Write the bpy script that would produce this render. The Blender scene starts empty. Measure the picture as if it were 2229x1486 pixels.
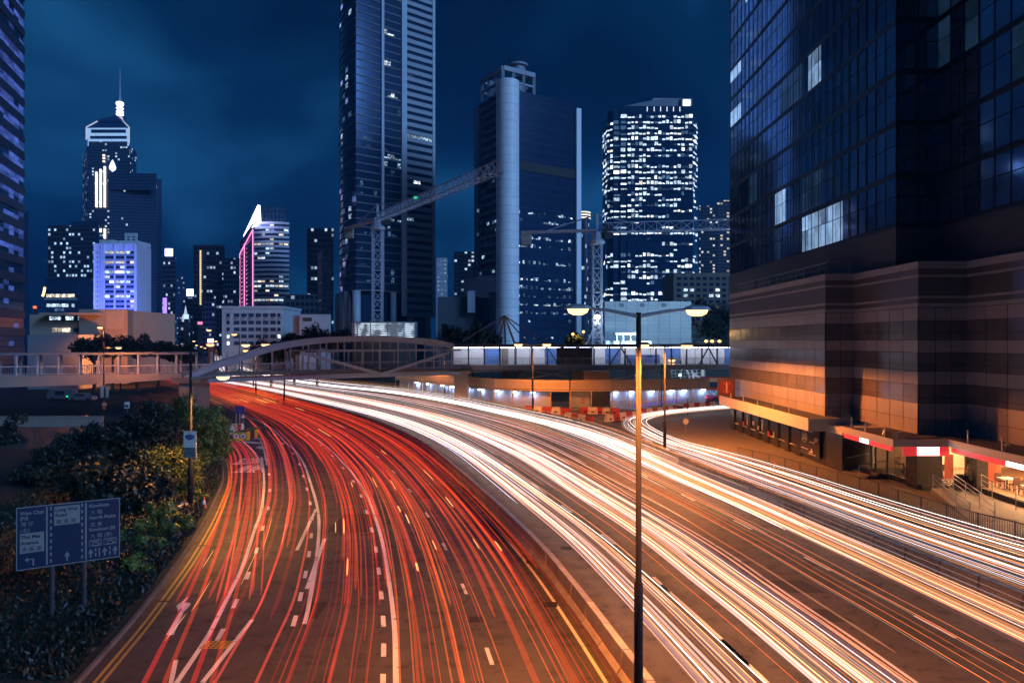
import bpy, math, random
import numpy as np
from mathutils import Vector, Matrix
random.seed(7)
rng = np.random.default_rng(5)
sc = bpy.context.scene
COL = sc.collection

# ---------------------------------------------------------------- camera
F, CX, HY, H = 1486.0, 1114.5, 743.0, 10.5      # focal length, principal point, horizon, eye height
cam = bpy.data.objects.new('camera', bpy.data.cameras.new('camera'))
cam.data.sensor_width = 36.0
cam.data.lens = 24.0
cam.data.clip_end = 6000
cam.location = (0, 0, H)
cam.rotation_euler = (math.radians(90), 0, 0)
COL.objects.link(cam)
sc.camera = cam

# ---------------------------------------------------------------- sky: night, city glow on drifting cloud
world = bpy.data.worlds.new('World')
sc.world = world
world.use_nodes = True
nt = world.node_tree
nt.nodes.clear()
N = nt.nodes.new
out = N('ShaderNodeOutputWorld')
sky = N('ShaderNodeTexSky'); sky.sky_type = 'NISHITA'; sky.sun_disc = False
sky.sun_elevation = math.radians(-7); sky.sun_rotation = math.radians(200)
bg1 = N('ShaderNodeBackground'); bg1.inputs[1].default_value = 0.05
nt.links.new(sky.outputs[0], bg1.inputs[0])
tc = N('ShaderNodeTexCoord')
mp = N('ShaderNodeMapping'); mp.inputs['Scale'].default_value = (1.0, 1.0, 1.9)
mp.inputs['Rotation'].default_value = (0.25, 0.3, 0.6)
mp.inputs['Location'].default_value = (0.2, 5.1, 0.9)
nt.links.new(tc.outputs['Generated'], mp.inputs[0])
no = N('ShaderNodeTexNoise'); no.inputs['Scale'].default_value = 2.3; no.inputs['Detail'].default_value = 4.0
no.inputs['Roughness'].default_value = 0.42; no.inputs['Distortion'].default_value = 0.5
nt.links.new(mp.outputs[0], no.inputs[0])
cr = N('ShaderNodeValToRGB')
cr.color_ramp.elements[0].position = 0.38; cr.color_ramp.elements[0].color = (0.0002, 0.007, 0.034, 1)
cr.color_ramp.elements[1].position = 0.68; cr.color_ramp.elements[1].color = (0.010, 0.095, 0.25, 1)
e = cr.color_ramp.elements.new(0.52); e.color = (0.0010, 0.024, 0.078, 1)
nt.links.new(no.outputs[0], cr.inputs[0])
bg2 = N('ShaderNodeBackground'); bg2.inputs[1].default_value = 0.9
nt.links.new(cr.outputs[0], bg2.inputs[0])
ad = N('ShaderNodeAddShader')
nt.links.new(bg1.outputs[0], ad.inputs[0]); nt.links.new(bg2.outputs[0], ad.inputs[1])
nt.links.new(ad.outputs[0], out.inputs[0])

# one very soft, low light from the glowing city behind the camera
sun = bpy.data.objects.new('sun', bpy.data.lights.new('sun', 'SUN'))
sun.data.energy = 2.7
sun.data.color = (0.25, 0.51, 1.0)
sun.data.angle = math.radians(25)
sun.rotation_euler = (math.radians(70), 0, math.radians(50))
COL.objects.link(sun)

sc.view_settings.view_transform = 'Standard'
sc.view_settings.look = 'None'
sc.view_settings.gamma = 1.0
sc.view_settings.exposure = -0.15
sc.view_settings.use_curve_mapping = False
sc.render.engine = 'CYCLES'
cy = sc.cycles
cy.use_denoising = True
try:
    cy.denoiser = 'OPENIMAGEDENOISE'
except Exception:
    pass
cy.max_bounces = 5; cy.diffuse_bounces = 2; cy.glossy_bounces = 3; cy.transmission_bounces = 3
cy.transparent_max_bounces = 32
cy.sample_clamp_indirect = 3.0
cy.sample_clamp_direct = 0.0
cy.use_light_tree = True
cy.use_adaptive_sampling = True
cy.adaptive_threshold = 0.03
cy.adaptive_min_samples = 16
cy.caustics_reflective = False; cy.caustics_refractive = False

# ---------------------------------------------------------------- helpers
def X(px, d): return (px - CX) / F * d
def Z(py, d): return H - (py - HY) / F * d
def P(px, py, d): return Vector((X(px, d), d, Z(py, d)))
def G(px, py):
    d = H * F / (py - HY)
    return (X(px, d), d)

MATS = {}
def mat(name, col, rough=0.7, metal=0.0, var=0.25, scale=3.0, bump=0.0, emit=0.0, ecol=None, spec=0.5, coat=0.0):
    if name in MATS: return MATS[name]
    m = bpy.data.materials.new(name); m.use_nodes = True
    t = m.node_tree; b = t.nodes['Principled BSDF']
    b.inputs['Roughness'].default_value = rough
    b.inputs['Metallic'].default_value = metal
    b.inputs['Specular IOR Level'].default_value = spec
    if coat: b.inputs['Coat Weight'].default_value = coat
    if var > 0:
        c = t.nodes.new('ShaderNodeTexCoord'); n = t.nodes.new('ShaderNodeTexNoise')
        n.inputs['Scale'].default_value = scale; n.inputs['Detail'].default_value = 6.0; n.inputs['Roughness'].default_value = 0.6
        g = t.nodes.new('ShaderNodeNewGeometry')
        t.links.new(g.outputs['Position'], n.inputs[0])
        oi = t.nodes.new('ShaderNodeObjectInfo')
        ma = t.nodes.new('ShaderNodeMath'); ma.operation = 'MULTIPLY_ADD'; ma.inputs[1].default_value = 0.3; 
        t.links.new(oi.outputs['Random'], ma.inputs[0]); t.links.new(n.outputs[0], ma.inputs[2])
        r = t.nodes.new('ShaderNodeMapRange'); r.inputs[1].default_value = 0.35; r.inputs[2].default_value = 0.95
        r.inputs[3].default_value = 1 - var; r.inputs[4].default_value = 1 + var
        t.links.new(ma.outputs[0], r.inputs[0])
        mx = t.nodes.new('ShaderNodeVectorMath'); mx.operation = 'SCALE'
        mx.inputs[0].default_value = col[:3]
        t.links.new(r.outputs[0], mx.inputs['Scale'])
        t.links.new(mx.outputs[0], b.inputs['Base Color'])
        if bump:
            bp = t.nodes.new('ShaderNodeBump'); bp.inputs['Strength'].default_value = bump; bp.inputs['Distance'].default_value = 0.05
            t.links.new(n.outputs[0], bp.inputs['Height']); t.links.new(bp.outputs[0], b.inputs['Normal'])
    else:
        b.inputs['Base Color'].default_value = (*col[:3], 1)
    if emit:
        b.inputs['Emission Color'].default_value = (*(ecol or col)[:3], 1)
        b.inputs['Emission Strength'].default_value = emit
    MATS[name] = m
    return m

def emis(name, col, strength):
    if name in MATS: return MATS[name]
    m = bpy.data.materials.new(name); m.use_nodes = True
    t = m.node_tree; t.nodes.clear()
    o = t.nodes.new('ShaderNodeOutputMaterial'); e = t.nodes.new('ShaderNodeEmission')
    e.inputs[0].default_value = (*col, 1); e.inputs[1].default_value = strength
    t.links.new(e.outputs[0], o.inputs[0])
    MATS[name] = m
    return m

def lit_pane(name, col, strength, scale=2.5, lo=0.42, hi=0.62, base=0.12):
    """lit office window: glowing room seen through glass, uneven with blinds and furniture"""
    m = bpy.data.materials.new(name); m.use_nodes = True
    t = m.node_tree; b = t.nodes['Principled BSDF']
    b.inputs['Base Color'].default_value = (0.01, 0.015, 0.025, 1); b.inputs['Roughness'].default_value = 0.12
    tc = t.nodes.new('ShaderNodeTexCoord'); oi = t.nodes.new('ShaderNodeObjectInfo')
    ml = t.nodes.new('ShaderNodeMath'); ml.operation = 'MULTIPLY'; ml.inputs[1].default_value = 57.0
    t.links.new(oi.outputs['Random'], ml.inputs[0])
    g = t.nodes.new('ShaderNodeNewGeometry')
    va = t.nodes.new('ShaderNodeVectorMath'); va.operation = 'ADD'
    t.links.new(g.outputs['Position'], va.inputs[0]); t.links.new(ml.outputs[0], va.inputs[1])
    n = t.nodes.new('ShaderNodeTexNoise'); n.inputs['Scale'].default_value = scale; n.inputs['Detail'].default_value = 3.0
    t.links.new(va.outputs[0], n.inputs[0])
    r = t.nodes.new('ShaderNodeMapRange'); r.inputs[1].default_value = lo; r.inputs[2].default_value = hi
    r.inputs[3].default_value = base * strength; r.inputs[4].default_value = strength
    t.links.new(n.outputs[0], r.inputs[0])
    r2 = t.nodes.new('ShaderNodeMath'); r2.operation = 'MULTIPLY'
    r3 = t.nodes.new('ShaderNodeMapRange'); r3.inputs[3].default_value = 0.35; r3.inputs[4].default_value = 1.3
    t.links.new(oi.outputs['Random'], r3.inputs[0])
    t.links.new(r.outputs[0], r2.inputs[0]); t.links.new(r3.outputs[0], r2.inputs[1])
    b.inputs['Emission Color'].default_value = (*col, 1)
    t.links.new(r2.outputs[0], b.inputs['Emission Strength'])
    MATS[name] = m
    return m

def tbox(pxl, pxr, y0, y1, d, depth, dy=0.0):
    """block whose flanks run back along the street lines"""
    k = (d + depth) / d
    x0, x1 = X(pxl, d), X(pxr, d)
    return MB().prism([(x0, d), (x1, d), (x1 * k, d + depth), (x0 * k, d + depth)], Z(y0, d), Z(y1, d))

def far_windows(name, wall, mu, mv, lit, col=(0.6, 0.8, 1.0), strength=1.5, seed=0.0, wu=(0.15, 0.85), wv=(0.3, 0.8), glass=(0.008, 0.014, 0.03)):
    """facade too far off to tell its windows apart: rows of small dark and lit windows in a wall"""
    m = bpy.data.materials.new(name); m.use_nodes = True
    t = m.node_tree; b = t.nodes['Principled BSDF']; L = t.links.new
    g = t.nodes.new('ShaderNodeNewGeometry')
    sp = t.nodes.new('ShaderNodeSeparateXYZ'); sn = t.nodes.new('ShaderNodeSeparateXYZ')
    L(g.outputs['Position'], sp.inputs[0]); L(g.outputs['True Normal'], sn.inputs[0])
    def M(op, a, c=None, e=None):
        n = t.nodes.new('ShaderNodeMath'); n.operation = op
        for i, q in enumerate((a, c, e)):
            if q is None: continue
            if isinstance(q, (int, float)): n.inputs[i].default_value = q
            else: L(q, n.inputs[i])
        return n.outputs[0]
    u = M('SUBTRACT', M('MULTIPLY', sp.outputs[1], sn.outputs[0]), M('MULTIPLY', sp.outputs[0], sn.outputs[1]))
    lit = min(0.9, lit * 1.7)
    u = M('DIVIDE', u, mu); v = M('DIVIDE', sp.outputs[2], mv)
    fu, fv = M('FLOOR', u), M('FLOOR', v)
    ru, rv = M('SUBTRACT', u, fu), M('SUBTRACT', v, fv)
    mask = M('MULTIPLY', M('MULTIPLY', M('GREATER_THAN', ru, wu[0]), M('LESS_THAN', ru, wu[1])),
             M('MULTIPLY', M('GREATER_THAN', rv, wv[0]), M('LESS_THAN', rv, wv[1])))
    vert = M('LESS_THAN', M('ABSOLUTE', sn.outputs[2]), 0.5)
    mask = M('MULTIPLY', mask, vert)
    cb = t.nodes.new('ShaderNodeCombineXYZ'); L(fu, cb.inputs[0]); L(fv, cb.inputs[1]); cb.inputs[2].default_value = seed
    wn = t.nodes.new('ShaderNodeTexWhiteNoise'); L(cb.outputs[0], wn.inputs[0])
    on = M('MULTIPLY', M('GREATER_THAN', wn.outputs[0], 1 - lit), mask)
    es = M('MULTIPLY', on, M('MULTIPLY_ADD', M('FRACT', M('MULTIPLY', wn.outputs[0], 91.7)), strength, strength * 0.25))
    mx = t.nodes.new('ShaderNodeMix'); mx.data_type = 'RGBA'
    L(mask, mx.inputs['Factor']); mx.inputs['A'].default_value = (*wall, 1); mx.inputs['B'].default_value = (*glass, 1)
    L(mx.outputs['Result'], b.inputs['Base Color'])
    L(M('MULTIPLY_ADD', mask, -0.5, 0.7), b.inputs['Roughness'])
    b.inputs['Emission Color'].default_value = (*col, 1)
    L(es, b.inputs['Emission Strength'])
    MATS[name] = m
    return m

PW, KIDS = {}, {}
def reg(o, parent, world):
    COL.objects.link(o)
    PW[o.name] = world
    if parent is not None:
        o.parent = parent
        o.matrix_parent_inverse = PW[parent.name].inverted()
        KIDS.setdefault(parent.name, []).append(o)
    return o

def tag(o, label, cat, group=None):
    o['label'] = label; o['category'] = cat
    if group: o['group'] = group
    return o

def thing(name, label, cat, loc=(0, 0, 0), group=None, rz=0.0):
    o = bpy.data.objects.new(name, None)
    o.empty_display_size = 0.3
    o.location = loc; o.rotation_euler = (0, 0, rz)
    reg(o, None, Matrix.Translation(Vector(loc)) @ Matrix.Rotation(rz, 4, 'Z'))
    return tag(o, label, cat, group)

class MB:
    def __init__(s): s.v = []; s.f = []
    def add(s, vs, fs):
        b = len(s.v); s.v.extend([tuple(v) for v in vs]); s.f.extend([tuple(i + b for i in f) for f in fs]); return s
    def box(s, lo, hi):
        x0, y0, z0 = lo; x1, y1, z1 = hi
        return s.add([(x0,y0,z0),(x1,y0,z0),(x1,y1,z0),(x0,y1,z0),(x0,y0,z1),(x1,y0,z1),(x1,y1,z1),(x0,y1,z1)],
                     [(3,2,1,0),(4,5,6,7),(0,1,5,4),(1,2,6,5),(2,3,7,6),(3,0,4,7)])
    def obox(s, p, u, n, u0, u1, n0, n1, z0, z1):
        """box in the frame of a wall: p a wall point, u along it, n outward"""
        vs = []
        for z in (z0, z1):
            for (a, b) in ((u0, n0), (u1, n0), (u1, n1), (u0, n1)):
                vs.append((p[0] + u[0]*a + n[0]*b, p[1] + u[1]*a + n[1]*b, z))
        return s.add(vs, [(3,2,1,0),(4,5,6,7),(0,1,5,4),(1,2,6,5),(2,3,7,6),(3,0,4,7)])
    def prism(s, poly, z0, z1):
        n = len(poly)
        vs = [(x, y, z0) for x, y in poly] + [(x, y, z1) for x, y in poly]
        fs = [tuple(range(n))[::-1], tuple(range(n, 2*n))] + [(i, (i+1) % n, n + (i+1) % n, n + i) for i in range(n)]
        return s.add(vs, fs)
    def bar(s, a, b, w, h=None):
        a, b = Vector(a), Vector(b); h = h or w
        d = (b - a).normalized()
        up = Vector((0, 0, 1)) if abs(d.z) < 0.95 else Vector((1, 0, 0))
        r = d.cross(up).normalized() * (w / 2); q = r.cross(d).normalized() * (h / 2)
        vs = [a - r - q, a + r - q, a + r + q, a - r + q, b - r - q, b + r - q, b + r + q, b - r + q]
        return s.add(vs, [(3,2,1,0),(4,5,6,7),(0,1,5,4),(1,2,6,5),(2,3,7,6),(3,0,4,7)])
    def tube(s, pts, r, n=6, caps=True):
        pts = [Vector(p) for p in pts]
        rs = r if isinstance(r, (list, tuple)) else [r] * len(pts)
        vs, fs = [], []
        for i, p in enumerate(pts):
            t = (pts[min(i+1, len(pts)-1)] - pts[max(i-1, 0)]).normalized()
            up = Vector((0, 0, 1)) if abs(t.z) < 0.9 else Vector((0, 1, 0))
            a = t.cross(up).normalized(); b = a.cross(t).normalized()
            for k in range(n):
                w = 2 * math.pi * (k + 0.5) / n
                vs.append(p + a * (math.cos(w) * rs[i]) + b * (math.sin(w) * rs[i]))
        for i in range(len(pts) - 1):
            for k in range(n):
                k2 = (k + 1) % n
                fs.append((i*n + k, i*n + k2, (i+1)*n + k2, (i+1)*n + k))
        if caps:
            fs.append(tuple(range(n))[::-1]); fs.append(tuple(range((len(pts)-1)*n, len(pts)*n)))
        return s.add(vs, fs)
    def lathe(s, c, prof, n=12):
        vs, fs = [], []
        for (r, z) in prof:
            for k in range(n):
                w = 2 * math.pi * k / n
                vs.append((c[0] + r*math.cos(w), c[1] + r*math.sin(w), c[2] + z))
        for i in range(len(prof) - 1):
            for k in range(n):
                k2 = (k+1) % n
                fs.append((i*n+k, i*n+k2, (i+1)*n+k2, (i+1)*n+k))
        fs.append(tuple(range(n))[::-1]); fs.append(tuple(range((len(prof)-1)*n, len(prof)*n)))
        return s.add(vs, fs)
    def mesh(s, name, m, smooth=False):
        me = bpy.data.meshes.new(name)
        me.from_pydata(s.v, [], s.f); me.materials.append(m); me.update()
        if smooth:
            me.polygons.foreach_set('use_smooth', [True] * len(me.polygons))
        return me
    def obj(s, name, m, parent=None, smooth=False, kind=None):
        o = bpy.data.objects.new(name, s.mesh(name, m, smooth))
        if kind: o['kind'] = kind
        return reg(o, parent, Matrix.Identity(4))

def place(name, me, parent, loc, rz=0.0, scale=(1, 1, 1)):
    o = bpy.data.objects.new(name, me)
    o.location = loc; o.rotation_euler = (0, 0, rz); o.scale = scale
    return reg(o, parent, Matrix.Translation(Vector(loc)) @ Matrix.Rotation(rz, 4, 'Z') @ Matrix.Diagonal((*scale, 1)))

def copy_tree(root, loc, rz=0.0, label=None):
    c = root.copy(); c.location = loc; c.rotation_euler = (0, 0, rz)
    if label: c['label'] = label
    COL.objects.link(c)
    def rec(src, dst):
        for ch in KIDS.get(src.name, []):
            k = ch.copy(); COL.objects.link(k); k.parent = dst
            rec(ch, k)
    rec(root, c)
    return c

def text(body, parent, m, loc, size, rot=(math.radians(90), 0, 0), name='lettering', sx=1.0, align='LEFT', depth=0.004, bold=0.0):
    cu = bpy.data.curves.new(name, 'FONT'); cu.body = body; cu.size = size; cu.align_x = align
    cu.extrude = depth; cu.resolution_u = 3; cu.offset = bold
    cu.materials.append(m)
    tmp = bpy.data.objects.new(name, cu)
    me = bpy.data.meshes.new_from_object(tmp)
    bpy.data.objects.remove(tmp)
    if not me.materials: me.materials.append(m)
    o = bpy.data.objects.new(name, me)
    o.location = loc; o.rotation_euler = rot; o.scale = (sx, 1, 1)
    return reg(o, parent, Matrix.Identity(4))

def structure(o): o['kind'] = 'structure'; return o

class Line:
    """x as a smooth function of distance, from photo points on the ground"""
    def __init__(s, px=None, ground=None, off=0.0):
        pts = sorted(((G(*p)[1], G(*p)[0]) for p in px)) if px else sorted((d, x) for x, d in ground)
        s.d = [p[0] for p in pts]; s.x = [p[1] + off for p in pts]
        n = len(pts); s.m = [0.0] * n
        sl = [(s.x[i+1]-s.x[i]) / (s.d[i+1]-s.d[i]) for i in range(n-1)]
        for i in range(n):
            s.m[i] = sl[0] if i == 0 else sl[-1] if i == n-1 else (sl[i-1] + sl[i]) / 2
    def __call__(s, d):
        D = s.d
        if d <= D[0]: return s.x[0] + (d - D[0]) * s.m[0]
        if d >= D[-1]: return s.x[-1] + (d - D[-1]) * s.m[-1]
        i = 0
        while D[i+1] < d: i += 1
        h = D[i+1] - D[i]; t = (d - D[i]) / h
        return ((2*t**3 - 3*t*t + 1) * s.x[i] + (t**3 - 2*t*t + t) * h * s.m[i]
                + (-2*t**3 + 3*t*t) * s.x[i+1] + (t**3 - t*t) * h * s.m[i+1])

def geom(a, b, n): return [a * (b / a) ** (i / (n - 1)) for i in range(n)]

# materials used all over
def worn(name, col, dirt, thr, scale, rough=0.72, grain=0.35):
    """surface worn and stained: broad stains, tyre-polished streaks, fine grain, chips showing the layer below"""
    m = bpy.data.materials.new(name); m.use_nodes = True
    t = m.node_tree; b = t.nodes['Principled BSDF']; L = t.links.new
    g = t.nodes.new('ShaderNodeNewGeometry')
    def noise(s, det=5.0, ro=0.6):
        n = t.nodes.new('ShaderNodeTexNoise'); n.inputs['Scale'].default_value = s; n.inputs['Detail'].default_value = det; n.inputs['Roughness'].default_value = ro
        L(g.outputs['Position'], n.inputs[0]); return n.outputs[0]
    def mr(v, a, b_, c, d_):
        r = t.nodes.new('ShaderNodeMapRange'); L(v, r.inputs[0])
        for i, q in enumerate((a, b_, c, d_)): r.inputs[i + 1].default_value = q
        return r.outputs[0]
    big, mid, fine = noise(0.22), noise(1.3, 8.0, 0.7), noise(38.0, 2.0)
    mul = t.nodes.new('ShaderNodeMath'); mul.operation = 'MULTIPLY'; L(mr(big, 0.3, 0.7, 0.72, 1.3), mul.inputs[0]); L(mr(fine, 0.3, 0.7, 1 - grain, 1 + grain), mul.inputs[1])
    mx = t.nodes.new('ShaderNodeMix'); mx.data_type = 'RGBA'
    L(mr(mid, thr, thr + 0.05, 0.0, 0.85), mx.inputs['Factor']); mx.inputs['A'].default_value = (*col, 1); mx.inputs['B'].default_value = (*dirt, 1)
    sc_ = t.nodes.new('ShaderNodeVectorMath'); sc_.operation = 'SCALE'; L(mx.outputs['Result'], sc_.inputs[0]); L(mul.outputs[0], sc_.inputs['Scale'])
    L(sc_.outputs[0], b.inputs['Base Color']); L(mr(mid, 0.3, 0.7, rough - 0.15, rough + 0.12), b.inputs['Roughness'])
    bp = t.nodes.new('ShaderNodeBump'); bp.inputs['Strength'].default_value = 0.25; bp.inputs['Distance'].default_value = 0.01
    L(fine, bp.inputs['Height']); L(bp.outputs[0], b.inputs['Normal'])
    MATS[name] = m
    return m
M_asph = worn('asphalt', (0.050, 0.047, 0.044), (0.026, 0.025, 0.025), 0.55, 1.0)
M_kerb = mat('kerb_concrete', (0.10, 0.095, 0.085), 0.9, var=0.35, scale=2)
M_patch = mat('asphalt_patch', (0.022, 0.022, 0.024), 0.8, var=0.3, scale=3)
M_paint = worn('road_paint_white', (0.62, 0.60, 0.56), (0.18, 0.17, 0.16), 0.58, 3.0, grain=0.2)
M_yel = mat('road_paint_yellow', (0.40, 0.26, 0.04), 0.6, var=0.2, scale=2)
M_conc = mat('concrete', (0.32, 0.30, 0.28), 0.85, var=0.3, scale=1.2, bump=0.2)
M_pave = mat('paving', (0.13, 0.12, 0.11), 0.8, var=0.3, scale=1.5, bump=0.1)
M_grass = mat('verge_soil', (0.016, 0.02, 0.013), 0.95, var=0.5, scale=1.5, bump=0.4)
M_steel = mat('galvanised_steel', (0.33, 0.34, 0.36), 0.45, metal=0.6, var=0.15, scale=2)
M_pole = mat('lamp_pole_steel', (0.012, 0.0115, 0.0115), 0.7, metal=0.0, var=0.15, scale=2, spec=0.25)
M_dsteel = mat('dark_steel', (0.05, 0.055, 0.065), 0.5, metal=0.4, var=0.15)
M_white = mat('white_paint', (0.72, 0.73, 0.75), 0.6, var=0.1, scale=0.4)
M_black = mat('black_rubber', (0.015, 0.015, 0.017), 0.7, var=0.1)
M_red = mat('red_plastic', (0.45, 0.03, 0.025), 0.5, var=0.2)
M_orange = mat('orange_plastic', (0.7, 0.12, 0.02), 0.5, var=0.2)
M_glass = mat('dark_glass', (0.03, 0.06, 0.13), 0.1, metal=0.45, var=0.3, scale=0.3, spec=0.6)
M_glass2 = mat('dark_glass_blue', (0.02, 0.045, 0.1), 0.12, var=0.25, scale=0.2, spec=0.6)
M_sodium = emis('sodium_bulb', (1.0, 0.62, 0.24), 3.4)
M_sodium_far = emis('sodium_bulb_far', (1.0, 0.52, 0.17), 4.0)
M_bluewhite = emis('cool_white_lamp', (0.72, 0.82, 1.0), 9.0)
LIT = [lit_pane('lit_cool', (0.62, 0.82, 1.0), 2.6), lit_pane('lit_white', (0.85, 0.92, 1.0), 3.4, base=0.3),
       lit_pane('lit_dim', (0.25, 0.5, 0.95), 0.55, base=0.25), lit_pane('lit_warm', (1.0, 0.86, 0.66), 2.2, base=0.2)]
SMALL = [lit_pane('small_lit_cool', (0.5, 0.75, 1.0), 1.5, scale=1.3, base=0.05), lit_pane('small_lit_white', (0.8, 0.9, 1.0), 2.4, scale=1.3, base=0.1), lit_pane('small_lit_dim', (0.2, 0.45, 0.9), 0.4, scale=1.3, base=0.15)]
ROOM = lit_pane('lit_room', (0.38, 0.62, 1.0), 0.85, scale=0.7, lo=0.3, hi=0.7, base=0.45)
ROOMD = lit_pane('lit_room_dim', (0.12, 0.34, 0.75), 0.09, scale=0.7, lo=0.3, hi=0.7, base=0.4)
M_violet = lit_pane('lit_violet', (0.32, 0.36, 1.0), 1.6, base=0.3)
M_green = emis('green_screen', (0.02, 1.0, 0.35), 1.2)

def unit_pane(m):
    b = MB().box((0, -0.5, 0), (1, 0.5, 1)); return b.mesh('pane', m)
UP = {}
def upane(m):
    if m.name not in UP: UP[m.name] = unit_pane(m)
    return UP[m.name]

def panes(root, cells, limit=300, name='window_pane', stuff='window_panes'):
    """cells: (point, u, width, z0, z1, thickness, material); the largest as objects, what is left as one part"""
    def size(c):
        d = max(c[0][1], 1.0)
        return c[2] * (c[4] - c[3]) / d / d * (3.0 if c[6] is not M_glass and c[6] is not M_glass2 else 1.0)
    cells = sorted(cells, key=size, reverse=True)
    for (p, u, w, z0, z1, th, m) in cells[:limit]:
        place(name, upane(m), root, (p[0], p[1], z0), math.atan2(u[1], u[0]), (w, th, z1 - z0))
    rest = {}
    for (p, u, w, z0, z1, th, m) in cells[limit:]:
        rest.setdefault(m.name, []).append((p, u, w, z0, z1, th))
    for mn, cs in rest.items():
        b = MB()
        for (p, u, w, z0, z1, th) in cs:
            b.obox(p, u, (-u[1], u[0]), 0, w, -th/2, th/2, z0, z1)
        b.obj(stuff, MATS[mn], root, kind='stuff')

def wall_frame(p, q):
    u = Vector((q[0]-p[0], q[1]-p[1])); L = u.length; u.normalize()
    return u, Vector((u[1], -u[0])), L      # n is to the right of u: outward for a left-to-right wall facing the camera

# ================================================================ GROUND AND ROAD
g = MB().add([(-1500, -38, -0.03), (1500, -38, -0.03), (1500, 1650, -0.03), (-1500, 1650, -0.03)], [(0, 1, 2, 3)])
structure(g.obj('ground', mat('ground_soil', (0.014, 0.015, 0.016), 0.95, var=0.4, scale=0.3)))

L0 = Line([(197,1486),(252,1422),(299,1367),(384,1255),(411,1217),(458,1138),(481,1088),(494,1050),(493,1012),(483,994),(468,981)])
L1 = Line([(384,1486),(452,1384),(493,1305),(528,1232),(557,1144),(566,1122),(574,1071),(575,1052),(572,1012),(564,969),(556,950),(542,934),(518,908)])
L2 = Line([(610,1486),(662,1359),(678,1282),(689,1216),(694,1128),(689,1096),(674,1045),(664,1015),(642,980),(623,964),(594,934),(561,915),(532,902),(470,873),(430,857),(385,843)])
L3 = Line([(862,1486),(859,1370),(848,1272),(832,1178),(807,1100),(788,1058),(771,1034),(744,1004),(718,977),(680,950),(642,926),(560,893),(490,867),(432,847)])
L4 = Line([(1084,1486),(1066,1429),(1011,1282),(967,1188),(926,1114),(888,1062),(857,1026),(828,999),(800,977),(773,958),(690,915),(600,882),(500,852),(436,838)])
L5 = Line([(1320,1486),(1240,1360),(1209,1313),(1146,1225),(1074,1143),(976,1043),(911,985),(831,940),(750,910),(642,880),(534,851),(440,832),(465,789),(452,771)])
def B1(d): return L5(d) + 0.75
def R0(d): return L5(d) + 1.5
R2 = Line([(1984,1486),(1846,1388),(1708,1295),(1569,1198),(1398,1097),(1246,1009),(1000,915),(804,872),(696,856),(583,835),(487,789),(468,771)])
R4 = Line([(2560,1486),(2045,1262),(1875,1190),(1739,1128),(1560,1052),(1336,951),(1158,908),(1037,880),(900,858),(777,847),(642,829),(500,786),(480,769)])
def R1(d): return R0(d) * 0.56 + R2(d) * 0.44
def R3(d): return R2(d) * 0.52 + R4(d) * 0.48
FN = Line([(2900,1380),(2229,1192),(2069,1147),(1966,1112),(1842,1068),(1769,1049),(1675,1020),(1590,999),(1530,984)])

rd = MB()
def strip(lf, rf, ds, z, mb):
    vs, fs = [], []
    for d in ds: vs += [(lf(d), d, z), (rf(d), d, z)]
    for i in range(len(ds) - 1): fs.append((2*i, 2*i+1, 2*i+3, 2*i+2))
    mb.add(vs, fs)
def road_left(d):
    if d < 66: return L0(d) - 0.3
    if d < 84: return -85.0
    return min(L1(d), L2(d)) - 1.5
def road_right(d):
    if d < 64: return FN(d)
    if d < 118: return 80.0
    return R4(d) + 3.0
strip(road_left, road_right, sorted(geom(12, 640, 90) + [65.9, 66.1, 83.9, 84.1, 63.9, 64.1, 117.9, 118.1]), 0.0, rd)
road = structure(rd.obj('road', M_asph))

# raised verge on the left with kerbstones
ds = geom(12, 66, 30)
vb = MB()
poly = [(L0(d) - 0.42, d) for d in ds] + [(-90, 66), (-90, 12)]
vb.prism(poly, -0.02, 0.10)
verge = structure(vb.obj('verge', M_grass))
ks = MB().box((-0.06, 0, 0), (0.06, 0.96, 0.15)).mesh('kerbstone', M_kerb)
d = 19.0
while d < 65:
    x0, x1 = L0(d) - 0.36, L0(d + 0.9) - 0.36
    place('kerbstone', ks, verge, (x0, d, 0.0), math.atan2(x0 - x1, 0.9), (1, math.hypot(x1 - x0, 0.9) * 0.97 / 0.96, 1))
    d += 0.9

# pavement on the right
pv = [G(2900,1380), G(2229,1196), G(2069,1150), G(1966,1115), G(1842,1071), G(1769,1051), G(1675,1022), G(1590,1001), G(1530,985), G(1480,968), G(1450,950),
      G(1440,935), G(1452,922), G(1490,914), G(1560,908), G(1640,904), (75, 98), (75, 22)]
pave = structure(MB().prism(pv[::-1], -0.02, 0.12).obj('pavement', M_pave))
# far side of the slip road, beside the hoarding
fp = [(6, 104), (2, 112), (4, 118), (30, 120), (75, 124), (75, 112), (30, 109), (18, 103)]
structure(MB().prism(fp, -0.02, 0.10).obj('pavement_far', M_pave))

# ---- painted markings, each a sheet 4 mm up
ZP = 0.005
def mark(pts, m=M_paint, name='lane_marking', z=ZP):
    b = MB().add([(x, y, z) for x, y in pts], [tuple(range(len(pts)))])
    return b.obj(name, m, road)
def solid(fn, d0, d1, w, m=M_paint, n=60, off=0.0, z=ZP):
    b = MB(); strip(lambda d: fn(d) + off - w/2 * math.hypot(1, (fn(d+.5)-fn(d-.5))), lambda d: fn(d) + off + w/2 * math.hypot(1, (fn(d+.5)-fn(d-.5))), geom(d0, d1, n), z, b)
    return b.obj('edge_line' if m is M_paint else 'yellow_line', m, road)
def dash(fn, d0, length, w, off=0.0):
    k = max(math.hypot(1, fn(d0+.5)-fn(d0-.5)), 1.0)
    d1 = d0 + length / k
    mark([(fn(d0)+off-w*k/2, d0), (fn(d0)+off+w*k/2, d0), (fn(d1)+off+w*k/2, d1), (fn(d1)+off-w*k/2, d1)], name='lane_dash')
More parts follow.
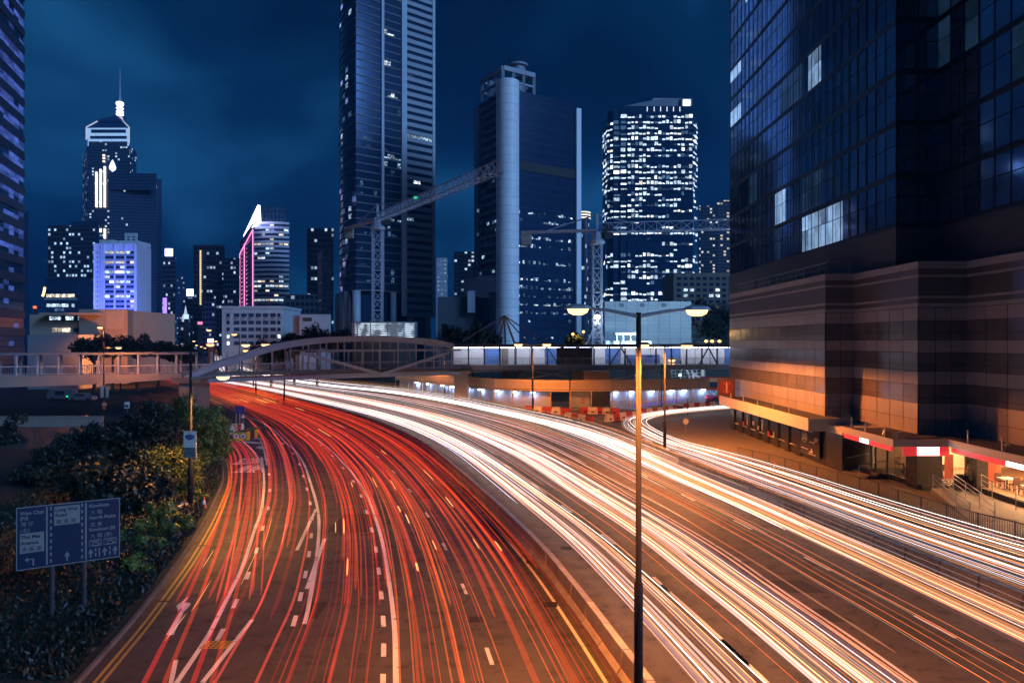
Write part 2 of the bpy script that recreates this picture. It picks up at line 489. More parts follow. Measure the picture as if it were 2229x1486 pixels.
solid(L0, 14, 65, 0.11, M_yel, off=0.10); solid(L0, 14, 65, 0.11, M_yel, off=0.34)
solid(L1, 14, 62, 0.17); solid(L1, 58, 80, 0.15, off=0.35)
solid(L2, 25.4, 98, 0.17); solid(L3, 14, 86, 0.18)
solid(L5, 14, 150, 0.13)
solid(L2, 100, 160, 0.13, off=-0.2)
for fn, arr in ((L1, geom(24, 60, 9)), (L2, geom(25.2, 92, 15)), (L3, geom(20.6, 84, 15))):
    for q in arr: dash(fn, q, 1.0 if q < 60 else 1.2, 0.17, off=-0.40 if fn is not L1 else 0.42)
for q in [22.2, 28.4, 34.4, 40.8, 47.6, 54.5, 61.5, 69, 76, 84, 92, 101, 110, 120, 131]: dash(L4, q, 1.25, 0.14)
for q in [22.2, 28.6, 35.4, 42, 49, 56.5, 65, 74, 84, 95, 107]: dash(R1, q, 1.9, 0.16)
solid(R1, 14, 29.5, 0.15, off=0.0)
solid(R2, 14, 118, 0.13, off=-0.15); solid(R2, 14, 118, 0.13, off=0.17)
for q in [24.2, 31.3, 38.2, 45, 53, 62, 72, 83, 95, 108]: dash(R3, q, 2.0, 0.13)
solid(R4, 14, 110, 0.12, off=-0.75)
def stroke(pa, pb, w, name='lane_marking'):
    a, b = Vector(G(*pa)), Vector(G(*pb)); t = (b - a).normalized(); nrm = Vector((-t.y, t.x)) * w / 2
    mark([a - nrm, b - nrm, b + nrm, a + nrm], name=name, z=0.009)
stroke((646, 1197), (688, 1107), 0.18); stroke((668, 1281), (707, 1172), 0.18)
stroke((440, 1486), (549, 1348), 0.16); stroke((372, 1486), (383, 1436), 0.14)
# bent arrow in the turning lane
def arrow_px(pts): mark([G(*p) for p in pts][::-1], name='turn_arrow')
arrow_px([(361,1382),(378,1381),(400,1331),(403,1328),(415,1315),(413,1311),(401,1311),(411,1297),(384,1318),(388,1330),(394,1322),(396,1324)])
for (px, py) in ((1300, 1068), (1150, 993)):
    x, d = G(px, py); tx = (R1(d+4) + R2(d+4) - R1(d-4) - R2(d-4)) / 16
    t = Vector((tx, 1)).normalized(); r = Vector((t.y, -t.x))
    c = Vector((x, d))
    mark([c + t*3.4 + r*-0.09, c + t*3.4 + r*0.09, c + t*0.6 + r*0.09, c + t*0.6 + r*0.38, c - t*0.9, c + t*0.6 - r*0.38, c + t*0.6 - r*0.09][::-1], name='ahead_arrow')
# chevrons at the gore
for i in range(4):
    da = 66.5 + i * 3.3
    a, b = L1(da) + 0.2, L1(da) - 0.9 - i * 1.2
    mark([(b, da + 1.1), (a, da), (a, da + 1.15), (b, da + 2.2)][::1], name='gore_chevron')
so = Line([(572,1030),(566,1004),(552,982),(532,966),(505,957),(470,952)])
solid(so, 55, 75, 0.15, n=24)
# SLOW lettering on the turning lane
tx = L0(58) - L0(52)
for body, py, hgt, sx in (('SLOW', 1010, 4.2, 0.175), ('慢駛', 1027, 3.6, 0.26)):
    x, dd = G(527, py)
    t = text(body, road, M_paint, (x + 0.15, dd, 0.01), hgt, rot=(0, 0, 0), sx=sx, align='CENTER', depth=0.002)
    t.rotation_euler = (0, 0, 0.06)
# patches, drain covers
for (a, b, m) in (((710,1118),(800,1158),M_patch), ((930,1218),(957,1230),M_patch), ((905,1056),(985,1085),M_patch), ((545,1042),(560,1052),M_patch),
                  ((1640,1280),(1690,1297),M_patch), ((1745,1350),(1800,1372),M_patch), ((1690,1322),(1722,1345),M_patch), ((1615,1248),(1640,1258),M_patch),
                  ((1780,1325),(1860,1352),M_patch),((640,1310),(690,1345),M_patch),((1720,1262),(1800,1290),M_patch)):
    x0, d0 = G(a[0], b[1]); x1, _ = G(b[0], b[1]); _, d1 = G(a[0], a[1])
    k = d1 / d0
    mark([(x0, d0), (x1, d0), (x1 * 0.98 - 0.15, d1), (x0 * 0.98 - 0.15, d1)], m, 'tarmac_patch', z=0.0025)
gm = MB()
x, d = G(470, 1403)
for i in range(6): gm.bar((x - 0.42 + i*0.168, d - 0.28, 0.012), (x - 0.36 + i*0.168, d + 0.28, 0.012), 0.05, 0.012)
for j in range(5): gm.bar((x - 0.46, d - 0.28 + j*0.14, 0.013), (x + 0.52, d - 0.28 + j*0.14, 0.013), 0.03, 0.01)
gm.obj('drain_grate', M_yel, road)
for (px, py) in ((1198,1315),(1158,1222),(1036,1347),(1232,1192)):
    x, d = G(px, py); k = MB(); k.box((x-0.28, d-0.25, 0.004), (x+0.28, d+0.25, 0.016))
    for j in range(4): k.box((x-0.24, d-0.2+j*0.12, 0.016), (x+0.24, d-0.15+j*0.12, 0.024))
    k.obj('gully_cover', M_black, road)
d = 20.0
while d < 64:      # dark cross bars over the yellow lines
    mark([(L0(d)+0.02, d), (L0(d)+0.5, d+0.05), (L0(d)+0.5, d+0.22), (L0(d)+0.02, d+0.17)], M_patch, 'line_gap', z=0.010); d += 1.9 if d > 44 else 7.5

# ---- concrete barriers of separate segments
PROF = [(-0.30, 0), (-0.30, 0.10), (-0.17, 0.30), (-0.12, 0.86), (0.12, 0.86), (0.17, 0.30), (0.30, 0.10), (0.30, 0)]
def barrier(name, label, fn, d0, d1, seg, hs=1.0):
    root = thing(name, label, 'barrier', (fn(d0), d0, 0))
    pts = [(fn(d0), d0)]; d = d0
    while d < d1:
        k = math.hypot(1, fn(d + .3) - fn(d - .3) if True else 0)
        k = math.hypot(1, (fn(d + .3) - fn(d - .3)) / 0.6)
        d += seg / k; pts.append((fn(d), d))
    for i in range(len(pts) - 1):
        a, b = Vector(pts[i]), Vector(pts[i+1]); t = (b - a).normalized(); n = Vector((t.y, -t.x))
        a2, b2 = a + t * 0.03, b - t * 0.03
        jit = random.uniform(-0.012, 0.012)
        vs = [(*(q + n * (o + jit)), z * hs) for q in (a2, b2) for (o, z) in PROF]
        m = len(PROF)
        fs = [(j, (j+1) % m, m + (j+1) % m, m + j) for j in range(m)] + [tuple(range(m))[::-1], tuple(range(m, 2*m))]
        o = MB().add(vs, fs).obj('barrier_segment', M_conc, root)
    return root, pts
br1, bp1 = barrier('median_barrier', 'curved concrete median barrier between the red and the white traffic', B1, 15.5, 150, 2.0)
br2, bp2 = barrier('side_barrier', 'concrete barrier dividing the main road from the slip road by the shops', R4, 24, 145, 2.0, 1.05)
MB().tube([(x, y, 1.02) for x, y in bp2], 0.03, 5).obj('top_rail', M_steel, br2)
b = MB()
for (x, y) in bp2[::1]: b.tube([(x, y, 0.86), (x, y, 1.02)], 0.02, 5)
b.obj('rail_brackets', M_steel, br2, kind='stuff')

# ================================================================ LIGHT STREAKS OF THE PASSING TRAFFIC
# solid glowing lines at lamp height over the lanes they were driven in
def streak_mat(name, col, s): return emis(name, col, s)
WH = [streak_mat('streak_white', (1.0, 0.88, 0.78), 2.0), streak_mat('streak_lavender', (0.80, 0.76, 1.0), 1.8), streak_mat('streak_peach', (1.0, 0.47, 0.21), 1.5),
      streak_mat('streak_amber', (1.0, 0.28, 0.06), 0.9), streak_mat('streak_rose', (1.0, 0.62, 0.58), 1.6)]
def glow_mat(name, col, s):
    """a faint streak: its light adds to what lies behind it"""
    m = emis(name, col, s); t = m.node_tree
    o, e = t.nodes['Material Output'], t.nodes['Emission']
    tr_, ad_ = t.nodes.new('ShaderNodeBsdfTransparent'), t.nodes.new('ShaderNodeAddShader')
    t.links.new(tr_.outputs[0], ad_.inputs[0]); t.links.new(e.outputs[0], ad_.inputs[1]); t.links.new(ad_.outputs[0], o.inputs[0])
    m.cycles.emission_sampling = 'NONE'
    return m
RD = [glow_mat('streak_red', (1.0, 0.030, 0.018), 0.19), glow_mat('streak_deep_red', (0.8, 0.02, 0.01), 0.07), glow_mat('streak_vermilion', (1.0, 0.08, 0.008), 0.16),
      glow_mat('streak_pink', (1.0, 0.085, 0.05), 0.26), glow_mat('streak_gold', (1.0, 0.50, 0.15), 0.8)]
RS = streak_mat('streak_red_core', (1.0, 0.06, 0.03), 0.9)
WV = {}
def wvar(k):
    """a streak material of colour k at one of several brightnesses"""
    lv = random.choices((0.1, 0.25, 1.1, 2.0), (3, 3, 3, 2))[0]
    if (k, lv) not in WV:
        src = WH[k].node_tree.nodes['Emission']
        WV[(k, lv)] = (glow_mat if lv < 0.5 else streak_mat)(WH[k].name + '_%d' % int(lv*100), tuple(src.inputs[0].default_value[:3]), src.inputs[1].default_value * lv); WV[(k, lv)].cycles.emission_sampling = 'NONE' if lv < 0.5 else 'FRONT'
    return WV[(k, lv)]
for m_ in WH + [RS]: m_.cycles.emission_sampling = 'FRONT'
def streak(fa, fb, fr, d0, d1, gauge, z, r, m, label, group, cat='light trail', n=None, wob=None, flat=1.0, into=None):
    ds = geom(d0, d1, n or max(8, int(22 * math.log(d1 / d0) / math.log(2.2)) + 4))
    w1, w2, w3 = wob or (random.uniform(-0.12, 0.12), random.uniform(0.02, 0.06), random.uniform(0, 6))
    b = MB()
    for s in ((-0.5, 0.5) if gauge else (0,)):
        vs, fs = [], []
        for i, d in enumerate(ds):
            f = fr + w1 * math.sin(d * w2 + w3)
            sl = (fa(d+1) * (1-f) + fb(d+1) * f - fa(d-1) * (1-f) - fb(d-1) * f) / 2
            k = math.hypot(1, sl)
            x = fa(d) * (1 - f) + fb(d) * f
            rr = r * (0.25 if i in (0, len(ds) - 1) else 1)
            nx, ny = 1 / k, -sl / k
            cx_, cy_ = x + s * gauge * nx, d + s * gauge * ny
            w = rr * flat
            vs += [(cx_ - nx*w, cy_ - ny*w, z), (cx_, cy_, z + rr), (cx_ + nx*w, cy_ + ny*w, z), (cx_, cy_, z - rr)]
        for i in range(len(ds) - 1):
            for k in range(4): fs.append((i*4 + k, i*4 + 4 + k, i*4 + 4 + (k+1) % 4, i*4 + (k+1) % 4))
        fs += [(0, 1, 2, 3), tuple(len(vs) - 4 + k for k in (3, 2, 1, 0))]
        b.add(vs, fs)
    if into is not None:
        into.setdefault(m.name, MB()).add(b.v, b.f); return None
    o = b.obj('light_trail', m)
    tag(o, label, cat, group)
    o['kind'] = 'thing'
    return o
def glow_stuff(into, name, label):
    for mn, b in into.items():
        o = b.obj(name, MATS[mn]); o['kind'] = 'stuff'; o['label'] = label; o['category'] = 'light glow'
U = random.uniform
def red_lane(fa, fb, nstr, label, group, fmin, fmax, far=480, near=15.0):
    for i in range(nstr):
        m = random.choices(RD, [4, 4, 5, 0.8, 0.0])[0]
        d0 = near if random.random() < 0.12 else U(24, 60)
        core = i % 5 == 0
        if core: m, d0 = RS, U(34, 60)
        streak(fa, fb, U(fmin, fmax), d0, U(130, far) if random.random() < 0.8 else U(60, 130), U(1.05, 1.45), U(0.6, 1.05), U(0.008, 0.02) if core else U(0.008, 0.022), m, label, group, flat=1.0 if core else U(1.0, 5.0))
red_lane(L2, L3, 22, 'red tail lamp streaks in the lane right of the gore line', 'red streaks in the third lane', 0.2, 0.8)
red_lane(L3, L4, 28, 'red tail lamp streaks in the middle lane of the left carriageway', 'red streaks in the middle lane', 0.12, 0.88)
red_lane(L4, L5, 28, 'red tail lamp streaks in the lane beside the median barrier', 'red streaks beside the median', 0.10, 0.8)
for i in range(6):
    streak(L1, L2, U(0.25, 0.75), 18 if i == 1 else U(24, 36), U(70, 92), U(1.1, 1.4), U(0.6, 0.95), U(0.015, 0.03), random.choice(RD[:4]), 'red tail lamp streaks in the lane left of the gore line', 'red streaks in the second lane', wob=(0.05, 0.05, i), flat=U(1.5, 5))
for i in range(7):
    streak(L0, so, U(0.25, 0.85), random.choice([18, 26, 34]), U(66, 74), U(0.9, 1.35), U(0.6, 0.9), U(0.015, 0.028), random.choice([RD[0], RD[1], RD[2], RD[3]]), 'red streaks bending into the left turning lane past the word SLOW', 'red streaks in the turning lane', wob=(0.04, 0.05, i), flat=U(1, 3.5))
faint = {}
for (fa, fb, lab, grp) in ((L2, L3, 'faint orange-red streaks close by in the lane right of the gore line', 'faint near streaks in the third lane'), (L3, L4, 'faint orange-red streaks close by in the middle lane', 'faint near streaks in the middle lane'), (L4, L5, 'faint orange-red streaks close by beside the median barrier', 'faint near streaks beside the median')):
    for i in range(9):
        streak(fa, fb, U(0.12, 0.85), 14 if i % 3 else U(16, 26), U(34, 75), U(1.0, 1.45) if i % 2 else 0, U(0.5, 1.0), U(0.006, 0.012), random.choice([RD[2], RD[1], RD[2], glow_mat('streak_orange', (1.0, 0.2, 0.03), 0.22) if 'streak_orange' not in MATS else MATS['streak_orange']]), lab, grp, flat=U(1, 4), into=faint)
glow_stuff(faint, 'faint_red_glow', 'faint orange-red glow of tail lamps low over the near red lanes')
# short gold flashes of indicators
for i in range(22):
    fa, fb = random.choice(((L2, L3), (L3, L4), (L4, L5)))
    d0 = random.choice([U(24, 45), U(45, 120), U(45, 120)])
    streak(fa, fb, U(0.1, 0.9), d0, d0 * U(1.03, 1.10), 0, U(0.7, 1.4), U(0.012, 0.025), RD[4], 'short gold indicator flash over the red lanes', 'gold indicator flashes', n=7, wob=(0, 0, 0), flat=1.6)
for i in range(6):
    fa, fb = random.choice(((L0, L1), (L1, L2)))
    d0 = U(21, 34)
    streak(fa, fb, U(0.15, 0.85), d0, d0 * U(1.05, 1.22), 0, U(0.5, 1.0), U(0.008, 0.012), RD[4], 'short gold indicator flash over the turning lanes', 'gold flashes over the turning lanes', n=8, wob=(0, 0, 0))
def white_lane(fa, fb, nstr, label, group, fmid, spread, rmax=0.018, far=500):
    for i in range(nstr):
        if i % 2:      # caught close to the camera: warm
            m, d0, d1 = wvar(random.choices(range(5), [0.7, 0.2, 4, 4, 0.8])[0]), (14.0 if random.random() < 0.75 else U(16, 40)), U(60, 170)
        else:          # caught farther off: cool white
            m, d0, d1 = wvar(random.choices(range(5), [4, 4, 0.8, 0.4, 2.5])[0]), U(30, 62), U(170, far)
        f = random.gauss(fmid, spread)
        streak(fa, fb, f, d0, d1, U(1.15, 1.5) if random.random() < 0.8 else 0, U(0.55, 0.85) if random.random() < 0.8 else U(1.0, 2.4), U(0.005, rmax) if d0 < 30 else U(0.006, rmax * 1.15), m, label, group,
               wob=(U(-0.05, 0.05), U(0.02, 0.05), U(0, 6)), flat=U(2, 5) if m.cycles.emission_sampling == 'NONE' else U(1.0, 1.8))
white_lane(R0, R1, 38, 'white headlamp streaks in the lane beside the median barrier', 'white streaks beside the median', 0.47, 0.055)
white_lane(R1, R2, 46, 'white headlamp streaks left of the double white line', 'white streaks in the second white lane', 0.38, 0.085)
white_lane(R2, R3, 11, 'thin headlamp streaks right of the double white line', 'thin streaks in the third white lane', 0.55, 0.14, 0.010)
white_lane(R3, R4, 48, 'dense white headlamp streaks along the outer concrete barrier', 'white streaks along the outer barrier', 0.36, 0.075)
soft = {}
WG = [glow_mat('streak_glow_white', (1.0, 0.72, 0.58), 0.07), glow_mat('streak_glow_peach', (1.0, 0.40, 0.16), 0.09), glow_mat('streak_glow_lilac', (0.8, 0.55, 0.8), 0.05)]
for (fa, fb, fm, k, lab, grp) in ((R0, R1, 0.47, 6, 'soft broad headlamp glow in the lane beside the median barrier', 'soft glow beside the median'), (R1, R2, 0.40, 8, 'soft broad headlamp glow left of the double white line', 'soft glow in the second white lane'), (R3, R4, 0.40, 8, 'soft broad headlamp glow along the outer concrete barrier', 'soft glow along the outer barrier')):
    for i in range(k):
        streak(fa, fb, random.gauss(fm, 0.05), 14 if i % 3 else U(20, 40), U(100, 300), U(1.15, 1.45), U(0.5, 0.8), U(0.012, 0.02), random.choice(WG), lab, grp, wob=(U(-0.03, 0.03), U(0.02, 0.05), U(0, 6)), flat=U(4, 10), into=soft)
glow_stuff(soft, 'soft_headlamp_glow', 'soft broad headlamp glow between the white streaks')
# slip road: round the bend and past the shops
def path_streak(pts_a, pts_b, f, gauge, z, r, m, label, group):
    n = 60; K = len(pts_a) - 1
    def ev(ps, t):
        t = min(max(t * K, 0), K - 1e-6); i = int(t); q = t - i
        p0, p1, p2, p3 = ps[max(i-1, 0)], ps[i], ps[i+1], ps[min(i+2, K)]
        return [0.5 * ((2*p1[k]) + (-p0[k]+p2[k])*q + (2*p0[k]-5*p1[k]+4*p2[k]-p3[k])*q*q + (-p0[k]+3*p1[k]-3*p2[k]+p3[k])*q**3) for k in (0, 1)]
    cl = []
    w = U(-0.06, 0.06); ph = U(0, 6)
    for i in range(n):
        t = i / (n - 1); a, b2 = ev(pts_a, t), ev(pts_b, t); ff = f + w * math.sin(5*t + ph)
        cl.append(Vector((a[0]*(1-ff) + b2[0]*ff, a[1]*(1-ff) + b2[1]*ff)))
    b = MB()
    for s in ((-0.5, 0.5) if gauge else (0,)):
        pts = []
        for i in range(n):
            tt = (cl[min(i+1, n-1)] - cl[max(i-1, 0)]).normalized(); nn = Vector((-tt.y, tt.x))
            q = cl[i] + nn * s * gauge
            pts.append((q.x, q.y, z))
        b.tube(pts, r, 4)
    o = b.obj('light_trail', m); tag(o, label, 'light trail', group); o['kind'] = 'thing'
outer = [G(1760,884), G(1586,892), G(1439,905), G(1382,916), G(1360,929), G(1372,946), (R4(66)+0.9, 66), (R4(58)+0.9, 58), (R4(50)+0.9, 50), (R4(42)+0.9, 42), (R4(35)+0.9, 35), (R4(29)+0.9, 29), (R4(24)+0.9, 24)]
inner = [G(1760,890), G(1586,900), G(1465,913), G(1420,924), G(1408,936), G(1436,957), (FN(66)-1.0, 66), (FN(58)-1.0, 58), (FN(50)-1.0, 50), (FN(42)-1.0, 42), (FN(35)-1.0, 35), (FN(29)-1.0, 29), (FN(24)-1.0, 24)]
for i in range(32):
    path_streak(outer, inner, U(0.10, 0.82), U(1.0, 1.4), U(0.5, 0.9), U(0.005, 0.017), wvar(random.choices(range(5), [3, 2, 3, 3, 2])[0]),
                'white headlamp streaks rounding the slip road bend past the shops', 'white streaks on the slip road')
# faint violet and red streaks behind the water-filled barriers
for i in range(5):
    a = [G(1380, 902), G(1440, 889), G(1520, 879), G(1600, 872), G(1680, 868)]
    path_streak(a, [(x, y + 1.5) for x, y in a], U(0, 1), 0, U(0.8, 1.6), U(0.02, 0.035), emis('streak_violet', (0.35, 0.12, 1.0), 0.7) if i < 3 else RD[0],
                'violet and red streaks of traffic behind the red and white water barriers' , 'violet streaks by the hoarding')

# ================================================================ BUILDING ON THE RIGHT: podium and glass tower
M_tile = mat('podium_tile', (0.29, 0.265, 0.27), 0.36, var=0.12, scale=0.6)
M_tile2 = mat('podium_dark_tile', (0.12, 0.11, 0.11), 0.18, var=0.2, scale=0.6)
M_stone = mat('podium_stone', (0.30, 0.29, 0.29), 0.5, var=0.12, scale=0.6)
M_joint = mat('podium_backing', (0.02, 0.02, 0.022), 0.8, var=0)
M_gran = mat('dark_granite', (0.035, 0.032, 0.03), 0.25, var=0.4, scale=4)
M_ctop = mat('canopy_panel', (0.50, 0.42, 0.34), 0.45, var=0.1, scale=0.4)

pod = thing('podium_building', 'podium clad in pale and dark tile bands with shops under a canopy, on the right', 'building', (27, 60, 0))
foot = [(26.2, 82.0), (26.2, 57.0), (28.6, 57.0), (28.6, 48.0), (32.0, 48.0), (32.0, 30.0), (75, 30.0), (75, 82.0)]
MB().prism(foot[::-1], 3.9, 15.9).obj('core', M_joint, pod)
MB().prism([(p[0] + 0.3, p[1]) for p in foot][::-1], 15.9, 15.98).obj('roof_deck', M_stone, pod)
faces = [((26.2, 82.0), (26.2, 57.0), 13), ((26.2, 57.0), (28.6, 57.0), 2), ((28.6, 57.0), (28.6, 48.0), 5), ((28.6, 48.0), (32.0, 48.0), 3), ((32.0, 48.0), (32.0, 40.0), 4)]
strips = [(15.62, 16.12, M_stone, 0.10), (15.22, 15.60, M_tile2, 0.03), (15.02, 15.20, M_stone, 0.08), (13.72, 15.0, M_tile2, 0.03), (13.52, 13.70, M_stone, 0.08), (13.22, 13.50, M_tile2, 0.03), (12.92, 13.20, M_stone, 0.06)]
rows = [(11.97, 12.9, 1), (11.16, 11.97, 0), (10.6, 11.16, 0), (9.72, 10.6, 1), (8.86, 9.72, 0), (8.4, 8.86, 0), (7.47, 8.4, 1), (6.55, 7.47, 0), (6.15, 6.55, 0), (5.0, 6.15, 1), (3.95, 5.0, 1)]
for fi, (p, q, nc) in enumerate(faces):
    u, n, L = wall_frame(p, q)
    for (z0, z1, m, pr) in strips:
        e0 = -pr if fi in (1, 3) else 0.0
        MB().obox(p, u, n, 0.0, L + (pr if fi in (0, 2) else 0) , 0.005, pr + 0.02, z0, z1).obj('band_course', m, pod)
    for (z0, z1, lt) in rows:
        for c in range(nc):
            a, b2 = c * L / nc + 0.03, (c + 1) * L / nc - 0.03
            w = b2 - a; pp = (p[0] + u[0]*a + n[0]*0.045, p[1] + u[1]*a + n[1]*0.045)
            place('cladding_panel', upane(M_tile if lt else M_tile2), pod, (pp[0], pp[1], z0 + 0.02), math.atan2(u[1], u[0]), (w, 0.05, z1 - z0 - 0.04))
# roof terrace railing
rl = MB()
def rail_run(mb, pts, z, h, step=1.6):
    for a, b2 in zip(pts, pts[1:]):
        a, b2 = Vector(a), Vector(b2); L = (b2 - a).length; k = max(1, int(L / step))
        mb.bar((*a, z + h), (*b2, z + h), 0.07); mb.bar((*a, z + h * 0.55), (*b2, z + h * 0.55), 0.03)
        for i in range(k + 1):
            c = a + (b2 - a) * i / k; mb.bar((*c, z), (*c, z + h), 0.05)
rail_run(rl, [(26.6, 80), (26.6, 57.4), (30.2, 57.4)], 16.1, 1.05)
rl.obj('terrace_railing', M_steel, pod)
# canopy in two steps
def canopy(pts, z0, z1, name, inner):
    for i, (a, b2) in enumerate(zip(pts, pts[1:])):
        u, n, L = wall_frame(a, b2)
        MB().obox(a, u, n, 0, L + (0.12 if i % 2 == 0 else 0), 0.0, 0.12, z0, z1).obj('canopy_fascia', M_ctop, pod)
    MB().prism((pts + inner)[::-1], z1 - 0.32, z1 - 0.14).obj('canopy_slab', mat('canopy_top', (0.10, 0.09, 0.08), 0.8), pod)
    MB().prism((pts + inner)[::-1], z0 + 0.02, z0 + 0.06).obj('canopy_soffit', mat('canopy_soffit', (0.16, 0.14, 0.12), 0.7), pod)
canopy([(23.5, 77), (23.5, 54), (26.6, 54)], 3.42, 4.42, 'canopy', [(26.6, 57.0), (26.2, 57.0), (26.2, 77)])
canopy([(24.95, 51.6), (24.95, 44.6), (28.5, 44.6), (28.5, 36)], 3.65, 4.12, 'canopy', [(32.0, 36), (32.0, 47.9), (28.6, 47.9), (28.6, 51.6)])
u_ = MB(); u_.box((24.95, 51.62, 3.42), (28.55, 54.0, 3.95)); u_.obj('canopy_link', M_ctop, pod)
# little posts and lamps standing on the canopy edge
for (x, y) in ((23.7, 74), (23.7, 70), (23.7, 66), (23.7, 62), (23.7, 58.5), (25.1, 50.5), (25.1, 48.5), (25.1, 46), (28.7, 43), (28.7, 40)):
    MB().box((x, y, 4.1), (x + 0.07, y + 0.07, 4.9)).obj('canopy_post', M_ctop, pod)
for (x, y) in ((25.6, 49.6), (25.6, 47.2), (25.6, 45.4), (29.2, 40.5)):
    k = MB(); k.bar((x, y, 4.0), (x + 0.15, y, 4.35), 0.07); k.bar((x - 0.1, y - 0.3, 4.42), (x + 0.45, y + 0.25, 4.42), 0.24, 0.12); k.obj('uplighter', M_steel, pod)
# ground floor
MB().box((26.2, 57.3, 0.12), (26.6, 81.8, 3.5)).obj('granite_wall', M_gran, pod)
for i, y in enumerate((80.6, 77.8, 75.2, 72.6, 70.0, 67.4, 64.8, 62.2)):
    MB().box((26.05, y - 0.45, 0.12), (26.2, y + 0.45, 3.4)).obj('pilaster', M_gran, pod)
MB().box((26.12, 62.6, 0.9), (26.2, 80.0, 1.0)).obj('wall_rail', M_ctop, pod)
MB().box((26.2, 54.2, 0.12), (28.6, 57.2, 3.4)).obj('granite_block', M_gran, pod)
for (y, z, w, hh, m) in ((75.5, 1.25, 0.28, 1.1, M_paint), (71.0, 1.25, 0.28, 1.1, M_paint), (73.6, 1.5, 0.4, 0.4, M_paint), (72.2, 1.2, 0.4, 0.4, M_paint), (69.2, 0.9, 0.5, 0.5, M_red), (67.9, 1.0, 0.25, 0.5, M_paint), (76.8, 1.1, 0.4, 0.4, M_red)):
    MB().box((26.0, y - w/2, z), (26.048, y + w/2, z + hh)).obj('wall_notice', m, pod)
# dark poster with white marks
pst = thing('wall_poster', 'black poster with pale round emblem and lettering on the granite wall under the canopy', 'poster', (26.0, 59.4, 0.6))
MB().box((25.93, 57.6, 0.55), (26.0, 61.4, 3.25)).obj('panel', M_black, pst)
RX = (math.radians(90), 0, math.radians(-90))
ps = mat('poster_ink', (0.75, 0.72, 0.66), 0.6, var=0)
text('JCP', pst, ps, (25.925, 58.55, 1.95), 0.42, RX)
ring = MB()
for i in range(20):
    a0, a1 = 2*math.pi*i/20, 2*math.pi*(i+1)/20
    ring.bar((25.922, 60.5 + 0.5*math.cos(a0), 2.1 + 0.5*math.sin(a0)), (25.922, 60.5 + 0.5*math.cos(a1), 2.1 + 0.5*math.sin(a1)), 0.07, 0.01)
for i in range(4): ring.box((25.915, 60.15, 1.85 + i*0.14), (25.925, 60.85, 1.92 + i*0.14))
ring.obj('emblem', ps, pst)
k = MB()
for i in range(4): 
    for j in range(12):
        a0, a1 = 2*math.pi*j/12, 2*math.pi*(j+1)/12
        k.bar((25.922, 59.55 - i*0.17 + 0.12*math.cos(a0), 2.75 + 0.12*math.sin(a0)), (25.922, 59.55 - i*0.17 + 0.12*math.cos(a1), 2.75 + 0.12*math.sin(a1)), 0.03, 0.01)
for i in range(5): k.box((25.915, 58.9 + i*0.12, 0.85), (25.925, 58.98 + i*0.12, 1.1 + 0.15*math.sin(i*1.4)))
for (y0, y1, z) in ((59.8, 61.2, 1.05), (58.3, 59.8, 0.72), (59.6, 61.0, 2.9), (58.5, 59.5, 1.75)): k.box((25.915, y0, z), (25.925, y1, z + 0.05))
k.obj('printed_marks', ps, pst)
# transport logo box on the canopy end
lg = thing('station_sign', 'dark box with round red station logo above the far end of the canopy', 'sign', (23.6, 77.0, 4.4))
MB().box((23.3, 77.1, 4.25), (25.2, 77.5, 6.3)).obj('box', mat('sign_brown', (0.06, 0.03, 0.03), 0.5), lg)
k = MB()
for i in range(24):
    a0, a1 = 2*math.pi*i/24, 2*math.pi*(i+1)/24
    k.add([(24.25, 77.09, 5.3), (24.25+0.8*math.cos(a0), 77.09, 5.3+0.8*math.sin(a0)), (24.25+0.8*math.cos(a1), 77.09, 5.3+0.8*math.sin(a1))], [(0, 1, 2)])
k.obj('roundel', mat('roundel_red', (0.16, 0.015, 0.02), 0.5, var=0), lg)
k = MB(); k.box((24.19, 77.07, 4.7), (24.31, 77.085, 5.9))
for s in (-1, 1):
    pts = [(24.25 + s*(0.42 - 0.30*math.cos(a)) if False else 24.25 + s*0.42 - s*0.34*math.cos(a), 77.078, 5.3 + 0.0 + 0.5*math.sin(a)) for a in [i*math.pi/10 - math.pi/2 for i in range(11)]]
    for a, b2 in zip(pts, pts[1:]): k.bar(a, b2, 0.09, 0.012)
k.obj('logo_lines', M_paint, lg)

# doorway corridor, restaurant rooms behind the glass
M_warmwall = mat('warm_wall', (0.62, 0.5, 0.38), 0.7, var=0.1)
M_redwall = mat('red_wall', (0.55, 0.10, 0.05), 0.6, var=0.15)
M_orwall = mat('orange_wall', (0.7, 0.25, 0.08), 0.6, var=0.15)
M_floor = mat('shop_floor', (0.25, 0.16, 0.1), 0.5, var=0.2)
M_ceilamp = emis('shop_ceiling_light', (1.0, 0.50, 0.22), 520.0)
MB().box((28.6, 47.6, 0.12), (44, 54.1, 0.5)).obj('shop_plinth', M_gran, pod)
MB().box((32.0, 36, 0.12), (44, 47.6, 0.5)).obj('terrace_plinth', M_gran, pod)
rm = thing('shop_interior', 'warm lit restaurant interior seen through the ground floor glass', 'shop interior', (34, 48, 0.5))
MB().box((40.0, 36, 0.5), (40.2, 56.5, 3.9)).obj('back_wall', M_orwall, rm)
MB().box((28.7, 54.05, 0.5), (40.0, 54.2, 3.9)).obj('side_wall', M_warmwall, rm)
MB().box((28.65, 36, 3.6), (40.0, 54, 3.7)).obj('ceiling', M_warmwall, rm)
MB().box((32.05, 36, 0.5), (40.0, 54, 0.515)).obj('floor', M_floor, rm)
MB().box((34.2, 48.2, 0.515), (34.5, 50.6, 3.6)).obj('partition', M_redwall, rm)
MB().box((36.4, 40.2, 0.515), (36.7, 45.2, 3.6)).obj('partition', M_redwall, rm)
MB().box((36.3, 41.0, 1.4), (36.39, 43.0, 2.9)).obj('wall_picture', M_ctop, rm)
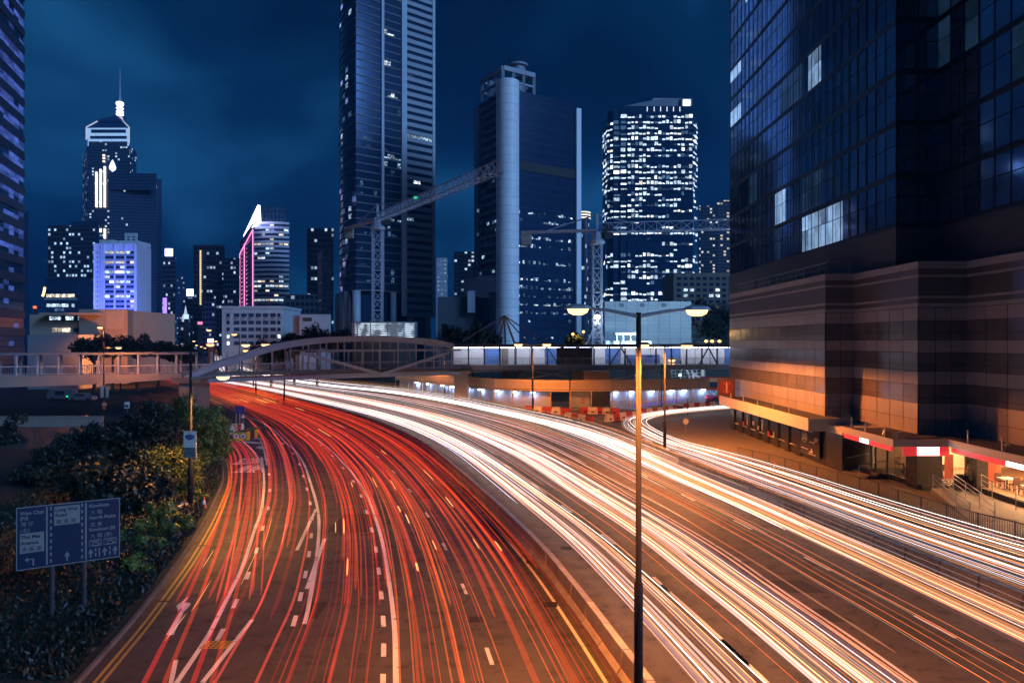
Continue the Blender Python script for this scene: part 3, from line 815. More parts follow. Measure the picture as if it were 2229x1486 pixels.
MB().box((34.6, 44.5, 1.3), (36.3, 44.6, 2.7)).obj('shelf_unit', mat('shelf_wood', (0.3, 0.12, 0.05), 0.6), rm)
for (x, y) in ((30.2, 49.5), (30.2, 52.3), (33.5, 52.0), (33.6, 41.0), (33.8, 44.2), (35.2, 38.6), (36.8, 47.0), (33.4, 38.5)):
    MB().box((x - 0.5, y - 0.2, 3.52), (x + 0.5, y + 0.2, 3.59)).obj('ceiling_light', M_ceilamp, rm)
M_lc = lit_pane('corridor_wall_glow', (1.0, 0.86, 0.62), 1.3, base=0.75)  # the wall itself glows, in place of a lamp in the corridor
MB().box((29.9, 54.25, 0.5), (30.0, 56.9, 3.3)).obj('glowing_corridor_wall', M_lc, rm)
# tables and chairs
tb = thing('cafe_table', 'small square pale cafe table in the lit restaurant window', 'table', (0, 0, 0), 'tables in the restaurant')
MB().box((-0.42, -0.42, 0.72), (0.42, 0.42, 0.76)).obj('table_top', M_white, tb); MB().tube([(0, 0, 0), (0, 0, 0.72)], 0.04, 6).obj('stem', M_dsteel, tb); MB().lathe((0, 0, 0), [(0.25, 0), (0.25, 0.02), (0.05, 0.04)], 10).obj('foot', M_dsteel, tb)
chm = mat('chair_fabric', (0.06, 0.03, 0.025), 0.6)
ch = thing('cafe_chair', 'dark chair with upholstered back in the lit restaurant window', 'chair', (0, 0, 0), 'chairs in the restaurant')
MB().box((-0.22, -0.22, 0.43), (0.22, 0.22, 0.48)).obj('seat', chm, ch); MB().box((-0.22, 0.18, 0.5), (0.22, 0.23, 0.95)).obj('backrest', chm, ch)
for sx in (-0.19, 0.19):
    for sy in (-0.19, 0.19): MB().bar((sx, sy, 0), (sx, sy, 0.43), 0.03).obj('leg', M_dsteel, ch)
spots = [(29.9, 50.0), (30.2, 52.6), (31.8, 51.2), (33.5, 46.2), (33.2, 43.6), (34.8, 44.0), (33.6, 41.2), (35.4, 41.6), (33.2, 39.4)]
sec = []
for i, (x, y) in enumerate(spots):
    lab = 'small square pale cafe table behind the restaurant glass beside the door' if i < 3 else 'small square pale cafe table in the open front of the restaurant'
    if i == 0: tb.location = (x, y, 0.515); tb['label'] = lab
    else: copy_tree(tb, (x, y, 0.515), 0, lab)
    for j, (dx, dy, rz) in enumerate(((0, 0.68, 0), (0, -0.68, math.pi))):
        lab = 'dark chair at a cafe table behind the restaurant glass beside the door' if i < 3 else 'dark chair at a cafe table in the open front of the restaurant'
        if i == 0 and j == 0: ch.location = (x + dx, y + dy, 0.515); ch['label'] = lab
        else: copy_tree(ch, (x + dx, y + dy, 0.515), rz, lab)
# shop glass, mullions, pillars, red fascia and lit signs
M_clear = bpy.data.materials.new('shop_glass'); M_clear.use_nodes = True
b = M_clear.node_tree.nodes['Principled BSDF']; b.inputs['Transmission Weight'].default_value = 1.0; b.inputs['Roughness'].default_value = 0.0; b.inputs['IOR'].default_value = 1.05
for (y0, y1) in ((52.0, 53.6), (49.3, 51.9)):
    MB().box((28.58, y0, 0.55), (28.60, y1, 3.3)).obj('shop_window', M_clear, pod)
for y in (54.1, 53.65, 51.95): MB().box((28.52, y - 0.05, 0.5), (28.64, y + 0.05, 3.4)).obj('window_mullion', M_dsteel, pod)
MB().box((28.4, 47.9, 0.12), (30.2, 49.25, 3.4)).obj('granite_pillar', M_gran, pod)
MB().box((31.8, 46.7, 0.12), (32.6, 48.0, 3.4)).obj('granite_pillar', M_gran, pod)
MB().box((31.0, 47.92, 0.12), (31.8, 48.0, 1.2)).obj('low_panel', M_gran, pod)
MB().box((30.35, 47.86, 0.9), (30.95, 47.92, 2.6)).obj('menu_board', mat('menu_red', (0.35, 0.06, 0.03), 0.5, var=0.5, scale=8), pod)
M_fas = mat('fascia_red', (0.65, 0.02, 0.03), 0.35, var=0.05, emit=0.55, ecol=(1.0, 0.05, 0.06))
M_sgn = emis('fascia_sign_light', (1.0, 0.9, 0.85), 5.0)
for (a, b2, lo, zr) in (((25.12, 51.4), (25.12, 45.0), (2.4, 3.5), 3.28), ((25.6, 44.75), (28.6, 44.75), (0.9, 2.3), 3.02), ((28.68, 44.4), (28.68, 36.5), (5.0, 6.4), 3.28)):
    u, n, L = wall_frame(a, b2)
    MB().obox(a, u, n, 0, L, 0, 0.12, zr, 3.645).obj('red_fascia', M_fas, pod)
    MB().obox(a, u, n, lo[0], lo[1], 0.12, 0.17, zr + 0.05, 3.60).obj('lit_sign', M_sgn, pod)
# steps and rails up to the shop door
st = thing('entrance_steps', 'stone steps with handrails up to the lit shop door', 'steps', (26.8, 52.6, 0.12))
for i in range(3): MB().box((26.2 + i*0.75, 51.6, 0.12), (28.52, 54.15, 0.25 + i*0.125)).obj('step', M_pave, st)
k = MB(); k.bar((26.3, 51.75, 1.1), (28.4, 51.75, 1.5), 0.06); k.bar((26.3, 51.75, 0.2), (26.3, 51.75, 1.1), 0.05); k.bar((28.4, 51.75, 0.5), (28.4, 51.75, 1.5), 0.05); k.obj('handrail', M_steel, st)
k = MB(); k.bar((26.5, 54.12, 1.25), (28.3, 54.12, 1.65), 0.06); k.obj('wall_handrail', M_steel, st)
rp = thing('access_ramp', 'sloping access ramp with steel rails in front of the restaurant', 'ramp', (29, 44, 0.12))
MB().add([(28.6, 46.6, 0.12), (30.0, 46.6, 0.12), (30.0, 46.6, 0.5), (28.6, 46.6, 0.5), (26.5, 39.5, 0.12), (28.0, 39.5, 0.12), (28.0, 39.5, 0.14), (26.5, 39.5, 0.14)],
         [(0,1,2,3),(7,6,5,4),(3,2,6,7),(0,4,5,1),(0,3,7,4),(1,5,6,2)]).obj('ramp_slab', M_pave, rp)
for (x0, x1) in ((28.62, 26.55), (30.0, 28.0)):
    k = MB()
    for h in (0.45, 0.78, 1.05): k.tube([(x0, 46.4, 0.45 + h), (x1, 39.6, 0.14 + h)], 0.028, 6)
    for t in (0, 0.33, 0.67, 1): k.tube([(x0 + (x1-x0)*t, 46.4 - 6.8*t, 0.1), (x0 + (x1-x0)*t, 46.4 - 6.8*t, 1.5 - 0.31*t)], 0.03, 6)
    k.obj('ramp_rail', M_steel, rp)
tr = thing('terrace_rail', 'curved steel railing before the open restaurant front', 'railing', (31.6, 43, 0.5))
k = MB()
tp = [(31.9, 46.4), (31.3, 44.5), (31.0, 42.0), (31.2, 39.0), (31.8, 36.5)]
for h in (0.35, 0.7, 1.05): k.tube([(x, y, 0.12 + h + 0.3) for x, y in tp], 0.028, 6)
k.obj('rails', M_steel, tr)
for (x, y) in tp: MB().tube([(x, y, 0.12), (x, y, 1.5)], 0.03, 6).obj('post', M_steel, tr)

# glass tower above the podium
tw = thing('glass_tower', 'dark glass office tower rising above the tiled podium on the right', 'building', (32, 60, 16))
M_mull = mat('tower_mullion', (0.012, 0.014, 0.02), 0.4, var=0)
M_tg = mat('tower_glass', (0.09, 0.17, 0.28), 0.07, metal=0.75, var=0.4, scale=0.3, bump=0.03)
tf = [(29.5, 92), (29.5, 52.3), (32.7, 52.3), (32.7, 30), (75, 30), (75, 92)]
MB().prism(tf[::-1], 15.9, 78).obj('core', M_joint, tw)
MB().prism([(29.3, 92.1), (29.3, 52.1), (32.5, 52.1), (32.5, 30), (75, 30), (75, 92.1)][::-1], 16.0, 19.2).obj('plant_floor', mat('plant_wall', (0.05, 0.06, 0.07), 0.6), tw)
cells = []
lit_cells = {(13, 9, 0): 1, (14, 9, 0): 1, (21, 2, 0): 0, (22, 2, 0): 1}
for (p, q, nc, fi) in (((29.5, 92), (29.5, 52.3), 28, 0), ((29.5, 52.3), (32.7, 52.3), 2, 1), ((32.7, 52.3), (32.7, 40), 8, 2)):
    u, n, L = wall_frame(p, q)
    for c in range(nc):
        for fl in range(15):
            z0 = 19.3 + fl * 3.94
            a = c * L / nc + 0.07; w = L / nc - 0.14
            pp = (p[0] + u[0]*a + n[0]*0.04, p[1] + u[1]*a + n[1]*0.04)
            if z0 > 10.5 + pp[1] * 0.53: continue
            key = random.random(); m = M_tg
            for (za, zb, half) in ((z0 + 0.25, z0 + 2.25, 0), (z0 + 2.33, z0 + 3.75, 1)):
                mm = m
                if fi == 0:
                    if fl == 0 and 16 <= c <= 21: mm = ROOM if c > 17 else ROOM
                    elif fl == 1 and c in (11, 12): mm = ROOM
                    elif fl == 1 and c in (16, 17, 18): mm = ROOMD
                    elif fl == 4 and c in (17, 18): mm = ROOM
                    elif fl == 4 and c in (12, 13, 14, 15): mm = ROOMD
                    elif fl == 5 and c in (0, 1, 2) and half == 0: mm = ROOM
                    elif fl == 6 and c < 3 and half == 1: mm = ROOM
                    elif fl == 2 and c in (5, 6): mm = ROOMD
                    elif fl == 8 and c in (4, 5) and half == 1: mm = ROOM
                    elif key > 0.985: mm = ROOMD
                elif fi == 1 and fl == 4 and half == 1: mm = ROOMD
                elif fi == 2 and ((fl == 4 and c in (0, 1)) or (fl == 3 and c in (0, 2)) or (fl == 2 and c == 5)): mm = ROOMD
                cells.append((pp, u, w, za, zb, 0.05, mm))
panes(tw, cells, 300)
for (p, q) in (((29.5, 92), (29.5, 52.3)), ((29.5, 52.3), (32.7, 52.3)), ((32.7, 52.3), (32.7, 40))):
    u, n, L = wall_frame(p, q)
    for fl in range(15):
        MB().obox(p, u, n, 0, L, 0.0, 0.12, 19.3 + fl*3.94 - 0.22, 19.3 + fl*3.94 + 0.2).obj('spandrel', M_mull, tw)
    mu = MB(); k = max(2, int(L / 1.42))
    for i in range(k + 1): mu.obox(p, u, n, i*L/k - 0.05, i*L/k + 0.05, 0.0, 0.10, 19.3, 76)
    mu.obj('mullions', M_mull, tw, kind='stuff')

# ================================================================ TOWER AT THE LEFT EDGE
lt = thing('banded_tower', 'blue glass banded tower cut by the left edge of the picture', 'building', (-105, 135, 0))
pB = Vector((X(50, 140), 140)); dirv = Vector((0.346, -1)).normalized()
pA = pB + dirv * 75
pA, pB = Vector((-100.3 - 0.0, 140)) , pB
A0 = pB + Vector((0.346, -1)).normalized() * -0.0
near = pB - Vector((-0.346, 1)).normalized() * 70
u, n, L = wall_frame(near, pB)
if n.x < 0: n = -n
MB().prism([tuple(near), tuple(pB), tuple(pB - n*40), tuple(near - n*40)], 0, 92).obj('core', mat('blue_core', (0.02, 0.03, 0.07), 0.5), lt)
cells = []
ug = Vector((u.x, u.y))
M_bp = lit_pane('dim_blue_pane', (0.13, 0.24, 1.0), 0.62, base=0.4)
for fl in range(25):
    z0 = 6 + fl * 3.6
    MB().obox(near, u, n, 0, L, 0.0, 0.35, z0 + 2.0, z0 + 3.6).obj('spandrel', mat('blue_spandrel', (0.03, 0.04, 0.08), 0.4), lt)
    for c in range(26):
        a = L * c / 26
        pp = near + u * (a + 0.06) + n * 0.06
        for (za, zb) in ((z0 + 0.05, z0 + 0.98), (z0 + 1.04, z0 + 1.95)):
            if L - a < 24: cells.append((pp, ug, L/26 - 0.12, za, zb, 0.05, M_bp if 0.25 + 0.12*fl/8 > random.random() * (0.5 if 5 < fl < 18 else 1.6) else M_glass2))
panes(lt, cells, 300)

# ================================================================ THE TALL CENTRAL TOWER
M_pale = mat('pale_cladding', (0.42, 0.45, 0.50), 0.5, var=0.1, scale=0.1)
M_pale2 = mat('grey_cladding', (0.27, 0.29, 0.33), 0.5, var=0.1, scale=0.1)
M_ledge = mat('ledge', (0.10, 0.115, 0.14), 0.5, var=0)
t1 = thing('tall_office_tower', 'tallest tower with banded concrete right face and rounded glass left face, behind the yellow crane' .replace('yellow ', 'pale '), 'building', (X(775, 330), 330, 0))
C1 = Vector((X(775, 330), 330.0)); uR = Vector((0.786, 0.619)); vL = Vector((-0.619, 0.786))
nR = Vector((uR.y, -uR.x)); W1 = 43.7; z_lo, z_hi = Z(632, 330), 225.0
curve = [C1 + vL * (30 * t) - nR * (0) + Vector((vL.y, -vL.x)) * 0 for t in (0,)]
# left side: straight then rounding away
lp = [C1]
ang = math.atan2(vL.y, vL.x)
for i in range(8):
    ang -= math.radians(0.6 + i * 0.9); lp.append(lp[-1] + Vector((math.cos(ang), math.sin(ang))) * 4.4)
rp1 = C1 + uR * W1
body = [tuple(rp1)] + [tuple(rp1 + vL * 36)] + [tuple(p) for p in lp[::-1]]
MB().prism(body, z_lo, z_hi).obj('core', M_glass, t1)
FH = 3.86
cells = []
nf = int((z_hi - z_lo) / FH)
for fl in range(nf):
    z0 = z_lo + fl * FH
    led = MB()
    led.obox(C1, uR, nR, 0, 24.5, 0.0, 0.35, z0, z0 + 0.5)
    led.obj('ledge', M_ledge, t1)
    led = MB()
    for a, b2 in zip(lp, lp[1:]):
        uu, nn, LL = wall_frame(b2, a); led.obox(b2, uu, nn, 0, LL, 0.0, 0.35, z0, z0 + 0.5)
    led.obj('ledge', M_ledge, t1)
    if fl % 1 == 0:
        MB().obox(C1, uR, nR, 27.6, W1, 0.0, 0.6, z0 - 0.1, z0 + 2.0).obj('spandrel_band', M_pale2, t1)
        for c in range(4):
            pp = C1 + uR * (27.9 + c * 3.95) + nR * 0.05
            r = random.random(); m = SMALL[1] if r > 0.985 else SMALL[2] if r > 0.965 else None
            if fl in (20,): m = SMALL[0]
            if fl == 14 and c == 1: m = SMALL[1]
            if fl == 12 and c == 1: m = M_green
            if fl == 9 and c == 0: m = SMALL[0]
            if m: cells.append((pp, uR, 3.8 if m is not M_green else 2.4, z0 + 2.2, z0 + 3.6, 0.1, m))
    for c in range(13):
        if c == 6 or c == 7: continue
        r = random.random(); m = None
        if r > 0.955: m = SMALL[2]
        if fl in (16, 8, 9, 17) and 7 < c and r > 0.35: m = SMALL[0]
        if fl in (25, 29, 33, 38, 39) and c > 7 and r > 0.5: m = SMALL[1]
        if 5 < fl < 13 and c < 7 and r > 0.8: m = SMALL[2]
        if m: cells.append((C1 + uR * (c * 1.88 + 0.1) + nR * 0.06, uR, 1.7, z0 + 0.9, z0 + random.choice([1.6, 2.0, 3.2]), 0.1, m))
    for (a, b2) in zip(lp[1:6], lp[2:7]):
        if random.random() > 0.9:
            uu, nn, LL = wall_frame(b2, a); cells.append((b2 + nn*0.06 + uu*0.2, uu, LL*0.7, z0 + 0.8, z0 + 3.2, 0.1, random.choice([SMALL[0], SMALL[2], SMALL[2], M_violet])))
panes(t1, cells, 300, 'lit_window', 'lit_windows')
for (a, b2, zb) in ((13.3, 14.7, z_lo), (24.6, 27.5, Z(685, 330))):
    MB().obox(C1, uR, nR, a, b2, 0.0, 0.9, zb, z_hi).obj('pilaster', M_pale, t1)
MB().obox(C1, uR, nR, W1 - 1.0, W1 + 0.6, 0.0, 0.8, Z(685, 330), z_hi).obj('pilaster', M_pale, t1)
MB().obox(C1, uR, nR, 26, W1, -20, 0.0, Z(685, 330), z_lo).obj('lower_block', M_glass, t1)
for i in range(3): MB().obox(C1, uR, nR, 27.6, W1, 0.0, 0.6, Z(685, 330) + i * FH - 0.3, Z(685, 330) + i * FH + 1.9).obj('spandrel_band', M_pale2, t1)
MB().prism([tuple(C1 + uR*3 + vL*4), tuple(C1 + uR*(W1-2) + vL*4), tuple(C1 + uR*(W1-2) + vL*30), tuple(C1 + uR*3 + vL*26)], 0, z_lo).obj('lobby_glass', M_glass2, t1)
for (px, dd) in ((735, 352), (745, 345), (756, 338), (776, 331), (856, 343), (893, 352), (932, 360)):
    MB().tube([(X(px, dd), dd, 10), (X(px, dd), dd, z_lo)], 2.0 if px == 776 else 1.5, 14).obj('column', M_pale, t1, smooth=True)

# ================================================================ TOWER WITH THE WHITE COLUMN
t2 = thing('white_shaft_tower', 'dark glass tower with a white rounded shaft up its corner and a rooftop drum', 'building', (X(1105, 290), 290, 0))
C2 = Vector((X(1105, 290), 290.0)); u2 = Vector((0.844, 0.536)); v2 = Vector((-0.536, 0.844)); n2 = Vector((u2.y, -u2.x)); m2 = Vector((-v2.y, v2.x))
m2 = Vector((-u2.x, -u2.y)); WR, WL, zt = 36.5, 29.0, Z(196, 295)
zt = 118.0
MB().prism([tuple(C2), tuple(C2 + u2*WR), tuple(C2 + u2*WR + v2*WL), tuple(C2 + v2*WL)], 0, zt).obj('core', M_glass, t2)
shaft = [C2 + Vector((math.cos(a), math.sin(a))) * 4.9 for a in [math.radians(-200 + i * 13) for i in range(17)]]
ZS = Z(172, 287)
nrow = 34
for r in range(nrow):
    z0, z1 = ZS * r / nrow, ZS * (r + 1) / nrow - 0.12
    b = MB()
    b.prism([tuple(p) for p in shaft], z0, z1)
    b.obj('shaft_panel_ring', mat('white_tile', (0.80, 0.80, 0.82), 0.5, var=0.06, scale=0.2), t2)
MB().prism([tuple(C2 + (p - C2) * 0.985) for p in shaft], 0, ZS - 0.3).obj('shaft_core', M_pale2, t2)
cells = []
FH2 = 3.6
for fl in range(int(zt / FH2)):
    z0 = fl * FH2
    dens = 0.0 if z0 > 98 else 0.10 if z0 > 84 else 0.52 if 18 < z0 else 0.15
    rowlit = random.random() < 0.75
    for c in range(22):
        r = random.random()
        if z0 < 72 or r > 0.9:
            if rowlit and r < dens and not (82 < z0 < 88): 
                cells.append((C2 + u2 * (5.0 + c * 1.36) + n2 * 0.06, u2, 1.15, z0 + 0.9, z0 + random.choice([1.4, 1.7, 2.3]), 0.1, random.choices(SMALL, [3, 0.8, 6])[0]))
    for c in range(9):
        if random.random() < 0.10 and z0 < 90: cells.append((C2 + v2 * (6 + c * 2.3 + 2.0) + m2 * 0.06, -v2, 2.0, z0 + 0.9, z0 + 2.4, 0.1, random.choice([SMALL[0], SMALL[2], SMALL[2]])))
    MB().obox(C2, v2, m2, 6, WL - 6, 0, 0.35, z0 + 2.3, z0 + 3.6).obj('spandrel_band', mat('tower_band', (0.09, 0.10, 0.13), 0.5, var=0), t2)
    if z0 > 4: MB().obox(C2, u2, n2, 5.0, WR - 1.0, 0, 0.12, z0 + 3.2, z0 + 3.6).obj('ledge', M_glass2, t2)
panes(t2, cells, 300, 'lit_window', 'lit_windows')
MB().obox(C2, u2, n2, WR - 0.4, WR + 2.2, -1.5, 1.2, 0, zt - 2).obj('corner_pilaster', mat('white_tile', (0.8,)*3), t2)
MB().obox(C2, u2, n2, 5.0, WR - 0.6, 0, 0.3, 84, 88).obj('plant_band', M_black, t2)
rf = MB()
for (a, b2) in ((0, 1), (1, 2), (2, 3), (3, 0)):
    q = [C2 + u2*-1 + v2*2, C2 + u2*15 + v2*2, C2 + u2*15 + v2*20, C2 + u2*-1 + v2*20]
    rf.bar((*q[a], zt + 9), (*q[b2], zt + 9), 1.6, 2.0); rf.bar((*q[a], zt + 4), (*q[b2], zt + 4), 0.8, 0.8)
    for t in (0, 0.33, 0.66): 
        c = q[a] + (q[b2] - q[a]) * t; rf.bar((*c, zt), (*c, zt + 9), 1.3)
rf.obj('rooftop_frame', M_pale2, t2)
dc = C2 + u2*11 + v2*9
MB().lathe((dc.x, dc.y, zt), [(3.2, 0), (3.2, 8), (4.4, 8.2), (4.4, 9.2), (3.4, 9.4), (3.4, 14), (4.6, 14.3), (4.6, 15.2), (0.5, 15.3)], 18).obj('rooftop_drum', M_pale2, t2)
k = MB()
for i in range(12):
    a = i * math.pi / 6; k.tube([(dc.x + 4.4*math.cos(a), dc.y + 4.4*math.sin(a), zt + 15), (dc.x + 4.4*math.cos(a), dc.y + 4.4*math.sin(a), zt + 17 + (i % 4))], 0.12, 4)
k.obj('drum_aerials', M_dsteel, t2, kind='stuff')
MB().prism([tuple(C2 + v2*WL*0.2 + m2*2), tuple(C2 + v2*WL*0.2), tuple(C2 + v2*WL + u2*2), tuple(C2 + v2*WL + m2*5)], 0, Z(600, 300)).obj('side_annex', M_glass2, t2)

# ================================================================ BRIGHTLY LIT OFFICE TOWER
t3 = thing('lit_office_tower', 'office tower with nearly every floor lit, stepped on its left, square lit logo on top', 'building', (X(1415, 450), 450, 0))
D3 = 450.0
def fx(px, d=D3): return X(px, d)
segs = [((fx(1312, 470), 470), (fx(1322, 455), 455), Z(252, 455)), ((fx(1322, 455), 455), (fx(1336), D3 + 2), Z(240, 452)), ((fx(1336), D3 + 1.5), (fx(1351), D3 + 1.5), Z(237, 451)), ((fx(1351), D3 + 0.6), (fx(1366), D3 + 0.6), Z(232, 451)),
        ((fx(1366), D3), (fx(1508), D3), Z(231, D3)), ((fx(1508), D3 + 1), (fx(1522, 458), 462), Z(248, 455))]
cells = []
FH3 = 3.65
for si, (p, q, ztop) in enumerate(segs):
    u, n, L = wall_frame(p, q)
    MB().obox(p, u, n, 0, L, -22, 0, 0, ztop).obj('facade_bay', M_glass2, t3)
    nc = {4: 17}.get(si, max(1, int(L / 2.3)))
    for fl in range(int((ztop - 4) / FH3)):
        z0 = fl * FH3
        top = ztop - z0
        if fl < 7: continue
        frac = 0.92 if top < 50 else 0.75 if top < 80 else 0.45
        if fl in (22,): frac = 1.0
        if fl in (19, 20, 21, 14, 13, 23, 24): frac = 0.15
        if fl in (9, 11, 17, 16): frac = 0.7
        run = random.random()
        for c in range(nc):
            if random.random() < 0.35: run = random.random()
            if run < frac:
                m = random.choices(LIT, [4, 3.5 if fl in (22, 33) or random.random() < .3 else 0.8, 2.2, 0.05])[0]
                hh = random.choice([0.8, 1.0, 1.4, 2.3]); zz = z0 + random.choice([0.7, 1.0])
                cells.append(((p[0] + u.x*(c + 0.04)*L/nc + n.x*0.08, p[1] + u.y*(c + 0.04)*L/nc + n.y*0.08), u, L/nc*random.uniform(0.6, 0.94), zz, min(zz + hh, z0 + 3.2), 0.1, m))
        if si == 4: MB().obox(p, u, n, 0, L, 0, 0.3, z0 + 3.3, z0 + 3.65).obj('ledge', M_glass, t3)
panes(t3, cells, 300, 'lit_window', 'lit_windows')
p, q, ztop = segs[4]
k = MB()
for i in range(14):
    t = i / 13; xx = fx(1350 + 158*t); k.add([(xx, D3 + 3, ztop - 1), (xx, D3 + 22, ztop - 1), (xx, D3 + 22, ztop + 6.2*math.sin(t*1.9)), (xx, D3 + 3, ztop + 6.2*math.sin(t*1.9))], [])
k.f = []
for i in range(13):
    a, b2 = i*4, i*4 + 4; k.f += [(a, b2, b2 + 3, a + 3), (a + 3, b2 + 3, b2 + 2, a + 2), (a + 1, a + 2, b2 + 2, b2 + 1)]
k.f += [(0, 3, 2, 1), (52, 53, 54, 55)]
k.obj('curved_roof_screen', M_pale2, t3)
MB().box((fx(1427), D3 + 8, ztop + 6), (fx(1482), D3 + 9, ztop + 8)).obj('roof_beam', M_pale, t3)
for px in (1408, 1423, 1437, 1451, 1465, 1479): MB().box((fx(px), D3 - 0.4, ztop - 3.6), (fx(px) + 0.5, D3 - 0.1, ztop - 0.6)).obj('light_strip', emis('strip_white', (0.75, 0.85, 1.0), 1.4), t3)
k = MB(); k.box((fx(1488), D3 + 0.6, ztop + 0.5), (fx(1503), D3 + 1.2, ztop + 4.4)); k.obj('logo_panel', emis('logo_white', (0.9, 0.95, 1.0), 3.5), t3)
k = MB(); k.box((fx(1487), D3 + 0.5, ztop - 0.6), (fx(1504), D3 + 0.55, ztop - 0.3)); k.obj('logo_panel_edge', MATS['logo_white'], t3)
MB().box((fx(1485), D3 + 1.3, ztop - 2), (fx(1508), D3 + 8, ztop + 5.6)).obj('logo_housing', M_pale2, t3)
# wriggling blue reflections are left to the glass; the vertical lit sign stays
# ================================================================ SKYLINE BEHIND
def bldg(name, label, pxl, pxr, ytop, d, depth, m, side=0.0, zb=0.0, cat='building'):
    r = thing(name, label, cat, (X((pxl + pxr)/2, d), d, 0))
    x0, x1 = X(pxl, d), X(pxr, d)
    k = (d + depth) / d
    MB().prism([(x0, d + max(0, -side)), (x1 * (d + max(0, side)) / d, d + max(0, side)), (x1 * k, d + depth), (x0 * k, d + depth)], zb, Z(ytop, d)).obj('wall', m, r)
    return r
def parapet(r, pxl, pxr, ytop, d, depth, h=1.2, m=None):
    z = Z(ytop, d); x0, x1 = X(pxl, d), X(pxr, d)
    MB().box((x0 - 0.3, d - 0.3, z), (x1 + 0.3, d + depth, z + h)).obj('roof_parapet', m or M_pale2, r)
# spired landmark tower far left
cp = thing('spired_skyscraper', 'far skyscraper with lit crown, golden light bars and a needle mast', 'building', (X(236, 900), 900, 0))
D = 900.0
mcp = far_windows('spire_tower_wall', (0.03, 0.04, 0.06), 3.4, 4.0, 0.07, strength=1.2, seed=3.0)
MB().prism([(X(190, D), D), (X(282, D), D), (X(297, D+25), D + 25), (X(290, D + 60), D + 60), (X(180, D + 60), D + 60)], 0, Z(318, D)).obj('shaft', mcp, cp)
tbox(193, 277, 318, 305, D, 50).obj('neck', mcp, cp)
for (y0, y1, w0, w1, m) in ((306, 303, 191, 281, 'b'), (302, 296, 196, 276, 'd'), (295, 290, 196, 276, 'b'), (289, 282, 198, 274, 'd'), (281, 279, 188, 281, 'b'), (278, 268, 200, 272, 'd'), (267, 265, 205, 270, 'd')):
    tbox(w0, w1, y0, y1, D - 4, 44).obj('crown_tier', emis('crown_light', (0.35, 0.6, 1.0), 1.1) if m == 'b' else M_glass2, cp)
k = MB(); zc = Z(264, D); a = [(X(205, D), D), (X(270, D), D), (X(270, D+45), D + 45), (X(205, D+45), D + 45)]; zt2 = Z(243, D); c = (X(242, D), D + 20)
k.add([(*p, zc) for p in a] + [(c[0]-5, c[1]-5, zt2), (c[0]+5, c[1]-5, zt2), (c[0]+5, c[1]+5, zt2), (c[0]-5, c[1]+5, zt2)], [(0,1,5,4),(1,2,6,5),(2,3,7,6),(3,0,4,7),(4,5,6,7)])
k.obj('pyramid_roof', M_glass2, cp)
k = MB()
for (a, b2) in (((188, 305), (188, 277)), ((281, 312), (281, 277)), ((188, 277), (212, 264)), ((281, 277), (268, 264))): k.bar(P(a[0], a[1], D - 5), P(b2[0], b2[1], D - 5), 1.1)
k.obj('crown_outline', emis('outline_white', (0.7, 0.8, 1.0), 0.9), cp)
for (y0, y1) in ((241, 236), (234, 231), (227, 223), (219, 211)): MB().lathe((c[0], c[1], Z(y0, D)), [(3.6, 0), (4.6, 0.8), (4.6, (y0-y1)*0.6 - 0.8), (3.6, (y0-y1)*0.6)], 10).obj('beacon_ring', emis('beacon', (0.9, 0.9, 1.0), 5.0), cp)
MB().tube([(c[0], c[1], zt2), (c[0], c[1], Z(205, D)), (c[0], c[1], Z(135, D))], [2.2, 1.6, 0.5], 8).obj('mast', M_pale2, cp)
gb = emis('gold_light_bar', (1.0, 0.86, 0.72), 2.2)
for (px, y0, y1) in ((210, 452, 375), (219, 452, 369), (228, 452, 363), (219, 506, 498), (228, 520, 498)): MB().box((X(px - 1.7, D-2), D - 3, Z(y0, D)), (X(px + 1.7, D-2), D - 1, Z(y1, D))).obj('light_bar', gb, cp)
for y in (339, 345, 352): MB().box((X(226, D), D - 3, Z(y + 2, D)), (X(230, D), D - 1, Z(y - 1.5, D))).obj('light_dot', gb, cp)
fl_ = thing('flame_sign', 'small blue-white flame shaped roof light on the dark grid tower', 'sign', P(245, 373, 420))
MB().lathe(tuple(P(245, 373, 420)), [(0.3, 0), (1.6, 1.2), (1.9, 2.5), (1.0, 5), (0.1, 7)], 10).obj('flame', emis('flame_light', (0.35, 0.5, 1.0), 7.0), fl_)

gtw = bldg('grid_tower', 'dark blue tower with a fine square window grid and a plain right edge', 238, 341, 379, 420, 30, far_windows('grid_wall', (0.05, 0.07, 0.12), 1.3, 1.9, 0.006, seed=9.0, wu=(0.12, 0.9), wv=(0.15, 0.85), glass=(0.02, 0.04, 0.09)), side=6)
MB().prism([(X(341, 426), 426), (X(352, 428), 428), (X(352, 450), 450), (X(341, 450), 450)], 0, Z(384, 420)).obj('side_wall', M_glass, gtw)
MB().box((X(237, 420), 419.5, Z(414, 420)), (X(341, 420), 419.9, Z(378, 420))).obj('top_band', MATS['grid_wall'], gtw)
bldg('speckled_tower', 'dark apartment tower dotted with small blue lights, left of the violet block', 104, 208, 491, 390, 30, far_windows('speck_wall', (0.02, 0.025, 0.04), 1.7, 2.6, 0.16, col=(0.45, 0.7, 1.0), strength=1.3, seed=5.0))
k = bldg('roof_block', 'plain dark roof block above the speckled tower', 155, 215, 482, 430, 20, M_glass2)
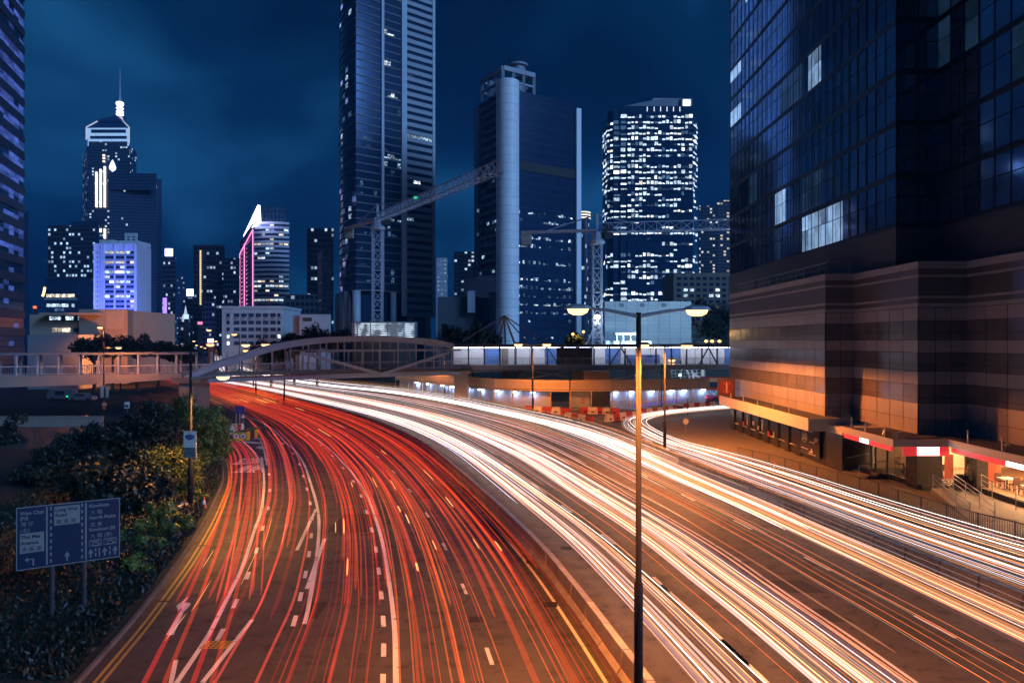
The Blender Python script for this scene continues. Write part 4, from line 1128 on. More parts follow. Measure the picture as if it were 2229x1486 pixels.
# violet floodlit slab
pb = thing('violet_block', 'pale office block floodlit violet with three window columns and a rooftop frame', 'building', (X(265, 330), 330, 0))
M_vw = mat('violet_block_wall', (0.55, 0.55, 0.58), 0.7, var=0.08, scale=0.1)
D = 330.0
MB().prism([(X(203, D), D), (X(297, D), D), (X(329, D+18), D + 18), (X(325, D + 40), D + 40), (X(203, D + 40), D + 40)], 0, Z(530, D)).obj('wall', M_vw, pb)
cells = []
for r in range(17):
    y = 547 + r * 10.6
    for gi, (a, b2) in enumerate(((229, 248), (252, 271), (275, 292))):
        MB().box((X(a, D), D - 0.5, Z(y + 9.4, D)), (X(b2, D), D - 0.02, Z(y + 5.6, D))).obj('spandrel', M_pale2, pb)
        for h in range(2):
            aa = a + h * (b2 - a) / 2
            on = r in (0, 2, 4, 6, 9) and random.random() < 0.75 or random.random() < 0.12
            cells.append(((X(aa + 0.3, D), D - 0.06), (1, 0), (X((b2-a)/2 - 0.6, D) - X(0, D)), Z(y + 5.4, D), Z(y, D), 0.1, random.choice([LIT[0], LIT[1], LIT[3]]) if on else M_glass))
    cells.append(((X(211, D), D - 0.06), (1, 0), 0.6, Z(y + 4, D), Z(y + 1.5, D), 0.1, M_glass))
panes(pb, cells, 300)
k = MB()
for px in range(232, 326, 1): pass
for px in (206, 222, 227, 250, 273, 294): k.box((X(px - 0.6, D), D - 0.7, 0), (X(px + 0.6, D), D - 0.02, Z(531, D)))
k.obj('pilasters', M_vw, pb)
k = MB(); z = Z(530, D)
k.box((X(208, D), D + 3, z), (X(240, D), D + 12, z + 2.2)); k.box((X(248, D), D + 4, z), (X(290, D), D + 16, z + 2.0))
for px in (259, 270, 282): k.bar((X(px, D), D + 6, z), (X(px, D), D + 6, Z(506, D)), 0.8)
k.bar((X(257, D), D + 6, Z(507, D)), (X(284, D), D + 6, Z(507, D)), 1.0, 1.6); k.bar((X(257, D), D + 6, Z(515, D)), (X(284, D), D + 6, Z(515, D)), 0.6)
k.obj('rooftop_frame', M_vw, pb)
def flood(name, label, loc, col, power, target=None, size=0.6, cat='floodlight', bulb=9.0, spot=None):
    r = thing(name, label, cat, loc)
    x, y, z = loc
    MB().box((x - size, y - size*0.3, z), (x + size, y + size*0.3, z + size)).obj('housing', M_dsteel, r)
    MB().box((x - size*0.8, y - size*0.3 - 0.03, z + 0.1*size), (x + size*0.8, y - size*0.3 - 0.005, z + 0.9*size)).obj('lens', emis(name + '_lens', col, bulb), r) if bulb else None
    ld = bpy.data.lights.new('lamp_light', 'POINT' if not spot else 'SPOT'); ld.energy = power; ld.color = col; ld.shadow_soft_size = size
    lo = bpy.data.objects.new('lamp_light', ld)
    lo.location = (x, y - size*0.3 - 0.3, z + size/2)
    if spot:
        ld.spot_size = spot; ld.spot_blend = 0.6
        dv = (Vector(target) - Vector(lo.location)).normalized(); lo.rotation_euler = dv.to_track_quat('-Z', 'Y').to_euler()
    reg(lo, r, Matrix.Identity(4))
    return r
for i, (px, lab) in enumerate(((225, 'violet floodlight on the low roof under the left of the violet block'), (290, 'violet floodlight on the low roof under the right of the violet block'))):
    flood('violet_floodlight', lab, (X(px, 312), 312, 16), (0.13, 0.16, 1.0), 150000, target=(X(px, 330), 330, 42), spot=math.radians(110), bulb=2.0)
# lower blocks on the left
lo1 = bldg('low_dark_block', 'low dark block with two bright strips of windows beside the violet block', 98, 168, 606, 300, 25, M_glass)
for (y0, y1, a, b2, m) in ((647, 640, 101, 163, LIT[3]), (668, 661, 102, 163, LIT[0]), (677, 671, 117, 140, LIT[2])):
    nwin = 9
    for i in range(nwin):
        w = (b2 - a) / nwin
        if random.random() < 0.85: place('window_pane', upane(m), lo1, (X(a + i*w, 300), 299.9, Z(y0, 300)), 0, (X(a + w*0.9, 300) - X(a, 300), 0.1, Z(y1, 300) - Z(y0, 300)))
MB().box((X(97, 300), 299.6, Z(653, 300)), (X(168, 300), 300, Z(649, 300))).obj('ledge', M_pale2, lo1)
k = MB(); k.tube([P(93, 645, 300), P(96, 636, 300), P(98, 625, 300)], 0.5, 5); k.obj('roof_neon', emis('yellow_neon', (1.0, 0.75, 0.3), 3.0), lo1)
bldg('stepped_dark_block', 'dark stepped block right of the low strip-lit block', 165, 202, 605, 310, 20, M_glass2)
bldg('side_sliver_tower', 'thin dark tower just right of the banded tower', 52, 62, 460, 200, 10, M_glass2)
oc = thing('terracotta_hall', 'long low hall with orange lit end wall and a flat overhanging roof', 'building', (X(180, 170), 170, 0))
D = 170.0
M_or = mat('hall_wall', (0.46, 0.36, 0.28), 0.75, var=0.12, scale=0.15)
MB().prism([(X(172, D), D), (X(278, D), D), (X(290, D + 8), D + 8), (X(290, D + 8), D + 30), (X(172, D), D + 30)], 0, Z(673, D)).obj('end_wall', M_or, oc)
MB().box((X(233, D), D - 0.25, Z(716, D)), (X(269, D), D - 0.01, Z(676, D))).obj('wall_panel', mat('hall_panel', (0.5, 0.4, 0.3), 0.7), oc)
MB().box((X(52, D), D + 2, 0), (X(172, D), D + 30, Z(684, D))).obj('long_wing', M_or, oc)
MB().box((X(96, D), D - 2, Z(686, D)), (X(224, D), D + 20, Z(681, D))).obj('flat_roof', M_or, oc)
MB().box((X(95, D), D + 1.7, Z(698, D)), (X(210, D), D + 1.98, Z(687, D))).obj('strip_window', M_glass, oc)
for i in range(8):
    if i not in (3, 6): place('window_pane', upane(LIT[0]), oc, (X(98 + i*9, D), D + 1.6, Z(696, D)), 0, (0.85, 0.1, 0.9))
for (a, m) in ((103, LIT[3]), (124, LIT[3]), (150, M_glass)): place('window_pane', upane(m), oc, (X(a, D), D + 1.9, Z(722, D)), 0, (X(a + 18, D) - X(a, D), 0.12, 1.0))
MB().box((X(60, D-20), D - 20, 0), (X(170, D-20), D - 10, Z(728, D-20))).obj('front_annex', M_pale2, oc)
bldg('pink_lit_wall', 'pale wall panel tinted with pink light at the foot of the violet block', 289, 320, 716, 240, 6, mat('pink_light_tint', (0.6, 0.45, 0.45), 0.7), cat='wall')  # pink glow is mixed into the wall's base colour
# towers with roof signs
def signbox(label, pxa, pxb, y0, y1, d, col, s):
    r = thing('roof_sign', label, 'sign', P((pxa+pxb)/2, y1, d))
    MB().box((X(pxa, d), d, Z(y1, d)), (X(pxb, d), d + 1.5, Z(y0, d))).obj('lit_face', emis('sign_' + label[:14].replace(' ', '_'), col, s), r)
    MB().box((X(pxa - 0.6, d), d + 1.5, Z(y1 + 0.6, d)), (X(pxb + 0.6, d), d + 2.2, Z(y0 - 0.6, d))).obj('backing', M_dsteel, r)
    k = MB()
    for px in (pxa + 2, pxb - 2): k.bar((X(px, d), d + 1.8, Z(y1 + 5, d)), (X(px, d), d + 1.8, Z(y1, d)), 0.5)
    k.obj('struts', M_dsteel, r)
s1 = bldg('slim_sign_tower', 'slim tower under a violet-white roof sign, right of the grid tower', 353, 383, 560, 500, 20, far_windows('slim_wall', (0.06, 0.08, 0.13), 1.8, 3.3, 0.10, strength=1.0, seed=2.0))
signbox('violet-white roof sign on the slim tower', 359, 374, 541, 557, 499, (0.62, 0.5, 1.0), 6.0)
for (y0, y1) in ((660, 648), (690, 665), (720, 700)): MB().box((X(354, 499), 499, Z(y0, 499)), (X(361, 499), 499.6, Z(y1, 499))).obj('lit_banner', emis('banner_violet', (0.4, 0.25, 1.0), 1.6), s1)
bldg('sign_mid_tower', 'middling dark tower under a small violet roof sign', 398, 424, 648, 560, 20, far_windows('mid_wall', (0.04, 0.05, 0.09), 2.0, 3.2, 0.10, col=(0.5, 0.6, 1.0), strength=0.9, seed=4.0))
signbox('small violet roof sign in the street gap', 406, 420, 629, 644, 559, (0.6, 0.5, 1.0), 6.0)
bldg('blank_topped_tower', 'dark tower with a vertical row of warm lights on its corner', 421, 489, 533, 520, 30, far_windows('blank_wall', (0.02, 0.025, 0.045), 2.4, 3.6, 0.05, strength=1.0, seed=6.0))
kk = thing('corner_light_row', 'vertical row of warm lights down the corner of the dark tower', 'light strip', P(436, 640, 519))
k = MB()
for i in range(26): k.box((X(434.5, 519), 519, Z(545 + i*4.6 + 3, 519)), (X(437.5, 519), 519.6, Z(545 + i*4.6, 519)))
k.obj('lamps', emis('corner_lamps', (1.0, 0.75, 0.4), 1.6), kk)
for (nm, lab, a, b2, y, d, sd, wc) in (('narrow_tower', 'narrow dark tower below the corner light row', 466, 490, 590, 480, 11.0, (0.03, 0.035, 0.06)), ('paired_tower', 'dark tower directly left of the neon edged block', 486, 522, 562, 470, 12.0, (0.05, 0.06, 0.09)),
                     ('street_gap_tower', 'hazy blue tower at the end of the street gap', 385, 402, 600, 900, 13.0, (0.05, 0.07, 0.14)), ('gap_spire_tower', 'small tower with a white spire in the street gap', 388, 416, 700, 420, 14.0, (0.04, 0.05, 0.08)),
                     ('violet_street_block', 'violet tinted block low in the street gap', 440, 470, 655, 450, 15.0, (0.08, 0.08, 0.18))):
    bldg(nm, lab, a, b2, y, d, 18, far_windows(nm + '_wall', wc, 2.0, 3.3, 0.08, col=(0.6, 0.7, 1.0), strength=1.0, seed=sd))
k = thing('white_spire', 'small lit white spire in the street gap', 'spire', P(404, 700, 420)); MB().lathe(tuple(P(404, 700, 420)), [(2.2, 0), (2.2, 3), (1.0, 5), (0.1, 10)], 8).obj('spire', emis('spire_light', (0.6, 0.75, 1.0), 0.9), k)
# neon edged rounded block
nb = thing('neon_edged_block', 'rounded banded block edged in pink neon with a glowing slanted roof sign', 'building', (X(580, 500), 500, 0))
D = 500.0
fr = [Vector((X(553, 500), 500))]
for i in range(1, 9): 
    t = i / 8; fr.append(Vector((X(553 + 76*t, 500), 500 - 7 * math.sin(t * 2.2) + 6*t)))
side_far = Vector((X(523, 600), 600))
zt5 = Z(484, D)
MB().prism([tuple(p) for p in fr] + [(X(629, 560), 560), tuple(side_far)], 0, zt5).obj('core', M_glass, nb)
cells = []
for fl in range(24):
    z0 = zt5 - 3.4 * (fl + 1)
    if z0 < 4: break
    b = MB()
    for a, b2 in zip(fr, fr[1:]):
        uu, nn, LL = wall_frame(a, b2); b.obox(a, uu, nn, 0, LL, 0, 0.5, z0 + 1.7, z0 + 3.4)
        if random.random() < (0.8 if fl in (12, 13, 16, 4) else 0.12): cells.append((a + nn*0.08, uu, LL*0.85, z0 + 0.2, z0 + 1.5, 0.1, random.choice([LIT[3], LIT[0]])))
    b.obj('spandrel_band', M_pale, nb)
    uu, nn, LL = wall_frame(side_far, fr[0])
    MB().obox(side_far, uu, nn, 0, LL, 0, 0.5, z0 + 1.9, z0 + 3.4).obj('side_band', mat('violet_band', (0.2, 0.2, 0.32), 0.5), nb)
panes(nb, cells, 300)
M_neon = emis('pink_neon', (1.0, 0.25, 0.55), 2.4)
k = MB(); uu, nn, LL = wall_frame(side_far, fr[0])
def sp(t, py): 
    q = side_far + uu * (LL * t) + nn * 0.9; return (q.x, q.y, Z(py, q.y))
k2 = [(1.0, 500), (0.97, 500)]
for (a, b2) in ((sp(1, 500), sp(1, 668)), (sp(0.42, 531), sp(0.42, 668)), (sp(0.05, 553), sp(0.05, 668)), (sp(1, 500), sp(0.05, 553))): k.bar(a, b2, 0.55)
k.obj('neon_tubes', M_neon, nb)
rs = thing('slanted_roof_sign', 'long glowing violet-white sign running along the roof edge of the neon block', 'sign', sp(0.9, 484))
k = MB()
a, b2 = sp(1.22, 446), sp(0.0, 520)
A_, B_, C_, D_ = Vector(P(561, 446, 470)), Vector(P(563, 482, 470)), Vector(P(528, 522, 590)), Vector(P(530, 512, 590))
k.add([A_, B_, C_, D_] + [q + Vector((1.0, 2.0, 0)) for q in (A_, B_, C_, D_)], [(0,1,2,3),(7,6,5,4),(0,4,5,1),(1,5,6,2),(2,6,7,3),(3,7,4,0)])
k.obj('lit_face', emis('roof_sign_light', (0.55, 0.55, 1.0), 7.0), rs)
k = MB()
for i in range(7):
    xx = X(565 + i*8, 505); k.bar((xx, 512, zt5), (xx, 512, Z(448, 505)), 0.35); 
for py in (450, 462, 474): k.bar((X(563, 505), 512, Z(py, 505)), (X(614, 505), 512, Z(py, 505)), 0.3)
k.obj('roof_lattice', M_dsteel, nb)
# dark blocks between the neon block and the tall tower
far_windows('gap_wall_a', (0.015, 0.02, 0.035), 2.2, 3.5, 0.10, strength=1.1, seed=21.0); far_windows('gap_wall_b', (0.12, 0.13, 0.18), 6.0, 5.0, 0.02, strength=0.8, seed=22.0, wv=(0.8, 0.9))
bldg('gap_dark_tower', 'black tower left of the tall office tower with a few lit rows', 668, 726, 497, 440, 25, MATS['gap_wall_a'])
bldg('slab_side_block', 'plain slab with a sloped pale side, touching the tall office tower', 692, 722, 540, 380, 25, MATS['gap_wall_b'], side=-8)
bldg('shadow_block', 'low dark block behind the two pale office blocks', 618, 690, 640, 340, 25, far_windows('shadow_wall', (0.04, 0.05, 0.07), 2.4, 3.4, 0.07, strength=0.8, seed=23.0))
# two pale low office blocks
wo = thing('pale_office_block', 'pale four-storey office block with regular windows and air conditioners', 'building', (X(548, 260), 260, 0))
D = 260.0
MB().box((X(483, D), D, 0), (X(615, D), D + 22, Z(668, D))).obj('wall', mat('pale_render', (0.46, 0.47, 0.5), 0.8, var=0.12, scale=0.3), wo)
MB().box((X(481, D), D - 0.4, Z(672, D)), (X(617, D), D + 22.4, Z(666, D))).obj('roof_parapet', MATS['pale_render'], wo)
for r, y in enumerate((681, 697, 712, 727, 742)):
    for c in range(8):
        px = 494 + c * 15.8; w = 7 if c in (0, 7) else 12
        lit = (r, c) in ((3, 0), (3, 7), (4, 0))
        wx = place('window_frame', upane(M_pale2), wo, (X(px, D), D - 0.15, Z(y + 9, D)), 0, (w * D / F, 0.3, 8.5 * D / F))
        for h in range(3 if w > 8 else 1):
            nn = 3 if w > 8 else 1
            place('window_pane', upane(LIT[1] if lit else M_glass), wo, (X(px + 0.6 + h*(w - 0.8)/nn, D), D - 0.31, Z(y + 8.4, D)), 0, (((w - 0.8)/nn - 0.5) * D / F, 0.05, 7.2 * D / F))
        if r == 0 or random.random() < 0.15: MB().box((X(px + 3, D), D - 0.9, Z(y + 12.5, D)), (X(px + 8, D), D - 0.16, Z(y + 9.2, D))).obj('air_conditioner', M_pale2, wo)
wb = bldg('pale_blank_block', 'pale almost windowless block with one louvred opening', 652, 720, 684, 230, 20, mat('pale_render2', (0.45, 0.46, 0.5), 0.8, var=0.1, scale=0.2))
MB().box((X(637, 232), 232, 0), (X(652, 232), 250, Z(686, 232))).obj('side_wing', M_pale2, wb)
for i in range(6): MB().box((X(659 + i*3.4, 230), 229.85, Z(699, 230)), (X(661.6 + i*3.4, 230), 229.99, Z(691, 230))).obj('louvre', M_dsteel, wb)
MB().box((X(711, 230), 229.9, Z(722, 230)), (X(716, 230), 229.99, Z(716, 230))).obj('window_pane', M_glass, wb)
# between and behind the other towers
bldg('pale_slab_tower', 'pale narrow slab tower with dotted windows right of the tall office tower', 950, 974, 561, 520, 20, far_windows('slab_wall', (0.4, 0.42, 0.48), 2.6, 3.2, 0.35, strength=0.7, seed=31.0, wu=(0.3, 0.6), wv=(0.4, 0.7), glass=(0.2, 0.2, 0.24)))
bldg('dim_gap_tower', 'dim tower with scattered lights left of the white shaft tower', 988, 1034, 548, 560, 25, far_windows('dimgap_wall', (0.03, 0.04, 0.065), 2.8, 3.4, 0.10, strength=1.0, seed=32.0))
lb = bldg('dark_low_block', 'dark low block with a stepped front between the two big towers', 952, 1036, 646, 300, 25, mat('low_dark', (0.07, 0.08, 0.1), 0.7))
MB().box((X(1018, 296), 296, Z(680, 296)), (X(1034, 296), 299, Z(633, 296))).obj('pale_panel', M_pale, lb)
rt = thing('ring_topped_tower', 'slim ribbed tower with a round ring-lit crown behind the white shaft tower', 'building', (X(1272, 640), 640, 0))
MB().lathe((X(1271, 640), 650, 0), [(6.2, 0), (6.2, Z(478, 640)), (7.0, Z(477, 640)), (7.0, Z(460, 640)), (5.0, Z(455, 640))], 20).obj('shaft', far_windows('ring_wall', (0.06, 0.08, 0.15), 1.2, 3.4, 0.02, seed=33.0, wv=(0.05, 0.95), wu=(0.3, 0.9)), rt)
for y in (461, 467, 473): MB().lathe((X(1271, 640), 650, Z(y, 640)), [(7.0, 0), (7.4, 0.2), (7.4, 1.0), (7.0, 1.2)], 24).obj('light_ring', emis('ring_light', (1.0, 0.9, 0.75), 1.8), rt)
bldg('scaffold_tower', 'narrow tower in construction netting left of the lit office tower', 1283, 1312, 520, 380, 16, far_windows('scaff_wall', (0.10, 0.12, 0.16), 4.0, 3.2, 0.04, seed=34.0, wu=(0.05, 0.95), wv=(0.2, 0.9), glass=(0.03, 0.04, 0.07)))
bldg('residential_tower', 'residential tower with dotted corner lights right of the lit office tower', 1522, 1562, 448, 620, 20, far_windows('resi_wall', (0.03, 0.04, 0.06), 2.6, 3.0, 0.12, col=(0.9, 0.9, 0.85), strength=1.0, seed=35.0))
bldg('residential_slab', 'paler residential slab half hidden by the right glass tower', 1560, 1640, 436, 640, 20, far_windows('resi2_wall', (0.06, 0.07, 0.09), 3.0, 3.0, 0.10, col=(1.0, 0.9, 0.75), strength=0.9, seed=36.0))
bt = thing('brown_tenement', 'brownish block with square windows under the lit office tower', 'building', (X(1530, 280), 280, 0))
D = 280.0
MB().box((X(1466, D), D, 0), (X(1640, D), D + 20, Z(594, D))).obj('wall', mat('brown_render', (0.17, 0.14, 0.11), 0.8, var=0.15), bt)
for r in range(8):
    for c in range(9):
        px, y = 1474 + c * 14, 602 + r * 12.5
        lit = (r, c) in ((2, 1), (2, 2), (2, 6), (3, 1), (3, 5), (3, 6), (5, 6), (6, 5))
        place('window_pane', upane(LIT[0] if lit else M_glass), bt, (X(px, D), D - 0.05, Z(y + 7, D)), 0, (8.5 * D / F, 0.1, 6 * D / F))
        MB().box((X(px - 0.6, D), D - 0.25, Z(y + 8, D)), (X(px + 9, D), D - 0.01, Z(y + 7.2, D))).obj('sill', MATS['brown_render'], bt)

# ================================================================ FOOTBRIDGES
M_bridge = mat('bridge_steel', (0.30, 0.32, 0.37), 0.5, var=0.12, scale=0.5)
M_bconc = mat('bridge_concrete', (0.22, 0.19, 0.16), 0.8, var=0.2, scale=0.4)
fb = thing('arch_footbridge', 'pale steel arch footbridge spanning the road, with open railings', 'footbridge', (-44, 92, 0))
A = Vector((X(395, 92), 92.0)); Bq = Vector((X(1002, 112), 112.0)); Lq = Vector((X(-60, 85), 85.0))
ub, nb_, Lb = wall_frame(A, Bq)
def bt_px(px):       # bridge parameter where the sight line px crosses the near edge
    s = (px - CX) / F
    return (s * A.y - A.x) / (ub.x - s * ub.y)
WID = 3.6
dk = 6.2
MB().obox(A, ub, nb_, -0.5, Lb + 2, -WID, 0, 5.75, dk).obj('deck', M_bconc, fb)
def rib(off, name):
    pts = [(400,826),(467,797),(529,778),(588,759),(642,748),(710,740),(804,737),(871,739),(938,744),(985,753)]
    prev = None
    b = MB(); P3 = []
    for (px, py) in pts:
        t = bt_px(px); q = A + ub * t; z = Z(py, q.y); P3.append(Vector((q.x + nb_.x*off, q.y + nb_.y*off, z)))
    # smooth
    sm = []
    for i in range(len(P3) - 1):
        p0, p1, p2, p3 = P3[max(i-1, 0)], P3[i], P3[i+1], P3[min(i+2, len(P3)-1)]
        for j in range(5):
            q = j / 5; sm.append(0.5 * ((2*p1) + (-p0+p2)*q + (2*p0-5*p1+4*p2-p3)*q*q + (-p0+3*p1-3*p2+p3)*q**3))
    sm.append(P3[-1])
    vs, fs = [], []
    for c in sm:
        for (o, z) in ((-0.3, -0.42), (0.3, -0.42), (0.3, 0.42), (-0.3, 0.42)): vs.append((c.x + nb_.x*o, c.y + nb_.y*o, c.z + z))
    for i in range(len(sm) - 1):
        for k in range(4): fs.append((i*4 + k, i*4 + (k+1) % 4, i*4 + 4 + (k+1) % 4, i*4 + 4 + k))
    fs += [(0, 1, 2, 3), tuple(len(vs) - 4 + k for k in (3, 2, 1, 0))]
    b.add(vs, fs).obj('arch_rib', M_bridge, fb)
    return sm
sm = rib(0.35, 'arch_rib'); rib(-WID - 0.35, 'arch_rib')
def arch_z(t):
    q = A + ub * t; best = min(sm, key=lambda c: abs((c - Vector((q.x, q.y, 0))).to_2d().dot(ub))); return best.z
MB().bar((*(A + nb_*0.3), 5.15), (*(Bq + nb_*0.3), 5.35), 0.55, 0.5).obj('tie_beam', M_bridge, fb)
MB().bar((*(A - nb_*WID), 5.15), (*(Bq - nb_*WID), 5.35), 0.5, 0.5).obj('tie_beam', M_bridge, fb)
for off in (0.12, -WID - 0.12):
    i = 0
    for px in list(range(632, 990, 39)):
        t = bt_px(px); q = A + ub * t + nb_ * off
        MB().bar((q.x, q.y, dk), (q.x, q.y, arch_z(t)), 0.14, 0.2).obj('hanger', M_bridge, fb)
M_pl = mat('post_white', (0.40, 0.42, 0.46), 0.5, var=0.05)
for px in range(432, 1000, 34):
    t = bt_px(px); q = A + ub * t - nb_ * (WID - 0.15)
    MB().bar((q.x, q.y, dk), (q.x, q.y, 9.0), 0.22).obj('roof_post', M_pl, fb)
MB().bar((*(A + ub * bt_px(640) - nb_*(WID-0.15)), 9.1), (*(Bq - nb_*(WID-0.15)), 9.1), 0.25, 0.3).obj('roof_beam', M_bridge, fb)
MB().bar((*(A + ub * bt_px(690) + nb_*0.05), 9.1), (*(Bq + nb_*0.05), 9.1), 0.25, 0.3).obj('roof_beam', M_bridge, fb)
for (a, b2) in (((653, 767), (828, 814)), ((828, 814), (976, 767))):
    q1, q2 = A + ub * bt_px(a[0]) + nb_*0.45, A + ub * bt_px(b2[0]) + nb_*0.45
    MB().bar((q1.x, q1.y, Z(a[1], q1.y)), (q2.x, q2.y, Z(b2[1], q2.y)), 0.3, 0.45).obj('raking_strut', M_bridge, fb)
def bridge_rail(root, p0, u, L, z, h=1.1, step=1.45):
    n = int(L / step)
    tr_ = MB(); tr_.bar((p0.x, p0.y, z + h), (p0.x + u.x*L, p0.y + u.y*L, z + h), 0.08); tr_.bar((p0.x, p0.y, z + 0.12), (p0.x + u.x*L, p0.y + u.y*L, z + 0.12), 0.05)
    tr_.obj('handrail', M_pl, root)
    for i in range(n):
        b = MB()
        for j in range(5):
            q = p0 + u * ((i + j / 5) * step); b.bar((q.x, q.y, z), (q.x, q.y, z + h), 0.03 if j else 0.07)
        b.obj('rail_bay', M_steel, root)
bridge_rail(fb, A + nb_ * -0.1, ub, Lb, dk); bridge_rail(fb, A - nb_ * (WID - 0.1), ub, Lb, dk)
# left approach span with its haunched girder
ul, nl, Ll = wall_frame(Lq, A)
vs, fs = [], []
for i in range(13):
    t = i / 12; zb = 4.72 + 0.8 * t ** 2.2
    for (o, z) in ((0.15, zb), (0.15, dk), (-WID, dk), (-WID, zb)):
        q = Lq + ul * (Ll * t) + nl * o; vs.append((q.x, q.y, z))
for i in range(12):
    for k in range(4): fs.append((i*4 + k, i*4 + 4 + k, i*4 + 4 + (k+1) % 4, i*4 + (k+1) % 4))
fs += [(3, 2, 1, 0), (48, 49, 50, 51)]
ap = thing('approach_span', 'orange lit concrete approach span of the footbridge on the left, with slender posts', 'footbridge', (Lq.x, Lq.y, 0))
MB().add(vs, fs).obj('girder', M_bconc, ap)
for off in (-0.05, -WID + 0.1):
    bridge_rail(ap, Lq + nl * off, ul, Ll - 0.3, dk)
    n = 10
    for i in range(n + 1):
        q = Lq + ul * ((Ll - 0.6) * (i / n if off > -1 else min(1, (i + 0.72) / n))) + nl * off
        MB().bar((q.x, q.y, dk), (q.x, q.y, 8.75), 0.2, 0.24).obj('roof_post', M_pl if off < -1 else M_bridge, ap)
MB().obox(Lq, ul, nl, 0, Ll + 1.5, -WID - 0.3, 0.3, 8.75, 9.05).obj('roof', mat('bridge_roof', (0.12, 0.13, 0.15), 0.7), ap)
# pier
pr = thing('bridge_pier', 'pale concrete pier where the arch footbridge lands behind the trees', 'pier', (A.x, A.y, 0))
q = A + ub * 1.2
MB().prism([(q.x - 1.0, q.y - 1.4), (q.x + 1.0, q.y - 1.4), (q.x + 1.0, q.y + 3.4), (q.x - 1.0, q.y + 3.4)], 0, 4.9).obj('shaft', M_bconc, pr)
k = MB(); k.add([(q.x-1.6,q.y-1.8,4.9),(q.x+1.9,q.y-1.8,4.9),(q.x+1.9,q.y+3.8,4.9),(q.x-1.6,q.y+3.8,4.9),(q.x-1.9,q.y-2.0,5.7),(q.x+2.4,q.y-2.0,5.7),(q.x+2.4,q.y+4.0,5.7),(q.x-1.9,q.y+4.0,5.7)], [(3,2,1,0),(4,5,6,7),(0,1,5,4),(1,2,6,5),(2,3,7,6),(3,0,4,7)]); k.obj('cap', M_bconc, pr)
pr2 = thing('bridge_pier', 'dark concrete pier under the right landing of the arch footbridge', 'pier', (Bq.x, Bq.y, 0))
MB().box((Bq.x - 1.0, Bq.y - 0.2, 0), (Bq.x + 1.2, Bq.y + 3.0, 5.75)).obj('shaft', M_bconc, pr2)
MB().box((Bq.x - 1.6, Bq.y - 0.6, 5.2), (Bq.x + 1.8, Bq.y + 3.4, 5.74)).obj('cap', M_bconc, pr2)
# mast with stays
ms = thing('stayed_mast', 'steel A-frame mast with raking stays at the bridge junction', 'mast', (X(1098, 117), 117, 0))
top = P(1098, 687, 117)
k = MB()
for px in (1084, 1122): k.bar(top, (X(px, 117), 117, 9.8), 0.32)
k.bar(top, (X(1100, 119), 119, 9.8), 0.3); k.obj('mast_legs', M_bridge, ms)
for (px, py, dd) in ((1008, 742, 114), (1050, 752, 115), (1150, 748, 117), (1196, 752, 118)): MB().tube([top, P(px, py, dd)], 0.11, 6).obj('stay', M_steel, ms)
MB().box((X(1092, 117), 116.6, 0), (X(1106, 117), 119.4, 9.8)).obj('mast_pier', M_bconc, ms)
# lit covered walkway to the right
wk = thing('lit_walkway', 'covered elevated walkway with brightly lit white interior, right of the arch', 'footbridge', (X(1300, 114), 114, 0))
wp, wq = Vector((X(985, 113), 113.0)), Vector((X(1660, 116), 116.0))
uw, nw, Lw = wall_frame(wp, wq)
MB().obox(wp, uw, nw, 0, Lw, -3.6, 0, 5.75, 6.6).obj('deck', M_bridge, wk)
MB().obox(wp, uw, nw, 0, Lw, -3.9, 0.3, 9.55, 10.05).obj('roof', mat('walkway_roof', (0.06, 0.065, 0.08), 0.6), wk)
M_ww = mat('walkway_wall', (0.78, 0.79, 0.80), 0.6, var=0.05)
M_tube = emis('walkway_tube', (0.72, 0.78, 1.0), 22.0)
n = 20
for i in range(n):
    a = Lw * i / n
    MB().obox(wp, uw, nw, a + 0.05, a + Lw/n - 0.05, -3.6, -3.5, 6.6, 9.55).obj('back_panel', M_ww if i % 4 != 2 else mat('walkway_wall_blue', (0.12, 0.25, 0.62), 0.5), wk)
    MB().obox(wp, uw, nw, a - 0.11, a + 0.11, -0.12, 0.12, 6.6, 9.55).obj('post', M_dsteel, wk)
    if not (5 <= i <= 8 and False):
        MB().obox(wp, uw, nw, a + 0.2, a + Lw/n - 0.2, -1.9, -1.7, 9.40, 9.50).obj('tube_light', M_tube, wk)
MB().obox(wp, uw, nw, Lw*0.33, Lw*0.445, -0.3, -0.12, 6.6, 9.5).obj('dark_screen', mat('walk_screen', (0.03, 0.035, 0.05), 0.5), wk)
MB().obox(wp, uw, nw, Lw*0.57, Lw*0.68, -3.45, -3.40, 6.7, 8.2).obj('advert_panel', mat('advert', (0.16, 0.22, 0.5), 0.4, var=0.8, scale=0.8), wk)
for (t0, t1) in ((0.30, 0.335), (0.50, 0.535), (0.535, 0.57), (0.79, 0.82), (0.82, 0.85)):
    up_ = t0 in (0.50, 0.79)
    q1, q2 = wp + uw*(Lw*t0) + nw*0.2, wp + uw*(Lw*t1) + nw*0.2
    MB().bar((q1.x, q1.y, 6.6 if up_ else 9.5), (q2.x, q2.y, 9.5 if up_ else 6.6), 0.2).obj('brace', M_dsteel, wk)
bridge_rail(wk, wp + nw * 0.02, uw, Lw, 6.6)
for t in (0.22, 0.46, 0.70, 0.93):
    q = wp + uw*(Lw*t) - nw*1.8
    MB().box((q.x - 0.4, q.y - 0.6, 0), (q.x + 0.4, q.y + 0.6, 5.75)).obj('support_column', M_bconc, wk)
k = MB()
for (a, b2, z0, z1) in ((0.02, 0.24, 5.3, 5.6), (0.20, 0.40, 3.8, 5.6), (0.24, 0.44, 5.6, 3.9), (0.5, 0.7, 3.9, 5.6)):
    q1, q2 = wp + uw*(Lw*a) - nw*2.6, wp + uw*(Lw*b2) - nw*2.6
    k.bar((q1.x, q1.y, z0), (q2.x, q2.y, z1), 0.16)
